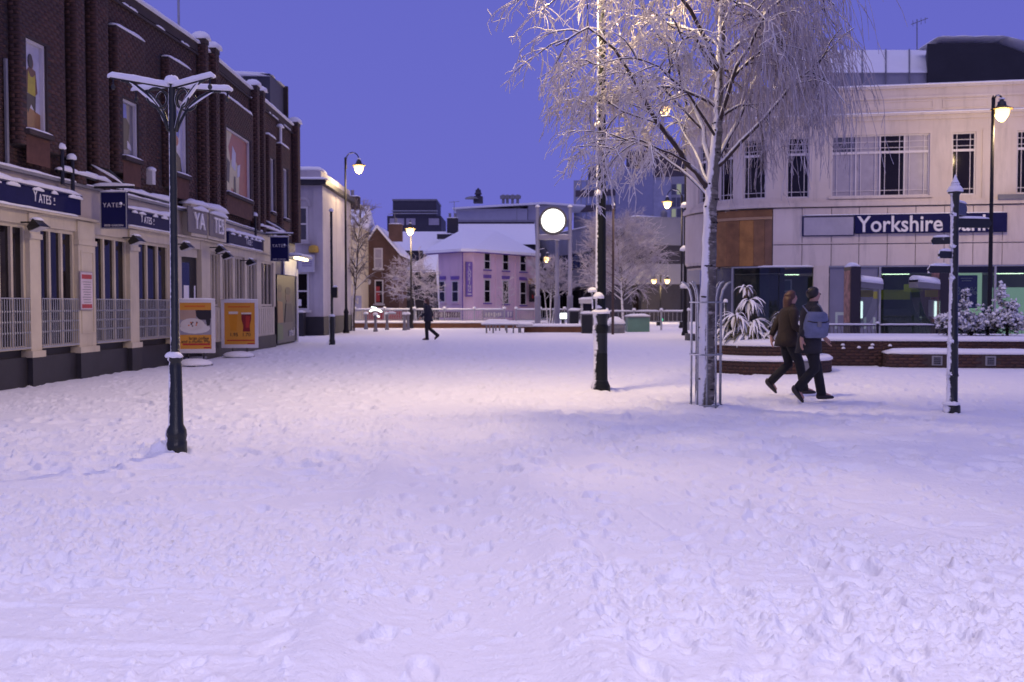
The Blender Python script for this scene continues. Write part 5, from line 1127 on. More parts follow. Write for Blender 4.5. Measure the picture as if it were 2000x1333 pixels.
sgn = bx('shop_sign', emit('shop_sign_white', (.9, .95, 1), 2.5), go, FO2, FO2.U(1306), FO2.U(1327), .2, .3, FO2.Z(1315, 633), FO2.Z(1315, 624)); bx('sign_red', emit('shop_sign_red', (1, .05, .05), 1.2), go, FO2, FO2.U(1301), FO2.U(1305), .2, .3, FO2.Z(1303, 633), FO2.Z(1303, 625)); bx('sign_lime', emit('shop_sign_lime', (.45, .8, .02), 1.0), go, FO2, FO2.U(1314), FO2.U(1328), .2, .3, FO2.Z(1320, 641), FO2.Z(1320, 636))
# tower
tw_ = thing('office_tower', 'taller blue-grey office block with window bands behind the birch', 'office', A(1230, 600, 140)); FW = far_frame(1120, 1352, 140, 135); BLW = mat('tower_panel', (.26, .27, .40), .6, var=.06); DKP = mat('tower_band', (.075, .06, .075), .7)
wall_box('core', GREYP, tw_, FW, 0, FW.U(1352), 12, GB, FW.Z(1150, 352)); bx('blank_wall', BLW, tw_, FW, FW.U(1202), FW.U(1275), -12, .15, GB, FW.Z(1240, 330)); bx('blank_wall', mat('tower_light', (.33, .34, .46), .6), tw_, FW, FW.U(1275.2), FW.U(1309), -12, .10, GB, FW.Z(1290, 352)); wall_box('stair_box', DKP, tw_, FW, FW.U(1148), FW.U(1172), 6, FW.Z(1150, 351.9), FW.Z(1150, 326)); wall_box('lift_tower', DKP, tw_, FW, FW.U(1222), FW.U(1352), 9, FW.Z(1150, 351.9), FW.Z(1300, 292))
for y0, y1 in ((372, 384), (402, 414)): bx('spandrel', DKP, tw_, FW, FW.U(1124), FW.U(1201), .0, .12, FW.Z(1150, y1), FW.Z(1150, y0))
for y0, y1 in ((355, 371), (386, 401), (416, 428)):
    for k in range(7): bx('window', mat('tower_glass', (.30, .34, .52), .15), tw_, FW, FW.U(1125 + k * 10.7), FW.U(1133.5 + k * 10.7), .0, .06, FW.Z(1150, y1), FW.Z(1150, y0))
for y0, y1 in ((360, 380), (386, 404), (408, 424)):
    for k in range(4): bx('window', emit('lit_office', (.45, .5, .25), .25) if (k == 0 and y0 == 408) or (k == 1 and y0 == 360) else GLASSG, tw_, FW, FW.U(1311 + k * 10), FW.U(1319 + k * 10), .0, .06, FW.Z(1330, y1), FW.Z(1330, y0))

# aerials on the far chimneys, downpipes on the pink building
def aerial(parent, p, h=1.3):
    m_ = MB().tube([p, p + Vector((0, 0, h))], .03, 5).tube([p + Vector((-.5, 0, h - .1)), p + Vector((.5, 0, h))], .02, 4)
    for k in range(6): m_.tube([p + Vector((-.45 + .18 * k, -.22, h - .08 + .016 * k)), p + Vector((-.45 + .18 * k, .22, h - .08 + .016 * k))], .014, 4)
    m_.build('aerial', LEAD, parent)
aerial(cs, FS.pt(FS.U(668), -3.5, FS.Z(668, 410))); aerial(tr2, FT.pt(FT.U(884), -3.0, FT.Z(884, 424)), 1.8); aerial(gh, FG.pt(FG.U(768), -1.2, FG.Z(768, 455)), 1.6); aerial(sr, FR.pt(FR.U(1010), -5, FR.Z(1010, 430)), 1.8)
for px in (967, 1006, 1043): bx('downpipe', PINK, pk, FPR, FPR.U(px), FPR.U(px) + .1, .0, .1, GB, ze - .3)
for k, u in enumerate(np.linspace(.6, L1_ - 1, 7)): MB().lathe([(.3, 0), (.3, .5), (.15, .7)], FO1.pt(u, -3 - (k % 2), zr_), 8).build('roof_vent', LEAD, go)
# ------------------------------------------------------------------ street lamps
WARM = (1.0, 0.72, 0.38)
def lantern(parent, c, watts, s=1.0, double=False, col=WARM, spot=None):
    """hanging teardrop lantern, c = hanging point; the lamp's own light sits at the mouth of the bowl"""
    x, y, z = c
    MB().lathe([(.05 * s, 0), (.07 * s, -.06 * s), (.13 * s, -.10 * s), (.15 * s, -.22 * s), (.20 * s, -.26 * s)], c, 14).build('lantern_cap', BLACK, parent, smooth=True)
    MB().lathe([(.16 * s, -.25 * s), (.36 * s, -.33 * s), (.37 * s, -.35 * s), (.30 * s, -.36 * s), (.20 * s, -.34 * s)], c, 18).build('lantern_rim', LAMPTRIM, parent, smooth=True)
    MB().lathe([(.25 * s, -.355 * s), (.255 * s, -.42 * s), (.22 * s, -.56 * s), (.13 * s, -.70 * s), (.04 * s, -.76 * s)], c, 16).build('lamp_bowl', LAMPGLOW, parent, smooth=True)
    MB().dome((x, y, z - .02), .10 * s, .07 * s).build('snow_cap', SNOW, parent, smooth=True)
    if watts:
        l = bpy.data.lights.new('bulb', 'SPOT' if spot else 'POINT'); l.energy = watts
        if spot: l.spot_size = R(spot); l.spot_blend = 0.6
        l.color = col; l.shadow_soft_size = .28
        lo = bpy.data.objects.new('bulb', l); COL.objects.link(lo); lo.parent = parent; lo.location = Vector((x, y, z - .98 * s)) - WLOC[parent.name]; WLOC[lo.name] = Vector((x, y, z))
def lamp(label, base, h, arm, watts, group='street lamps round the square', reach=.66, s=1.0, iron=None, ped=True, rsh=.055, double=False, col=WARM, spot=None):
    t = thing('street_lamp', label, 'street lamp', base, group); x, y, z = base; ir = iron or IRON_S
    pr = [(.17, -.05), (.17, .10), (.125, .20), (.115, 1.0), (.135, 1.06), (.135, 1.12), (.10, 1.2), (rsh * 1.25, 1.3), (rsh, h * .6), (rsh * .85, h)] if ped else [(rsh * 1.4, -.05), (rsh * 1.3, .9), (rsh, 1.0), (rsh * .8, h)]
    MB().lathe(pr, base, 14).build('post', ir, t, smooth=True)
    for a in ([arm] if not double else [arm, arm + math.pi]):
        d = Vector((math.cos(a), math.sin(a), 0)); top = Vector((x, y, z + h)); pts = [top - Vector((0, 0, .5)) + d * .05]
        for k in range(9):
            w = math.pi * (1 - k / 8); pts.append(top + d * (reach / 2 + .05 + reach / 2 * math.cos(w)) + Vector((0, 0, (reach * .55 if not double else .1) * math.sin(w))))
        am = MB().tube(pts, .028, 7).build('arm', ir, t, smooth=True)
        MB().strip(pts[3], pts[6], .07, .035).build('arm_snow', SNOW, am, smooth=True)
        lantern(t, pts[-1] + Vector((0, 0, .02)), watts, s, col=col, spot=spot)
    MB().lathe([(.045, 0), (.06, .03), (.03, .09), (.008, .14)], (x, y, z + h), 10).build('finial', ir, t, smooth=True)
    return t
cl_b = A(1173, 600, 17.5); cl_b.z = 0
lamp('tall snow-streaked lamp post in the middle of the square beside the birch', cl_b, 8.9, R(-125), 2100, rsh=.075, reach=1.3, iron=IRON_S3, spot=164)
lamp('lamp on a tall post beside the street tree near the pale corner building', Vector((A(676, 600, 54).x, 54, 0)), 9.1, R(0), 480, s=1.0, iron=DULL)
lamp('lamp standing at the railing in front of the outbuilding', Vector((A(803, 600, 65.2).x, 65.2, 0)), 6.6, R(-90), 900, reach=.4, rsh=.05, iron=DULL)
lamp('lamp glowing behind the clock posts beside the pink building', Vector((A(1050, 600, 78).x, 78, GB)), 6.6, R(0), 1200, reach=.7, iron=DULL)
lamp('twin-headed lamp far off before the grey ribbon-window office', Vector((A(1290, 600, 84).x, 84, GB)), 5.0, R(0), 300, iron=DULL, reach=.5, double=True, s=.8)
lamp('lamp with golden-lit post just left of the bank corner, low lantern', Vector((A(1331, 600, 66).x, 66, 0)), 8.4, R(180), 450, reach=.9, iron=DULL)
lamp('lamp shining through the birch twigs, on a snowy post near the bank corner', Vector((A(1338, 600, 50).x, 50, 0)), 11.35, R(180), 1300, reach=1.0, rsh=.07, iron=DULL)
lamp('lamp on a black post in front of the bank windows', Vector((A(1933, 600, 35).x, 35, 0)), 8.45, R(5), 420, reach=.26, rsh=.06, iron=DULL)
# one more of the same row stands just behind the photographer and lights the foreground
lamp('lamp post out of sight just behind the camera', Vector((2.2, -4.2, 0)), 8.2, R(150), 2600, col=(.97, .83, .97), spot=165)
# fittings on the central post
cp = [o for o in bpy.data.objects if o.name == 'street_lamp'][0]; cx_, cy_ = cl_b.x, cl_b.y
MB().lathe([(.155, -.05), (.15, .12), (.12, .22), (.118, 1.25), (.13, 1.30), (.13, 1.36)], cl_b, 14).build('pedestal', IRON_S, cp, smooth=True)
MB().dome((cx_, cy_, 1.345), .165, .08).build('collar_snow', SNOW, cp, smooth=True); MB().dome((cx_ - .02, cy_ - .03, 1.43), .07, .08).build('collar_snow', SNOW, cp, smooth=True)
q = MB().tube([(cx_ - .12, cy_, 1.42), (cx_ - .13, cy_, 1.72), (cx_ - .02, cy_, 1.60)], [.03, .035, .03], 7).build('bracket', IRON_S, cp); MB().dome((cx_ - .14, cy_, 1.71), .085, .08).build('bracket_snow', SNOW, q, smooth=True); MB().dome((cx_ - .04, cy_ - .05, 1.60), .10, .11).build('bracket_snow', SNOW, q, smooth=True)
for z in (3.35, 4.5): MB().dome((cx_ - .05, cy_ - .05, z), .07, .1).build('lodged_snow', SNOW, cp, smooth=True)
# the iron fan of brackets under the near-bank lamp
for nm, z in (('lodged_snow', 6.2), ('lodged_snow', 4.1), ('lodged_snow', 2.3)):
    o_ = [o for o in bpy.data.objects if o.name == 'street_lamp.006'][0]; b_ = WLOC[o_.name]; MB().dome((b_.x - .05, b_.y - .1, z), .22, .25, jag=.2).build(nm, SNOW, o_, smooth=True)

# ------------------------------------------------------------------ hanging-basket post, nearest on the left
hb = A(341, 600, 10.15); hb.z = 0
bp = thing('basket_post', 'black hanging-basket post with four snow-loaded curved arms, nearest to the camera', 'post', hb); top = 3.66
MB().lathe([(.105, -.06), (.105, .13), (.096, .15), (.106, .20), (.10, .25), (.072, .31), (.062, .9), (.056, .93), (.074, .95), (.074, .98), (.044, 1.0), (.038, 2.0), (.035, 3.2), (.044, 3.22), (.040, 3.3), (.035, top), (.045, top + .02)], hb, 18).build('post', IRON_S2, bp, smooth=True)
MB().dome((hb.x - .01, hb.y - .01, .975), .088, .06).build('collar_snow', SNOW, bp, smooth=True); MB().dome((hb.x, hb.y, top), .075, .09).build('top_snow', SNOW, bp, smooth=True); MB().dome((hb.x - .14, hb.y - .02, -.02), .13, .16, jag=.15).build('base_snow', SNOW, bp, smooth=True)
for a in (R(-33), R(-147), R(33), R(147)):
    d = Vector((math.cos(a), math.sin(a), 0)); T = hb + Vector((0, 0, top - .03)); L = .58; d = (d + Vector((0, 0, .06)))
    am = MB().tube([T, T + d * L], .016, 8).build('arm', BLACK, bp, smooth=True)
    MB().tube([T + d * (L - .03) - Vector((0, 0, .0)), T + d * (L - .03) - Vector((0, 0, .07))], .008, 5).ell(T + d * (L - .03) - Vector((0, 0, .09)), .022, .022, .028, 7, 5).build('hook', BLACK, am)
    MB().strip(T + d * .03 + Vector((0, 0, .0)), T + d * (L + .02), .068, .058, seg=14, jag=.12).build('arm_snow', SNOW, am, smooth=True)
    cv = [hb + d * .04 + Vector((0, 0, 3.20))] + [hb + d * (.04 + .44 * (1 - math.cos(k / 8 * math.pi / 2) * .55 - .45 * (1 - k / 8))) + Vector((0, 0, 3.20 + .42 * math.sin(k / 8 * math.pi / 2))) for k in range(1, 9)]
    sc = MB().tube(cv, .015, 7).build('scroll_bracket', IRON_S2, bp, smooth=True)
    MB().strip(cv[3], cv[7], .032, .02, seg=8).build('bracket_snow', SNOW, sc, smooth=True)
    rc = hb + d * .145 + Vector((0, 0, top - .155)); rg = [rc + d * .095 * math.cos(w) + Vector((0, 0, .095 * math.sin(w))) for w in np.linspace(0, 2 * math.pi, 17)]
    MB().tube(rg, .010, 6, cap=False).build('ring', IRON_S2, bp, smooth=True)

# ------------------------------------------------------------------ finger post on the right
fb = A(1862, 600, 14.1); fb.z = 0
fp = thing('finger_post', 'black fingerpost with snowy finial and pointing arms in front of the bank', 'signpost', fb); X0, Y0 = fb.x, fb.y
MB().lathe([(.115, -.05), (.112, .10), (.10, .13), (.075, .17), (.072, .5), (.085, .52), (.075, .56), (.07, .95), (.08, .97), (.066, 1.0), (.058, 1.7), (.054, 2.6), (.058, 3.0), (.085, 3.03), (.05, 3.06)], fb, 16).build('post', IRON_S2, fp, smooth=True)
q = MB().lathe([(.09, 3.02), (.095, 3.05), (.05, 3.10), (.055, 3.16), (.03, 3.2), (.005, 3.27)], fb, 14).build('finial', BLACK, fp, smooth=True); MB().dome((X0, Y0, 3.045), .105, .09).build('finial_snow', SNOW, q, smooth=True); MB().lathe([(.05, 3.12), (.06, 3.15), (.03, 3.21), (.004, 3.28)], fb, 12).build('finial_snow', SNOW, q, smooth=True)
for (a, z, L, hh) in ((R(50), 2.83, .52, .17), (R(12), 2.62, .58, .13), (R(152), 2.38, .30, .10), (R(205), 2.18, .30, .10), (R(190), 1.98, .40, .10)):
    d = Vector((math.cos(a), math.sin(a), 0)); f = Frame((X0, Y0), q=(X0 + d.x, Y0 + d.y))
    ar = MB().fpoly(f, [(.05, z - hh / 2), (L * .9, z - hh / 2), (L, z), (L * .9, z + hh / 2), (.05, z + hh / 2)], -.012, .012).build('finger_arm', IRON_S2, fp)
    snowstrip(ar, f.pt(.06, 0, z + hh / 2), f.pt(L * .9, 0, z + hh / 2), .055, .035)
    if L < .45: snowstrip(ar, f.pt(.06, .014, z - .03), f.pt(L * .95, .014, z - .05), .03, .07, name='blown_snow', jag=.6)
for z in (2.72, 2.28, 1.85, .98, .53): MB().dome((X0 - .035, Y0 - .03, z), .045, .04, jag=.2).build('lodged_snow', SNOW, fp, smooth=True)
MB().dome((X0 - .02, Y0 - .02, .12), .12, .05).build('foot_snow', SNOW, fp, smooth=True)

# ------------------------------------------------------------------ birch guard
gd = thing('tree_guard', 'galvanised hooped tree guard standing round the birch trunk', 'tree guard', tb); GR = .222; 
for k in range(10):
    a = 2 * math.pi * k / 10 + .2; d = Vector((math.cos(a), math.sin(a), 0)); b = tb + d * GR; top_ = 1.86
    MB().tube([b + Vector((0, 0, -.06)), b + Vector((0, 0, 1.62)), b + d * .03 + Vector((0, 0, 1.74)), b + d * .09 + Vector((0, 0, 1.83)), b + d * .15 + Vector((0, 0, top_))], .0135, 6).build('upright', STEEL_S, gd, smooth=True)
for z in (.06, .80, 1.56):
    MB().tube([tb + Vector((math.cos(w) * (GR + .012), math.sin(w) * (GR + .012), z)) for w in np.linspace(0, 2 * math.pi, 25)], .013, 6, cap=False).build('hoop', STEEL_S, gd, smooth=True)

# ------------------------------------------------------------------ thin posts and bollards
def slim_post(label, px, Yp, h, r, ped=0, m_=None, name='metal_post'):
    b = A(px, 600, Yp); b.z = 0; t = thing(name, label, 'post', b)
    prof = [(r * 2.3, -.05), (r * 2.3, .12), (r * 1.9, .18), (r * 1.9, ped), (r * 2.2, ped + .05), (r, ped + .1)] if ped else [(r * 1.2, -.05)]
    MB().lathe(prof + [(r, h * .6), (r * .9, h)], b, 12).build('shaft', m_ or IRON_S, t, smooth=True); MB().dome((b.x, b.y, h), r * 1.6, r * 2.2).build('snow_cap', SNOW, t, smooth=True)
    if ped: MB().dome((b.x, b.y, ped + .04), r * 2.4, .1).build('collar_snow', SNOW, t, smooth=True)
    return t
t = slim_post('black post with a small box in front of the pale corner building', 648, 38.8, 5.0, .055, 1.0); b = WLOC[t.name]; MB().box(b.x + .05, b.x + .22, b.y - .1, b.y + .1, 1.75, 2.15).build('meter_box', BLACK, t); snowstrip(t, (b.x + .05, b.y, 2.15), (b.x + .22, b.y, 2.15), .2, .08)
slim_post('grey awning post beside the poster wall at the end of the pub', 545, 38.6, 2.9, .05, 0, LEAD)
slim_post('thin brown pole rising in front of the broad frosted tree', 1197, 52, 6.5, .06, 0, mat('rust_brown', (.07, .04, .035), .6))
slim_post('short black post beside the spiky frosted plant and tree guard', 1417, 24.2, 1.55, .035)
def bollard(px, py, label):
    b = G(px, py); t = thing('bollard', label, 'bollard', b, 'bollards in front of the railing'); MB().lathe([(.14, -.05), (.12, .1), (.085, .2), (.075, .8), (.10, .84), (.10, .9), (.07, .93)], b, 12).build('shaft', mat('bollard_grey', (.20, .19, .22), .5, var=.15), t, smooth=True); MB().dome((b.x, b.y, .91), .15, .15).build('snow_cap', SNOW, t, smooth=True)
bollard(715, 643, 'bollard nearest the street tree, leftmost of its row'); bollard(733.5, 648, 'bollard standing closest to the camera in its row'); bollard(756, 644, 'bollard in the middle of the row before the railing'); bollard(790, 645, 'left one of the close pair of bollards near the railing lamp'); bollard(797, 644, 'right one of the close pair of bollards near the railing lamp')
q = thing('cycle_rail', 'snow-topped horizontal rail joining two bollards', 'rail', A(764, 614, 56)); MB().tube([A(757, 613, 57), A(773, 613, 57)], .04, 6).build('rail', STEEL, q); snowstrip(q, A(757, 612, 57), A(773, 612, 57), .14, .10)

# ------------------------------------------------------------------ low wall and railing at the far edge of the square
def railing(label, pa, pb, bays_, top_, infill, m_=STEEL):
    a, b = Vector(pa), Vector(pb); t = thing('railing', label, 'railing', a.lerp(b, .5), 'railings at the far edge'); f = Frame(a.xy, q=b.xy); L = (b - a).length
    for k in range(bays_ + 1):
        u = L * k / bays_; MB().fbox(f, u - .05, u + .05, -.05, .05, 0, top_).build('rail_post', m_, t); MB().dome(f.pt(u, 0, top_), .12, .14).build('snow_cap', SNOW, t, smooth=True)
    for k in range(bays_):
        u0, u1 = L * k / bays_ + .06, L * (k + 1) / bays_ - .06; q = MB().fbox(f, u0, u1, -.02, .02, top_ - .1, top_ - .05).build('rail', m_, t); MB().fbox(f, u0, u1, -.02, .02, .48, .52).build('rail', m_, t)
        g = MB(); n = max(6, int((u1 - u0) / infill))
        for i in range(n):
            x = u0 + (u1 - u0) * (i + .5) / n; g.fbox(f, x - .012, x + .012, -.01, .01, .52, top_ - .1)
        if infill < .2:
            for i in range(n - 3):
                x = u0 + (u1 - u0) * (i + .5) / n; dx = (u1 - u0) / n * 3; g.tube([f.pt(x, 0, .52), f.pt(x + dx, 0, top_ - .1)], .012, 4); 
        g.build('lattice', m_, q); snowstrip(q, f.pt(u0, 0, top_ - .05), f.pt(u1, 0, top_ - .05), .12, .08, jag=.15)
    return t, f, L
def low_wall(label, pa, pb, h, wd=.4):
    a, b = Vector(pa), Vector(pb); t = thing('low_wall', label, 'wall', a.lerp(b, .5), 'low brick walls'); f = Frame(a.xy, q=b.xy); L = (b - a).length
    bx('body', mat('rust_brick', (.17, .075, .04), .9, var=.2, vscale=3, bmp=.3), t, f, 0, L, -wd, 0, -.1, h); snowstrip(t, f.pt(-.05, -wd / 2, h), f.pt(L + .05, -wd / 2, h), wd + .1, .16, jag=.12); return t
Y_ = 66.0
low_wall('low rust-brick wall carrying the long lattice railing', (A(632, 600, Y_).x, Y_, 0), (A(1075, 600, Y_).x, Y_, 0), .30)
railing('long lattice railing with snow-topped rail in front of the pink building', (A(634, 600, Y_ + .2).x, Y_ + .2, 0), (A(985, 600, Y_ + .2).x, Y_ + .2, 0), 6, 1.22, .15)
railing('short lattice railing behind the clock posts', (A(1008, 600, Y_ + .2).x, Y_ + .2, 0), (A(1150, 600, Y_ + .2).x, Y_ + .2, 0), 3, 1.22, .15)
railing('plain steel railing between the central lamp and the bank corner', (A(1185, 600, 60).x, 60, 0), (A(1345, 600, 60).x, 60, 0), 3, 1.15, .35)
# banners tied behind the railing
def banner(label, px0, px1, py0, py1, Yb, m_, word):
    t = thing('banner', label, 'banner', A((px0 + px1) / 2, py1, Yb), 'banners behind the railing'); f = far_frame(px0, px1, Yb); bx('cloth', m_, t, f, 0, f.U(px1), -.01, .01, f.Z(px0, py1), f.Z(px0, py0))
    u = f.U(px0 + 5); zc = f.Z(px0, (py0 + py1) / 2); rg = random.Random(word)                      # worn, unreadable strokes of lettering
    while u < f.U(px1 - 5):
        w_ = rg.uniform(.05, .09); h_ = rg.uniform(.10, .19)
        if rg.random() < .78: bx('letter_stroke', OFFW, t, f, u, u + w_, .0105, .016, zc - h_, zc + h_ * rg.uniform(.5, 1))
        u += w_ + rg.uniform(.05, .12)
    for px in (px0, px1): MB().tube([Vector((f.pt(f.U(px), 0, 0).x, Yb - .01, .1)), Vector((f.pt(f.U(px), 0, 0).x, Yb - .01, f.Z(px0, py0)))], .02, 5).build('stake', LEAD, t)
banner('dark purple banner with pale lettering behind the railing, near the walker', 846, 898, 609, 621, 67, mat('banner_plum', (.09, .05, .11), .7), 1)
banner('lilac banner with white script behind the railing', 943, 1002, 607, 621, 67.1, mat('banner_lilac', (.30, .24, .42), .7), 2)
# lit arch decoration
de = thing('light_arch', 'small arched decoration of white lights in front of the railing', 'decoration', Vector((A(733, 600, 61).x, 61, 0)))
GL = emit('white_lights', (.82, 1, .92), 4.0)
for k, r_ in enumerate((.42, .33)):
    MB().tube([A(733, 609, 61) + Vector((r_ * math.cos(w), 0, r_ * .55 * math.sin(w) - .1)) for w in np.linspace(.3, 2.6, 10)], .022, 5).build('light_rope', GL, de)
MB().tube([A(725, 600, 61), A(735, 602, 61)], .03, 5).build('light_rope', GL, de); MB().tube([A(729, 615, 61), A(741, 619, 61)], .035, 5).build('light_rope', GL, de)
MB().tube([A(733, 620, 61), Vector((A(733, 620, 61).x, 61, 0))], .04, 6).build('stand', LEAD, de)

# ------------------------------------------------------------------ clock
YC = 59.0; cb = A(1082, 600, YC); cb.z = .0
ck = thing('town_clock', 'round glowing clock held between three grey poles', 'clock', cb)
for k, (px, yy, z1) in enumerate(((1050, YC, 405), (1113, YC, 405), (1088, YC + 1.2, 470))):
    b = A(px, 600, yy); zt_ = A(px, z1, yy).z; MB().lathe([(.17, -.05), (.17, 1.9), (.20, 1.95), (.12, 2.05), (.11, zt_)], (b.x, b.y, 0), 12).build('pole', mat('pole_grey', (.30, .29, .36), .45, .2), ck, smooth=True); MB().dome((b.x, b.y, zt_), .14, .14).build('snow_cap', SNOW, ck, smooth=True)
cc = A(1080, 432, YC)
def disc(c, r, y0, y1, n=36): return MB().add([(c.x + r * math.cos(2 * math.pi * k / n), y, c.z + r * math.sin(2 * math.pi * k / n)) for y in (y0, y1) for k in range(n)], [tuple(range(n)), tuple(range(2 * n - 1, n - 1, -1))] + [(k, n + k, n + (k + 1) % n, (k + 1) % n) for k in range(n)])
hs_ = disc(cc, .80, YC - .16, YC + .2).build('housing', mat('clock_case', (.10, .09, .09), .5), ck)
disc(cc, .67, YC - .20, YC - .162).build('dial', emit('clock_dial', (.98, 1.0, .88), 2.4), ck)
for k in range(60):
    a = 2 * math.pi * k / 60; o_, i_ = .665, .64 if k % 5 else .58; d = Vector((math.sin(a), 0, math.cos(a))); s_ = Vector((math.cos(a), 0, -math.sin(a))) * .008
    if k % 5 == 0 or True: MB().add([cc + d * o_ + s_ + Vector((0, -.203, 0)), cc + d * o_ - s_ + Vector((0, -.203, 0)), cc + d * i_ - s_ + Vector((0, -.203, 0)), cc + d * i_ + s_ + Vector((0, -.203, 0)), cc + d * o_ + s_ + Vector((0, -.2, 0)), cc + d * o_ - s_ + Vector((0, -.2, 0)), cc + d * i_ - s_ + Vector((0, -.2, 0)), cc + d * i_ + s_ + Vector((0, -.2, 0))], [(0, 1, 2, 3), (0, 4, 5, 1), (1, 5, 6, 2), (2, 6, 7, 3), (3, 7, 4, 0)]).build('minute_mark', mat('clock_mark', (.05, .06, .02), .6), ck)
for a, L in ((R(250), .12), (R(60), .10)): MB().tube([cc + Vector((0, -.21, 0)), cc + Vector((math.sin(a) * L, -.21, math.cos(a) * L))], .008, 5).build('clock_hand', BLACK, ck)
MB().tube([cc + Vector((-.05, -.205, 0)), cc + Vector((.05, -.205, 0))], .012, 5).build('hub', LEAD, ck)
z_ = A(1080, 463, YC).z; MB().box(A(1050, 600, YC).x, A(1113, 600, YC).x, YC - .12, YC + .12, z_ - .16, z_ + .10).build('cross_beam', mat('pole_grey', (.3, .29, .36), .45, .2), ck); snowstrip(ck, (A(1052, 600, YC).x, YC, z_ + .10), (A(1111, 600, YC).x, YC, z_ + .10), .2, .06)

# ------------------------------------------------------------------ benches and the low planter below the clock
def bench(label, px0, px1, Yb, zs=.45):
    a, b = A(px0, 600, Yb), A(px1, 600, Yb); L = b.x - a.x; t = thing('bench', label, 'bench', Vector(((a.x + b.x) / 2, Yb, 0)), 'benches below the clock')
    for k in range(4): MB().box(a.x, b.x, Yb - .24 + k * .125, Yb - .14 + k * .125, zs - .05, zs).build('slat', LEAD, t)
    for x in (a.x + .25, a.x + .6, b.x - .6, b.x - .25): MB().box(x - .04, x + .04, Yb - .2, Yb + .2, -.05, zs - .05).build('leg', LEAD, t)
    snowstrip(t, (a.x - .03, Yb, zs), (b.x + .03, Yb, zs), .58, .15, jag=.1)
bench('snow-covered slatted bench nearer the walker, left of the planter', 941, 1012, 54); bench('snow-covered slatted bench behind the nearer one', 948, 996, 59, .5)
pl_ = low_wall('low brick planter wall under the clock poles', (A(1024, 600, 55.5).x, 55.5, 0), (A(1146, 600, 55.5).x, 55.5, 0), .30, .9)
slb = thing('stone_slab', 'snowy stone slab seat lying along the planter under the clock', 'seat', Vector((A(1045, 600, 55).x, 55, 0))); MB().box(A(1008, 600, 55).x, A(1040, 600, 55).x, 54.7, 55.4, .30, .42).build('slab', OFFW, slb); MB().box(A(1012, 600, 55).x, A(1018, 600, 55).x, 54.8, 55.3, -.05, .30).build('support', LEAD, slb); snowstrip(slb, (A(1006, 600, 55).x, 55.05, .42), (A(1041, 600, 55).x, 55.05, .42), .8, .14)
# litter bins and kiosk things near the central lamp
def binn(label, px, Yb, w, h, m_, cat='bin', name='litter_bin', dome=True):
    b = A(px, 600, Yb); b.z = 0; t = thing(name, label, cat, b); MB().box(b.x - w / 2, b.x + w / 2, Yb - w / 2, Yb + w / 2, -.05, h).build('body', m_, t); MB().box(b.x - w / 2 - .04, b.x + w / 2 + .04, Yb - w / 2 - .04, Yb + w / 2 + .04, h + .001, h + .06).build('lid', LEAD, t); snowstrip(t, (b.x - w / 2 - .05, Yb, h + .06), (b.x + w / 2 + .05, Yb, h + .06), w + .1, .14, jag=.1); return t
binn('dark litter bin with thick snow on its lid beside the low planter', 1146, 54, .55, .95, BLACK); binn('greenish cabinet by the plain steel railing', 1245, 57, 1.2, .78, mat('cabinet_green', (.12, .24, .19), .5), 'cabinet', 'service_cabinet')
binn('black bin behind the right clock pole', 1121, 57, .5, 1.1, BLACK)
kk_ = thing('ticket_kiosk', 'small pale canopy kiosk with red and blue trim beside the clock', 'kiosk', Vector((A(1150, 600, 58).x, 58, 0))); fk = far_frame(1133, 1168, 58)
for px in (1134, 1164): bx('leg', OFFW, kk_, fk, fk.U(px), fk.U(px) + .12, -.1, .0, 0, 1.55)
bx('canopy', OFFW, kk_, fk, fk.U(1132), fk.U(1169), -.6, .1, 1.55, 1.78); bx('window', GLASSD, kk_, fk, fk.U(1139), fk.U(1160), -.1, -.05, 1.15, 1.5); bx('trim', RED, kk_, fk, fk.U(1139), fk.U(1150), -.1, -.04, 1.0, 1.12); bx('trim', P['bl'], kk_, fk, fk.U(1151), fk.U(1160), -.1, -.04, 1.0, 1.12); bx('counter', LEAD, kk_, fk, fk.U(1138), fk.U(1162), -.3, .0, .0, .98); snowstrip(kk_, fk.pt(fk.U(1131), -.25, 1.78), fk.pt(fk.U(1170), -.25, 1.78), .75, .14)
ls = thing('lit_sign', 'small white lit sign between the clock poles', 'sign', Vector((A(1100, 600, 62).x, 62, 0))); fl_ = far_frame(1092, 1107, 62); bx('case', BLACK, ls, fl_, -.05, fl_.U(1107) + .05, -.15, -.01, fl_.Z(1100, 624), fl_.Z(1100, 611)); bx('face', emit('sign_white', (.85, 1, .95), 2.2), ls, fl_, 0, fl_.U(1107), -.009, .01, fl_.Z(1100, 623), fl_.Z(1100, 612)); bx('post', BLACK, ls, fl_, .15, .3, -.15, -.05, 0, fl_.Z(1100, 624) - .001)
for k, (px, yy, r_) in enumerate(((1193, 55, .35), (1206, 54.5, .42), (1201, 55.6, .40))):
    b = A(px, 600, yy); b.z = 0; t = thing('stone_boulder', ['snow-capped boulder left of the thin brown pole', 'larger snow-capped boulder at the foot of the thin brown pole', 'snow-capped boulder behind the other two by the thin brown pole'][k], 'boulder', b, 'snowy boulders by the brown pole'); MB().lathe([(r_, -.05), (r_ * 1.05, .15 + .1 * k), (r_ * .8, .42 + .1 * k)], b, 9, jag=.12).build('stone', LEAD, t); MB().dome((b.x, b.y, .36 + .1 * k), r_, .28).build('snow_cap', SNOW, t, smooth=True)
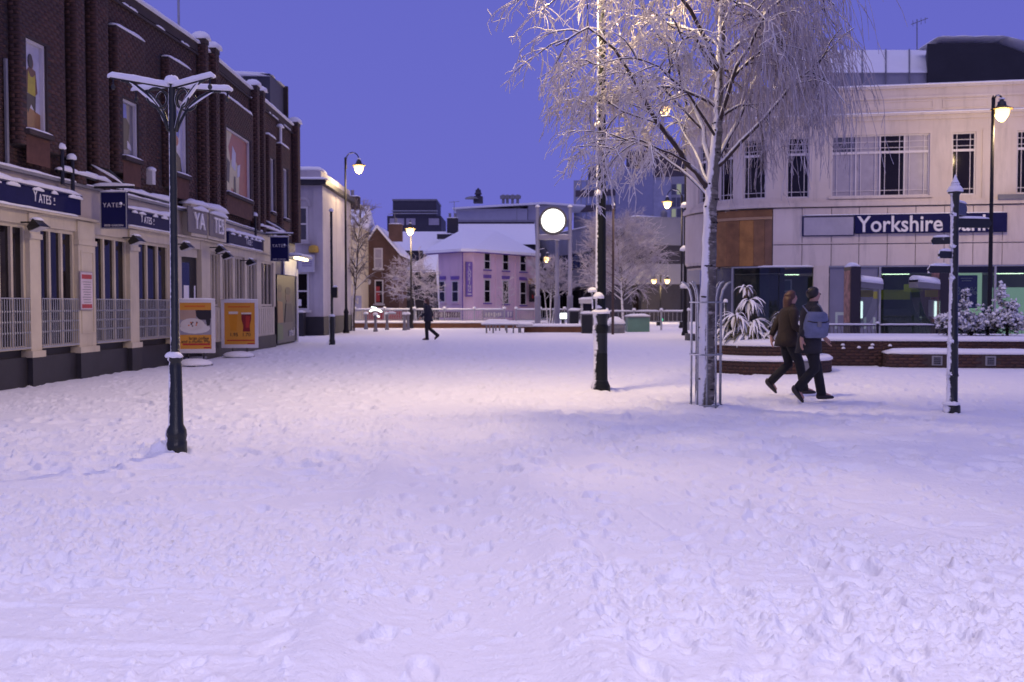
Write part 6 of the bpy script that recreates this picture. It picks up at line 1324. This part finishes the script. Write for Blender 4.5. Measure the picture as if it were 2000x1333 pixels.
tl2 = thing('traffic_light', 'distant traffic light with red and green lamps beyond the railing', 'traffic light', Vector((A(1289, 600, 74).x, 74, GB))); bx2 = A(1289, 618, 74); MB().tube([Vector((bx2.x, 74, GB)), bx2], .05, 6).build('pole', BLACK, tl2); MB().box(bx2.x - .25, bx2.x + .05, 73.85, 74.1, bx2.z - 1.3, bx2.z).build('head', BLACK, tl2); MB().ell((bx2.x - .1, 73.82, bx2.z - 1.05), .17, .05, .2, 10, 6).build('red_lamp', emit('signal_red', (1, .02, .02), 2.0), tl2); MB().ell((bx2.x + .1, 73.8, bx2.z - .25), .10, .05, .12, 10, 6).build('green_lamp', emit('signal_green', (.05, .9, .35), .8), tl2)

# ------------------------------------------------------------------ brick planters in front of the bank
wallb = thing('brick_planter', 'long low brick planter with snowy top and stepped ledge before the bank', 'planter', Vector((9.5, 26, 0)))
pa, pb = G(1600, 713), G(2120, 716); fpw = Frame(pa.xy, q=pb.xy); Lp = (pb - pa).length; uS = fpw.U(1725)
bx('core', MORTAR, wallb, fpw, -1.5, Lp, -3.2, 0, -.1, .60); bx('ledge', MORTAR, wallb, fpw, uS, Lp, 0.001, .62, -.1, .31)
bricks([(fpw.pt(-1.5, 0, 0), fpw.d, fpw.n, uS + 1.5, .0, .60, []), (fpw.pt(uS, 0, 0), fpw.d, fpw.n, Lp - uS, .33, .60, []), (fpw.pt(uS, .62, 0), fpw.d, fpw.n, Lp - uS, .0, .31, [(fpw.U(1805) - uS, fpw.U(1827) - uS, .02, .28), (fpw.U(1907) - uS, fpw.U(1929) - uS, .02, .28)]), (fpw.pt(uS, 0, 0), fpw.n, -fpw.d, .62, .0, .31, [])], 'brickwork', wallb)
for a, b in ((1806, 1826), (1908, 1928)):
    q = bx('vent_frame', mat('vent_grey', (.24, .24, .26), .6), wallb, fpw, fpw.U(a), fpw.U(b), .60, .645, .04, .27)
    for k in range(4): bx('louvre', BLACK, q, fpw, fpw.U(a) + .04, fpw.U(b) - .04, .645, .655, .07 + k * .045, .095 + k * .045)
bx('bed_snow', SNOW, wallb, fpw, -1.5, Lp, -3.0, -.30, .601, .70); snowstrip(wallb, fpw.pt(-1.5, -.18, .60), fpw.pt(Lp, -.18, .60), .46, .12, jag=.2); snowstrip(wallb, fpw.pt(uS - .03, .30, .31), fpw.pt(Lp, .30, .31), .68, .13, jag=.15)
for k in range(7): u = fpw.U(1690) + random.uniform(-.6, 1.4); MB().dome(fpw.pt(u, .03, .40 + .1 * random.random()), .05, .05, 8).build('stuck_snow', SNOW, wallb, smooth=True)
# round two-tier planter
rc = A(1492, 600, 23.6); rc.z = 0; rp = thing('round_planter', 'round two-tier brick planter holding the spiky frosted plant', 'planter', rc)
def ringwall(r, z0, z1, name):
    MB().lathe([(r, z0), (r, z1), (r - .22, z1), (r - .22, z1 - .1)], rc, 48).build(name, MORTAR, rp)
    n = 40; sg = []
    for k in range(n):
        a = math.pi + math.pi * 1.1 * k / n - .15; b = a + math.pi * 1.1 / n; p, q_ = Vector((rc.x + r * math.cos(a), rc.y + r * math.sin(a), 0)), Vector((rc.x + r * math.cos(b), rc.y + r * math.sin(b), 0)); d = (q_ - p).normalized(); sg.append((p, d, Vector((d.y, -d.x, 0)), (q_ - p).length, z0 + .02, z1, []))
    bricks(sg, 'brickwork', rp, bl=.10)
ringwall(1.50, -.10, .26, 'lower_ring'); ringwall(1.18, .22, .58, 'upper_ring')
MB().lathe([(1.53, .26), (1.54, .31), (1.46, .36), (1.18, .37)], rc, 48, jag=.012).build('ledge_snow', SNOW, rp, smooth=True); MB().lathe([(1.21, .58), (1.23, .64), (1.1, .70), (.3, .76)], rc, 48, jag=.012).build('bed_snow', SNOW, rp, smooth=True)
bx('vent_frame', LEAD, rp, Frame((rc.x + .42, rc.y - 1.47), ang=R(18)), 0, .26, .0, .05, .02, .25)
# spiky frosted plants
def spiky(name, label, c, n, Lr, w, droop, seed, col=None, up=1.2):
    rng = np.random.default_rng(seed); t = thing(name, label, 'plant', c); V = []; F = []; S = MB()
    lf = MB()
    for k in range(n):
        a = rng.uniform(0, 6.28); e = rng.uniform(.35, up); L = rng.uniform(*Lr); q = grow(np.array(list(c)) + np.array([.1 * math.cos(a), .1 * math.sin(a), 0]), (math.cos(a), math.sin(a), e * 1.6), L, 7, droop, .03, rng)
        wv = np.array([-math.sin(a), math.cos(a), 0]); ww = [w * x for x in (.5, .9, 1, .95, .8, .55, .3, .05)]
        vs = [tuple(p + wv * x) for p, x in zip(q, ww)] + [tuple(p - wv * x) for p, x in zip(q, ww)]
        lf.add(vs, [(i, i + 1, 9 + i, 8 + i) for i in range(7)])
        up_ = np.array([0, 0, .022]); vs = []
        for p, x in zip(q, ww): vs += [tuple(p + wv * x * 1.25 + up_ * .3), tuple(p + up_ * 2.0), tuple(p - wv * x * 1.25 + up_ * .3)]
        if k % 6: S.add(vs, [(3 * i, 3 * i + 3, 3 * i + 4, 3 * i + 1) for i in range(1, 7)] + [(3 * i + 1, 3 * i + 4, 3 * i + 5, 3 * i + 2) for i in range(1, 7)])
    lf.build('leaves', col or mat('strap_leaf', (.05, .07, .03), .6, stain=(.10, .06, .03)), t)['kind'] = 'stuff'; S.build('leaf_snow', SNOW, t, smooth=True)['kind'] = 'stuff'; return t
def heads(label, c, hd, seed):
    t = spiky('strap_leaf_plant', label, c, 34, (.45, .85), .045, .34, seed)
    for k, (ox, oy, oz, n, L) in enumerate(hd):
        rng = np.random.default_rng(seed * 10 + k); lf = MB(); S = MB(); b = np.array(list(c)) + np.array([ox, oy, oz])
        MB().tube([Vector(c) + Vector((ox * .3, oy * .3, -.1)), Vector(c) + Vector((ox * .8, oy * .8, oz * .6)), Vector(tuple(b))], .05, 7).build('stem', mat('strap_stem', (.09, .06, .04), .9), t)
        for i_ in range(n):
            a = rng.uniform(0, 6.28); q = grow(b, (math.cos(a), math.sin(a), rng.uniform(-.1, 1.6)), L * rng.uniform(.6, 1.2), 7, .40, .13, rng); wv = np.array([-math.sin(a), math.cos(a), 0]); ww = [.026 * x for x in (.5, .9, 1, .95, .8, .6, .4, .1)]
            lf.add([tuple(p + wv * x) for p, x in zip(q, ww)] + [tuple(p - wv * x) for p, x in zip(q, ww)], [(m_, m_ + 1, 9 + m_, 8 + m_) for m_ in range(7)])
            if i_ % 3:
                vs = []; hh = rng.uniform(.012, .03)
                for m_, (p, x) in enumerate(zip(q, ww)): vs += [tuple(p + wv * x * 1.3 + np.array([0, 0, .004])), tuple(p + np.array([0, 0, hh * (.5 if m_ in (0, 7) else 1)])), tuple(p - wv * x * 1.3 + np.array([0, 0, .004]))]
                S.add(vs, [(3 * m_, 3 * m_ + 3, 3 * m_ + 4, 3 * m_ + 1) for m_ in range(7)] + [(3 * m_ + 1, 3 * m_ + 4, 3 * m_ + 5, 3 * m_ + 2) for m_ in range(7)])
        lf.build('leaves', MATS['strap_leaf'], t)['kind'] = 'stuff'; S.build('leaf_snow', SNOW, t, smooth=True)['kind'] = 'stuff'
heads('large strap-leaf plant bowed under snow in the round planter', rc + Vector((-.45, -.35, .75)), [(-.30, -.1, .45, 70, .55), (.05, .1, .80, 70, .52), (.10, -.1, .30, 64, .58), (-.02, .2, 1.10, 40, .36), (-.55, .1, .22, 50, .45)], 3)
heads('snow-laden strap-leaf plant at the planter rim nearest the walkers', rc + Vector((.35, -.40, .75)), [(.05, 0, .50, 66, .52), (.35, .0, .30, 56, .46), (-.15, -.1, .22, 50, .46)], 4)
# evergreen shrubs
def shrub(label, c, rx, rz, n, seed, spikes=()):
    rng = np.random.default_rng(seed); t = thing('evergreen_shrub', label, 'shrub', c, 'evergreen shrubs in the long planter')
    lf = MB(); S = MB(); pts = []
    for k in range(n):
        d = rng.normal(0, 1, 3); d /= np.linalg.norm(d); r_ = rng.uniform(.55, 1.0); p = np.array(list(c)) + np.array([d[0] * rx * r_, d[1] * rx * r_, rz + d[2] * rz * r_]); pts.append(p)
    for (ox, hh) in spikes:
        for k in range(46): z = rng.uniform(.2, 1); rr3 = .20 * (1.1 - z); pts.append(np.array(list(c)) + np.array([ox + rng.normal(0, rr3), rng.normal(0, rr3), rz + hh * z]))
    for p in pts:
        for j in range(3):
            a = rng.uniform(0, 6.28); L = rng.uniform(.07, .14); d = np.array([math.cos(a), math.sin(a), rng.uniform(-.5, .6)]); s = np.array([-math.sin(a), math.cos(a), 0]) * .028
            q = p + rng.normal(0, .03, 3); lf.add([tuple(q), tuple(q + d * L * .5 + s), tuple(q + d * L), tuple(q + d * L * .5 - s)], [(0, 1, 2, 3)])
        if p[2] - c[2] > rz * .75 and rng.random() < .8: [S.dome(tuple(p + rng.normal(0, .05, 3) + np.array([0, 0, .02])), rng.uniform(.025, .06), rng.uniform(.02, .05), 6, .35) for _ in range(3)]
    lf.build('leaves', mat('evergreen_leaf', (.018, .03, .016), .55, var=.3), t)['kind'] = 'stuff'; S.build('leaf_snow', SNOW, t, smooth=True)['kind'] = 'stuff'
    MB().tube([Vector(c) - Vector((0, 0, .1)), Vector(c) + Vector((0, 0, rz))], .04, 6).build('stem', mat('shrub_stem', (.05, .035, .025), .9), t)
def pc(px, Yp): b = A(px, 600, Yp); b.z = .68; return b
shrub('snow-laden evergreen shrub behind the fingerpost', pc(1858, 26), .36, .30, 190, 1, [(.35, .8)]); shrub('wide evergreen shrub with loose snow right of the fingerpost', pc(1898, 26.2), .34, .26, 170, 2)
shrub('pointed evergreen shrub heaped with snow at the right edge', pc(1968, 26), .42, .32, 230, 3, [(-.18, .95), (.1, .5)]); shrub('low evergreen shrub between the fingerpost and the black lamp post', pc(1930, 26.6), .22, .24, 90, 4)
# iron fence behind the planter
fa, fb_ = A(1600, 600, 29.2), A(2060, 600, 29.0); fe = thing('iron_fence', 'low black iron fence with curved bars and snowy rail in front of the bank', 'fence', fa.lerp(fb_, .5) * 1.0 - Vector((0, 0, 1.5))); ff = Frame(fa.xy, q=fb_.xy); Lf = (fb_ - fa).length; zf1 = ff.Z(1700, 634); zf0 = .45
nb = 4
for k in range(nb + 1): MB().fbox(ff, Lf * k / nb - .03, Lf * k / nb + .03, -.03, .03, 0, zf1 + .02).build('fence_post', BLACK, fe); MB().dome(ff.pt(Lf * k / nb, 0, zf1 + .02), .06, .06).build('snow_cap', SNOW, fe, smooth=True)
me = None
for k in range(nb):
    u0, u1 = Lf * k / nb + .035, Lf * (k + 1) / nb - .035; r_ = MB().fbox(ff, u0, u1, -.015, .015, zf1 - .05, zf1 - .02).fbox(ff, u0, u1, -.015, .015, zf0 - .03, zf0).build('rail', BLACK, fe); snowstrip(r_, ff.pt(u0, 0, zf1 - .02), ff.pt(u1, 0, zf1 - .02), .07, .05, jag=.2)
    n = int((u1 - u0) / .105)
    for i in range(n):
        p = ff.pt(u0 + (u1 - u0) * (i + .5) / n, 0, zf0)
        if me is None: b = MB().tube([p + ff.n * (.07 * math.sin(math.pi * j / 6) ** 2) + Vector((0, 0, (zf1 - .05 - zf0) * j / 6)) for j in range(7)], .009, 5).build('bar', BLACK, r_); me = b.data; off = WLOC[b.name] - p
        else: link('bar', me, p + off, r_)
# telephone pillars with hoods
def phone(label, px, Yp, side):
    b = A(px, 600, Yp); b.z = 0; t = thing('phone_pillar', label, 'telephone', b, 'telephone pillars before the bank'); w = .16
    MB().box(b.x - w, b.x + w, Yp - .35, Yp + .35, -.05, 2.72).build('pillar', mat('pillar_dark', (.028, .022, .026), .4), t); snowstrip(t, (b.x - w, Yp, 2.72), (b.x + w, Yp, 2.72), .7, .14)
    MB().box(b.x - w - .012, b.x - w - .001, Yp - .3, Yp + .3, .9, 2.6).build('poster_strip', mat('poster_strip', (.45, .22, .18), .5, var=.5, vscale=5), t)
    x0, x1 = (b.x + w, b.x + w + .72) if side > 0 else (b.x - w - .72, b.x - w)
    hd_ = MB().hexa([(x0, Yp - .38, 2.05), (x1, Yp - .38, 1.98), (x1, Yp + .38, 1.98), (x0, Yp + .38, 2.05), (x0, Yp - .38, 2.30), (x1, Yp - .38, 2.16), (x1, Yp + .38, 2.16), (x0, Yp + .38, 2.30)]).build('hood', LEAD, t); snowstrip(hd_, (x0, Yp, 2.24), (x1, Yp, 2.16), .80, .22, jag=.06, taper=False)
    cv = [(0, 2.05), (.66, 2.0), (.62, 1.6), (.45, 1.15), (.2, .80), (0, .72)]
    for yy in (Yp - .36, Yp + .36):
        MB().add([((x0 + c[0]) if side > 0 else (x1 - c[0]), yy + dy, c[1]) for dy in (-.006, .006) for c in cv], [tuple(range(6)), tuple(range(11, 5, -1))] + [(i, 6 + i, 6 + (i + 1) % 6, (i + 1) % 6) for i in range(6)]).build('side_screen', SHOPGLASS, t)
    xs = x0 + .02 if side > 0 else x1 - .14
    MB().box(xs, xs + .12, Yp - .2, Yp + .2, 1.1, 1.65).build('telephone_set', STEEL, t); MB().box(min(xs, xs + .3 * side), max(xs + .1, xs + .1 + .3 * side), Yp - .30, Yp - .26, 1.74, 1.96).build('yellow_panel', mat('yellow_print', (.5, .44, .02), .5), t)
    MB().box(xs + .03, xs + .09, Yp - .25, Yp - .21, 1.05, 1.6).build('strip_lamp', emit('strip_white', (.8, .95, 1), 1.6), t)
phone('telephone pillar with hood to its right, nearer the walkers', 1664, 33.5, 1); phone('telephone pillar with hood to its left, behind the fingerpost', 1836, 33.5, -1)
# ------------------------------------------------------------------ people
SKINM = mat('skin', (.42, .24, .18), .55, var=.05)
def loft(mb, rings, n=18, cap=True):
    vs = []; fs = []
    for (cx_, cy_, z, rx, ry) in rings:
        for k in range(n): w = 2 * math.pi * k / n; vs.append((cx_ + rx * math.cos(w), cy_ + ry * math.sin(w), z))
    for i in range(len(rings) - 1):
        for k in range(n): k2 = (k + 1) % n; fs.append((i * n + k, i * n + k2, (i + 1) * n + k2, (i + 1) * n + k))
    if cap: fs += [tuple(range(n - 1, -1, -1)), tuple((len(rings) - 1) * n + k for k in range(n))]
    return mb.add(vs, fs)
def person(label, base, rz, h, coat, legs, hairc, hems, stride, bag=None, hair_long=False, hat=None, armswing=.4):
    """faces local +x; stride: (knee, ankle) offsets for each leg as (dx, dz)"""
    t = thing('person', label, 'person', (0, 0, 0)); s = h / 1.75
    # body: one skinned surface from head to feet with fingers
    V = []; E = []; Rr = []
    def v(p, r, par=None):
        V.append(tuple(c * s for c in p)); Rr.append(r * s)
        if par is not None: E.append((par, len(V) - 1))
        return len(V) - 1
    pel = v((0, 0, .96), .12); sp = v((.01, 0, 1.16), .115, pel); ch = v((.03, 0, 1.36), .13, sp); nk = v((.045, 0, 1.50), .055, ch); hb_ = v((.065, 0, 1.57), .068, nk); hm = v((.075, 0, 1.645), .088, hb_); ht = v((.068, 0, 1.71), .062, hm); v((.165, 0, 1.625), .014, hm)
    wr = []
    for sd, sw in ((1, armswing), (-1, -armswing)):
        sh = v((.03, .185 * sd, 1.42), .062, ch); el = v((-.04 + .20 * sw, .235 * sd, 1.16), .045, sh); w_ = v((.05 + .62 * sw, .225 * sd, .95 + .10 * abs(sw)), .030, el)
        dx, dz = .35 + sw * .8, -1.0; L = math.hypot(dx, dz); dx /= L; dz /= L; pm_ = v((.05 + .62 * sw + dx * .08, .225 * sd, .95 + .10 * abs(sw) + dz * .08), .036, w_); wr.append((V[el], V[w_]))
        px_, py_, pz_ = [c / s for c in V[pm_]]
        for j, (oy, l) in enumerate(((-.026, .060), (-.009, .072), (.009, .068), (.026, .052))):
            k1 = v((px_ + dx * .05, py_ + oy, pz_ + dz * .05), .0095, pm_); k2 = v((px_ + dx * (.05 + l * .55) + .006, py_ + oy, pz_ + dz * (.05 + l * .55)), .0088, k1); v((px_ + dx * (.05 + l) + .022, py_ + oy, pz_ + dz * (.05 + l)), .0075, k2)
        k1 = v((px_ + .045, py_ - .012 * sd, pz_ + .0), .011, pm_); v((px_ + .07, py_ - .02 * sd, pz_ - .045), .009, k1)
    feet = []
    for sd, ((kx, kz), (ax, az), toe) in ((1, stride[0]), (-1, stride[1])):
        hp = v((.0, .09 * sd, .90), .085, pel); kn = v((kx, .095 * sd, kz), .056, hp); an_ = v((ax, .095 * sd, az), .038, kn); v((ax + .16 * math.cos(toe), .10 * sd, az - .05 + .16 * math.sin(toe)), .03, an_); feet.append((kx, kz, ax, az, toe, sd))
    me = bpy.data.meshes.new('body'); me.from_pydata(V, E, []); me.materials.append(SKINM)
    o = link('body', me, (0, 0, 0), t); sk = o.modifiers.new('skin', 'SKIN'); sk.use_smooth_shade = True; ss = o.modifiers.new('sub', 'SUBSURF'); ss.levels = 1; ss.render_levels = 2
    for i, sv in enumerate(me.skin_vertices[0].data): sv.radius = (Rr[i], Rr[i]); sv.use_root = (i == 0)
    S = lambda r: [tuple(c * s for c in q) for q in r]
    for sy in (.034, -.034): MB().ell((.15 * s, sy * s, 1.652 * s), .012 * s, .014 * s, .012 * s, 8, 5).build('eye', BLACK, t, smooth=True)
    # trousers and shoes
    tr_ = MB(); loft(tr_, S([(0, 0, 1.04, .145, .175), (0, 0, .95, .15, .185), (0, 0, .86, .14, .18)]))
    for kx, kz, ax, az, toe, sd in feet: tr_.tube([Vector(c) * s for c in ((0, .09 * sd, .95), (kx * .5, .095 * sd, (.92 + kz) / 2), (kx, .095 * sd, kz), ((kx + ax) / 2, .095 * sd, (kz + az) / 2), (ax, .095 * sd, az - .02))], [.105 * s, .098 * s, .078 * s, .075 * s, .072 * s], 12)
    tr_.build('trousers', legs, t, smooth=True)
    for kx, kz, ax, az, toe, sd in feet:
        c, sn = math.cos(toe), math.sin(toe); sh_ = MB(); R4 = []
        for (d_, up, w_, hh_) in ((-.08, -.04, .030, .035), (-.05, -.04, .042, .05), (.03, -.045, .045, .048), (.12, -.055, .048, .034), (.18, -.06, .036, .024), (.20, -.062, .015, .012)): R4.append((d_, up, w_, hh_))
        vs = []; n = 10
        for (d_, up, w_, hh_) in R4:
            for k in range(n): a = 2 * math.pi * k / n; vs.append(((ax + d_ * c - (up + hh_ * math.sin(a)) * sn * .6) * s, (.097 * sd + w_ * math.cos(a)) * s, (az + d_ * sn + up + hh_ * math.sin(a)) * s))
        sh_.add(vs, [(i * n + k, (i + 1) * n + k, (i + 1) * n + (k + 1) % n, i * n + (k + 1) % n) for i in range(5) for k in range(n)] + [tuple(range(n)), tuple(5 * n + k for k in range(n - 1, -1, -1))]); sh_.build('shoe', BLK, t, smooth=True)
    # coat: torso and sleeves
    ct = MB(); loft(ct, S([(-.02, 0, hems, .20, .235), (-.01, 0, hems + .12, .185, .225), (0, 0, 1.02, .165, .205), (.01, 0, 1.16, .155, .19), (.02, 0, 1.30, .165, .205), (.03, 0, 1.40, .155, .205), (.035, 0, 1.455, .12, .165), (.045, 0, 1.50, .085, .10), (.05, 0, 1.54, .08, .085)]), 20)
    for (el, w_), sd in zip(wr, (1, -1)): ct.tube([Vector((.03, .15 * sd, 1.43)) * s, Vector((.02, .20 * sd, 1.40)) * s, (Vector((.02, .2 * sd, 1.4)) * s + Vector(el)) / 2, Vector(el), (Vector(el) + Vector(w_)) / 2, Vector(w_)], [.06 * s, .078 * s, .070 * s, .062 * s, .055 * s, .048 * s], 12)
    o = ct.build('coat', coat, t, smooth=True)
    hr = MB(); hr.ell((.058 * s, 0, 1.668 * s), .098 * s, .088 * s, .10 * s, 16, 10)
    if hair_long: loft(hr, S([(.02, 0, 1.38, .055, .085), (.015, 0, 1.48, .065, .095), (.02, 0, 1.58, .075, .095), (.03, 0, 1.66, .075, .09)]), 14)
    # keep the face clear: hair sits behind and above
    hr.v = [((x - .022 * s if z < 1.70 * s else x - .006 * s), y, z) for x, y, z in hr.v]
    hr.build('hair', hairc, t, smooth=True)
    if bag:
        bg = MB(); loft(bg, S([(-.02, -.245, .98, .15, .05), (-.02, -.255, 1.02, .20, .075), (-.01, -.255, 1.20, .205, .08), (.0, -.25, 1.34, .17, .07), (.0, -.24, 1.38, .13, .04)]), 18); bo_ = bg.build('shoulder_bag', bag, t, smooth=True); MB().tube([Vector(c) * s for c in ((-.17, -.30, 1.24), (-.08, -.335, 1.22), (.02, -.345, 1.215), (.12, -.325, 1.22), (.17, -.295, 1.24))], .008 * s, 5).build('flap_seam', BLK, bo_, smooth=True); MB().box(-.03 * s, .03 * s, -.352 * s, -.335 * s, 1.15 * s, 1.23 * s).build('buckle', LEAD, bo_)
        MB().tube([Vector(c) * s for c in ((.12, -.24, 1.34), (.10, -.15, 1.46), (.06, -.03, 1.53), (-.08, .08, 1.47), (-.12, -.22, 1.36))], .014 * s, 6).build('bag_strap', bag, t, smooth=True)
    t.location = base; t.rotation_euler = (0, 0, rz); return t
DC = mat('coat_charcoal', (.022, .021, .028), .85, var=.25, vscale=5, bmp=.9, bscale=9); BC = mat('coat_brown', (.030, .019, .013), .85, var=.25, vscale=5, bmp=.9, bscale=9); NC_ = mat('coat_navy', (.012, .013, .028), .85, var=.2); TRS = mat('trousers_black', (.010, .010, .014), .85, var=.2, bmp=.8, bscale=10); HRD = mat('hair_dark', (.015, .011, .010), .5, bmp=.3); HRB = mat('hair_brown', (.07, .03, .018), .55, bmp=.3); BAGB = mat('bag_blue', (.15, .175, .28), .6, var=.2, vscale=6, bmp=.7, bscale=12)
b1_ = G(1580, 783); b2_ = G(1548, 774)
person('person in charcoal coat with pale blue shoulder bag walking beside another', Vector((b1_.x, b1_.y, .0)), R(8), 1.76, DC, TRS, HRD, .74, (((.16, .54), (.25, .10), 0.0), ((.04, .50), (-.24, .20), R(-48))), bag=BAGB, armswing=.45)
person('person in brown jacket and black trousers, farther of the two walkers', Vector((b2_.x, b2_.y + .35, .0)), R(5), 1.72, BC, TRS, HRB, .82, (((.06, .50), (-.26, .22), R(-45)), ((.18, .54), (.27, .10), 0.0)), hair_long=True, armswing=-.4)
b3_ = G(836, 665)
person('lone person in dark navy coat walking across the far side of the square', Vector((b3_.x, b3_.y, .0)), R(172), 1.76, NC_, TRS, HRB, .78, (((.04, .50), (.02, .10), 0.0), ((-.02, .50), (-.38, .22), R(-40))), hair_long=True, armswing=.3)
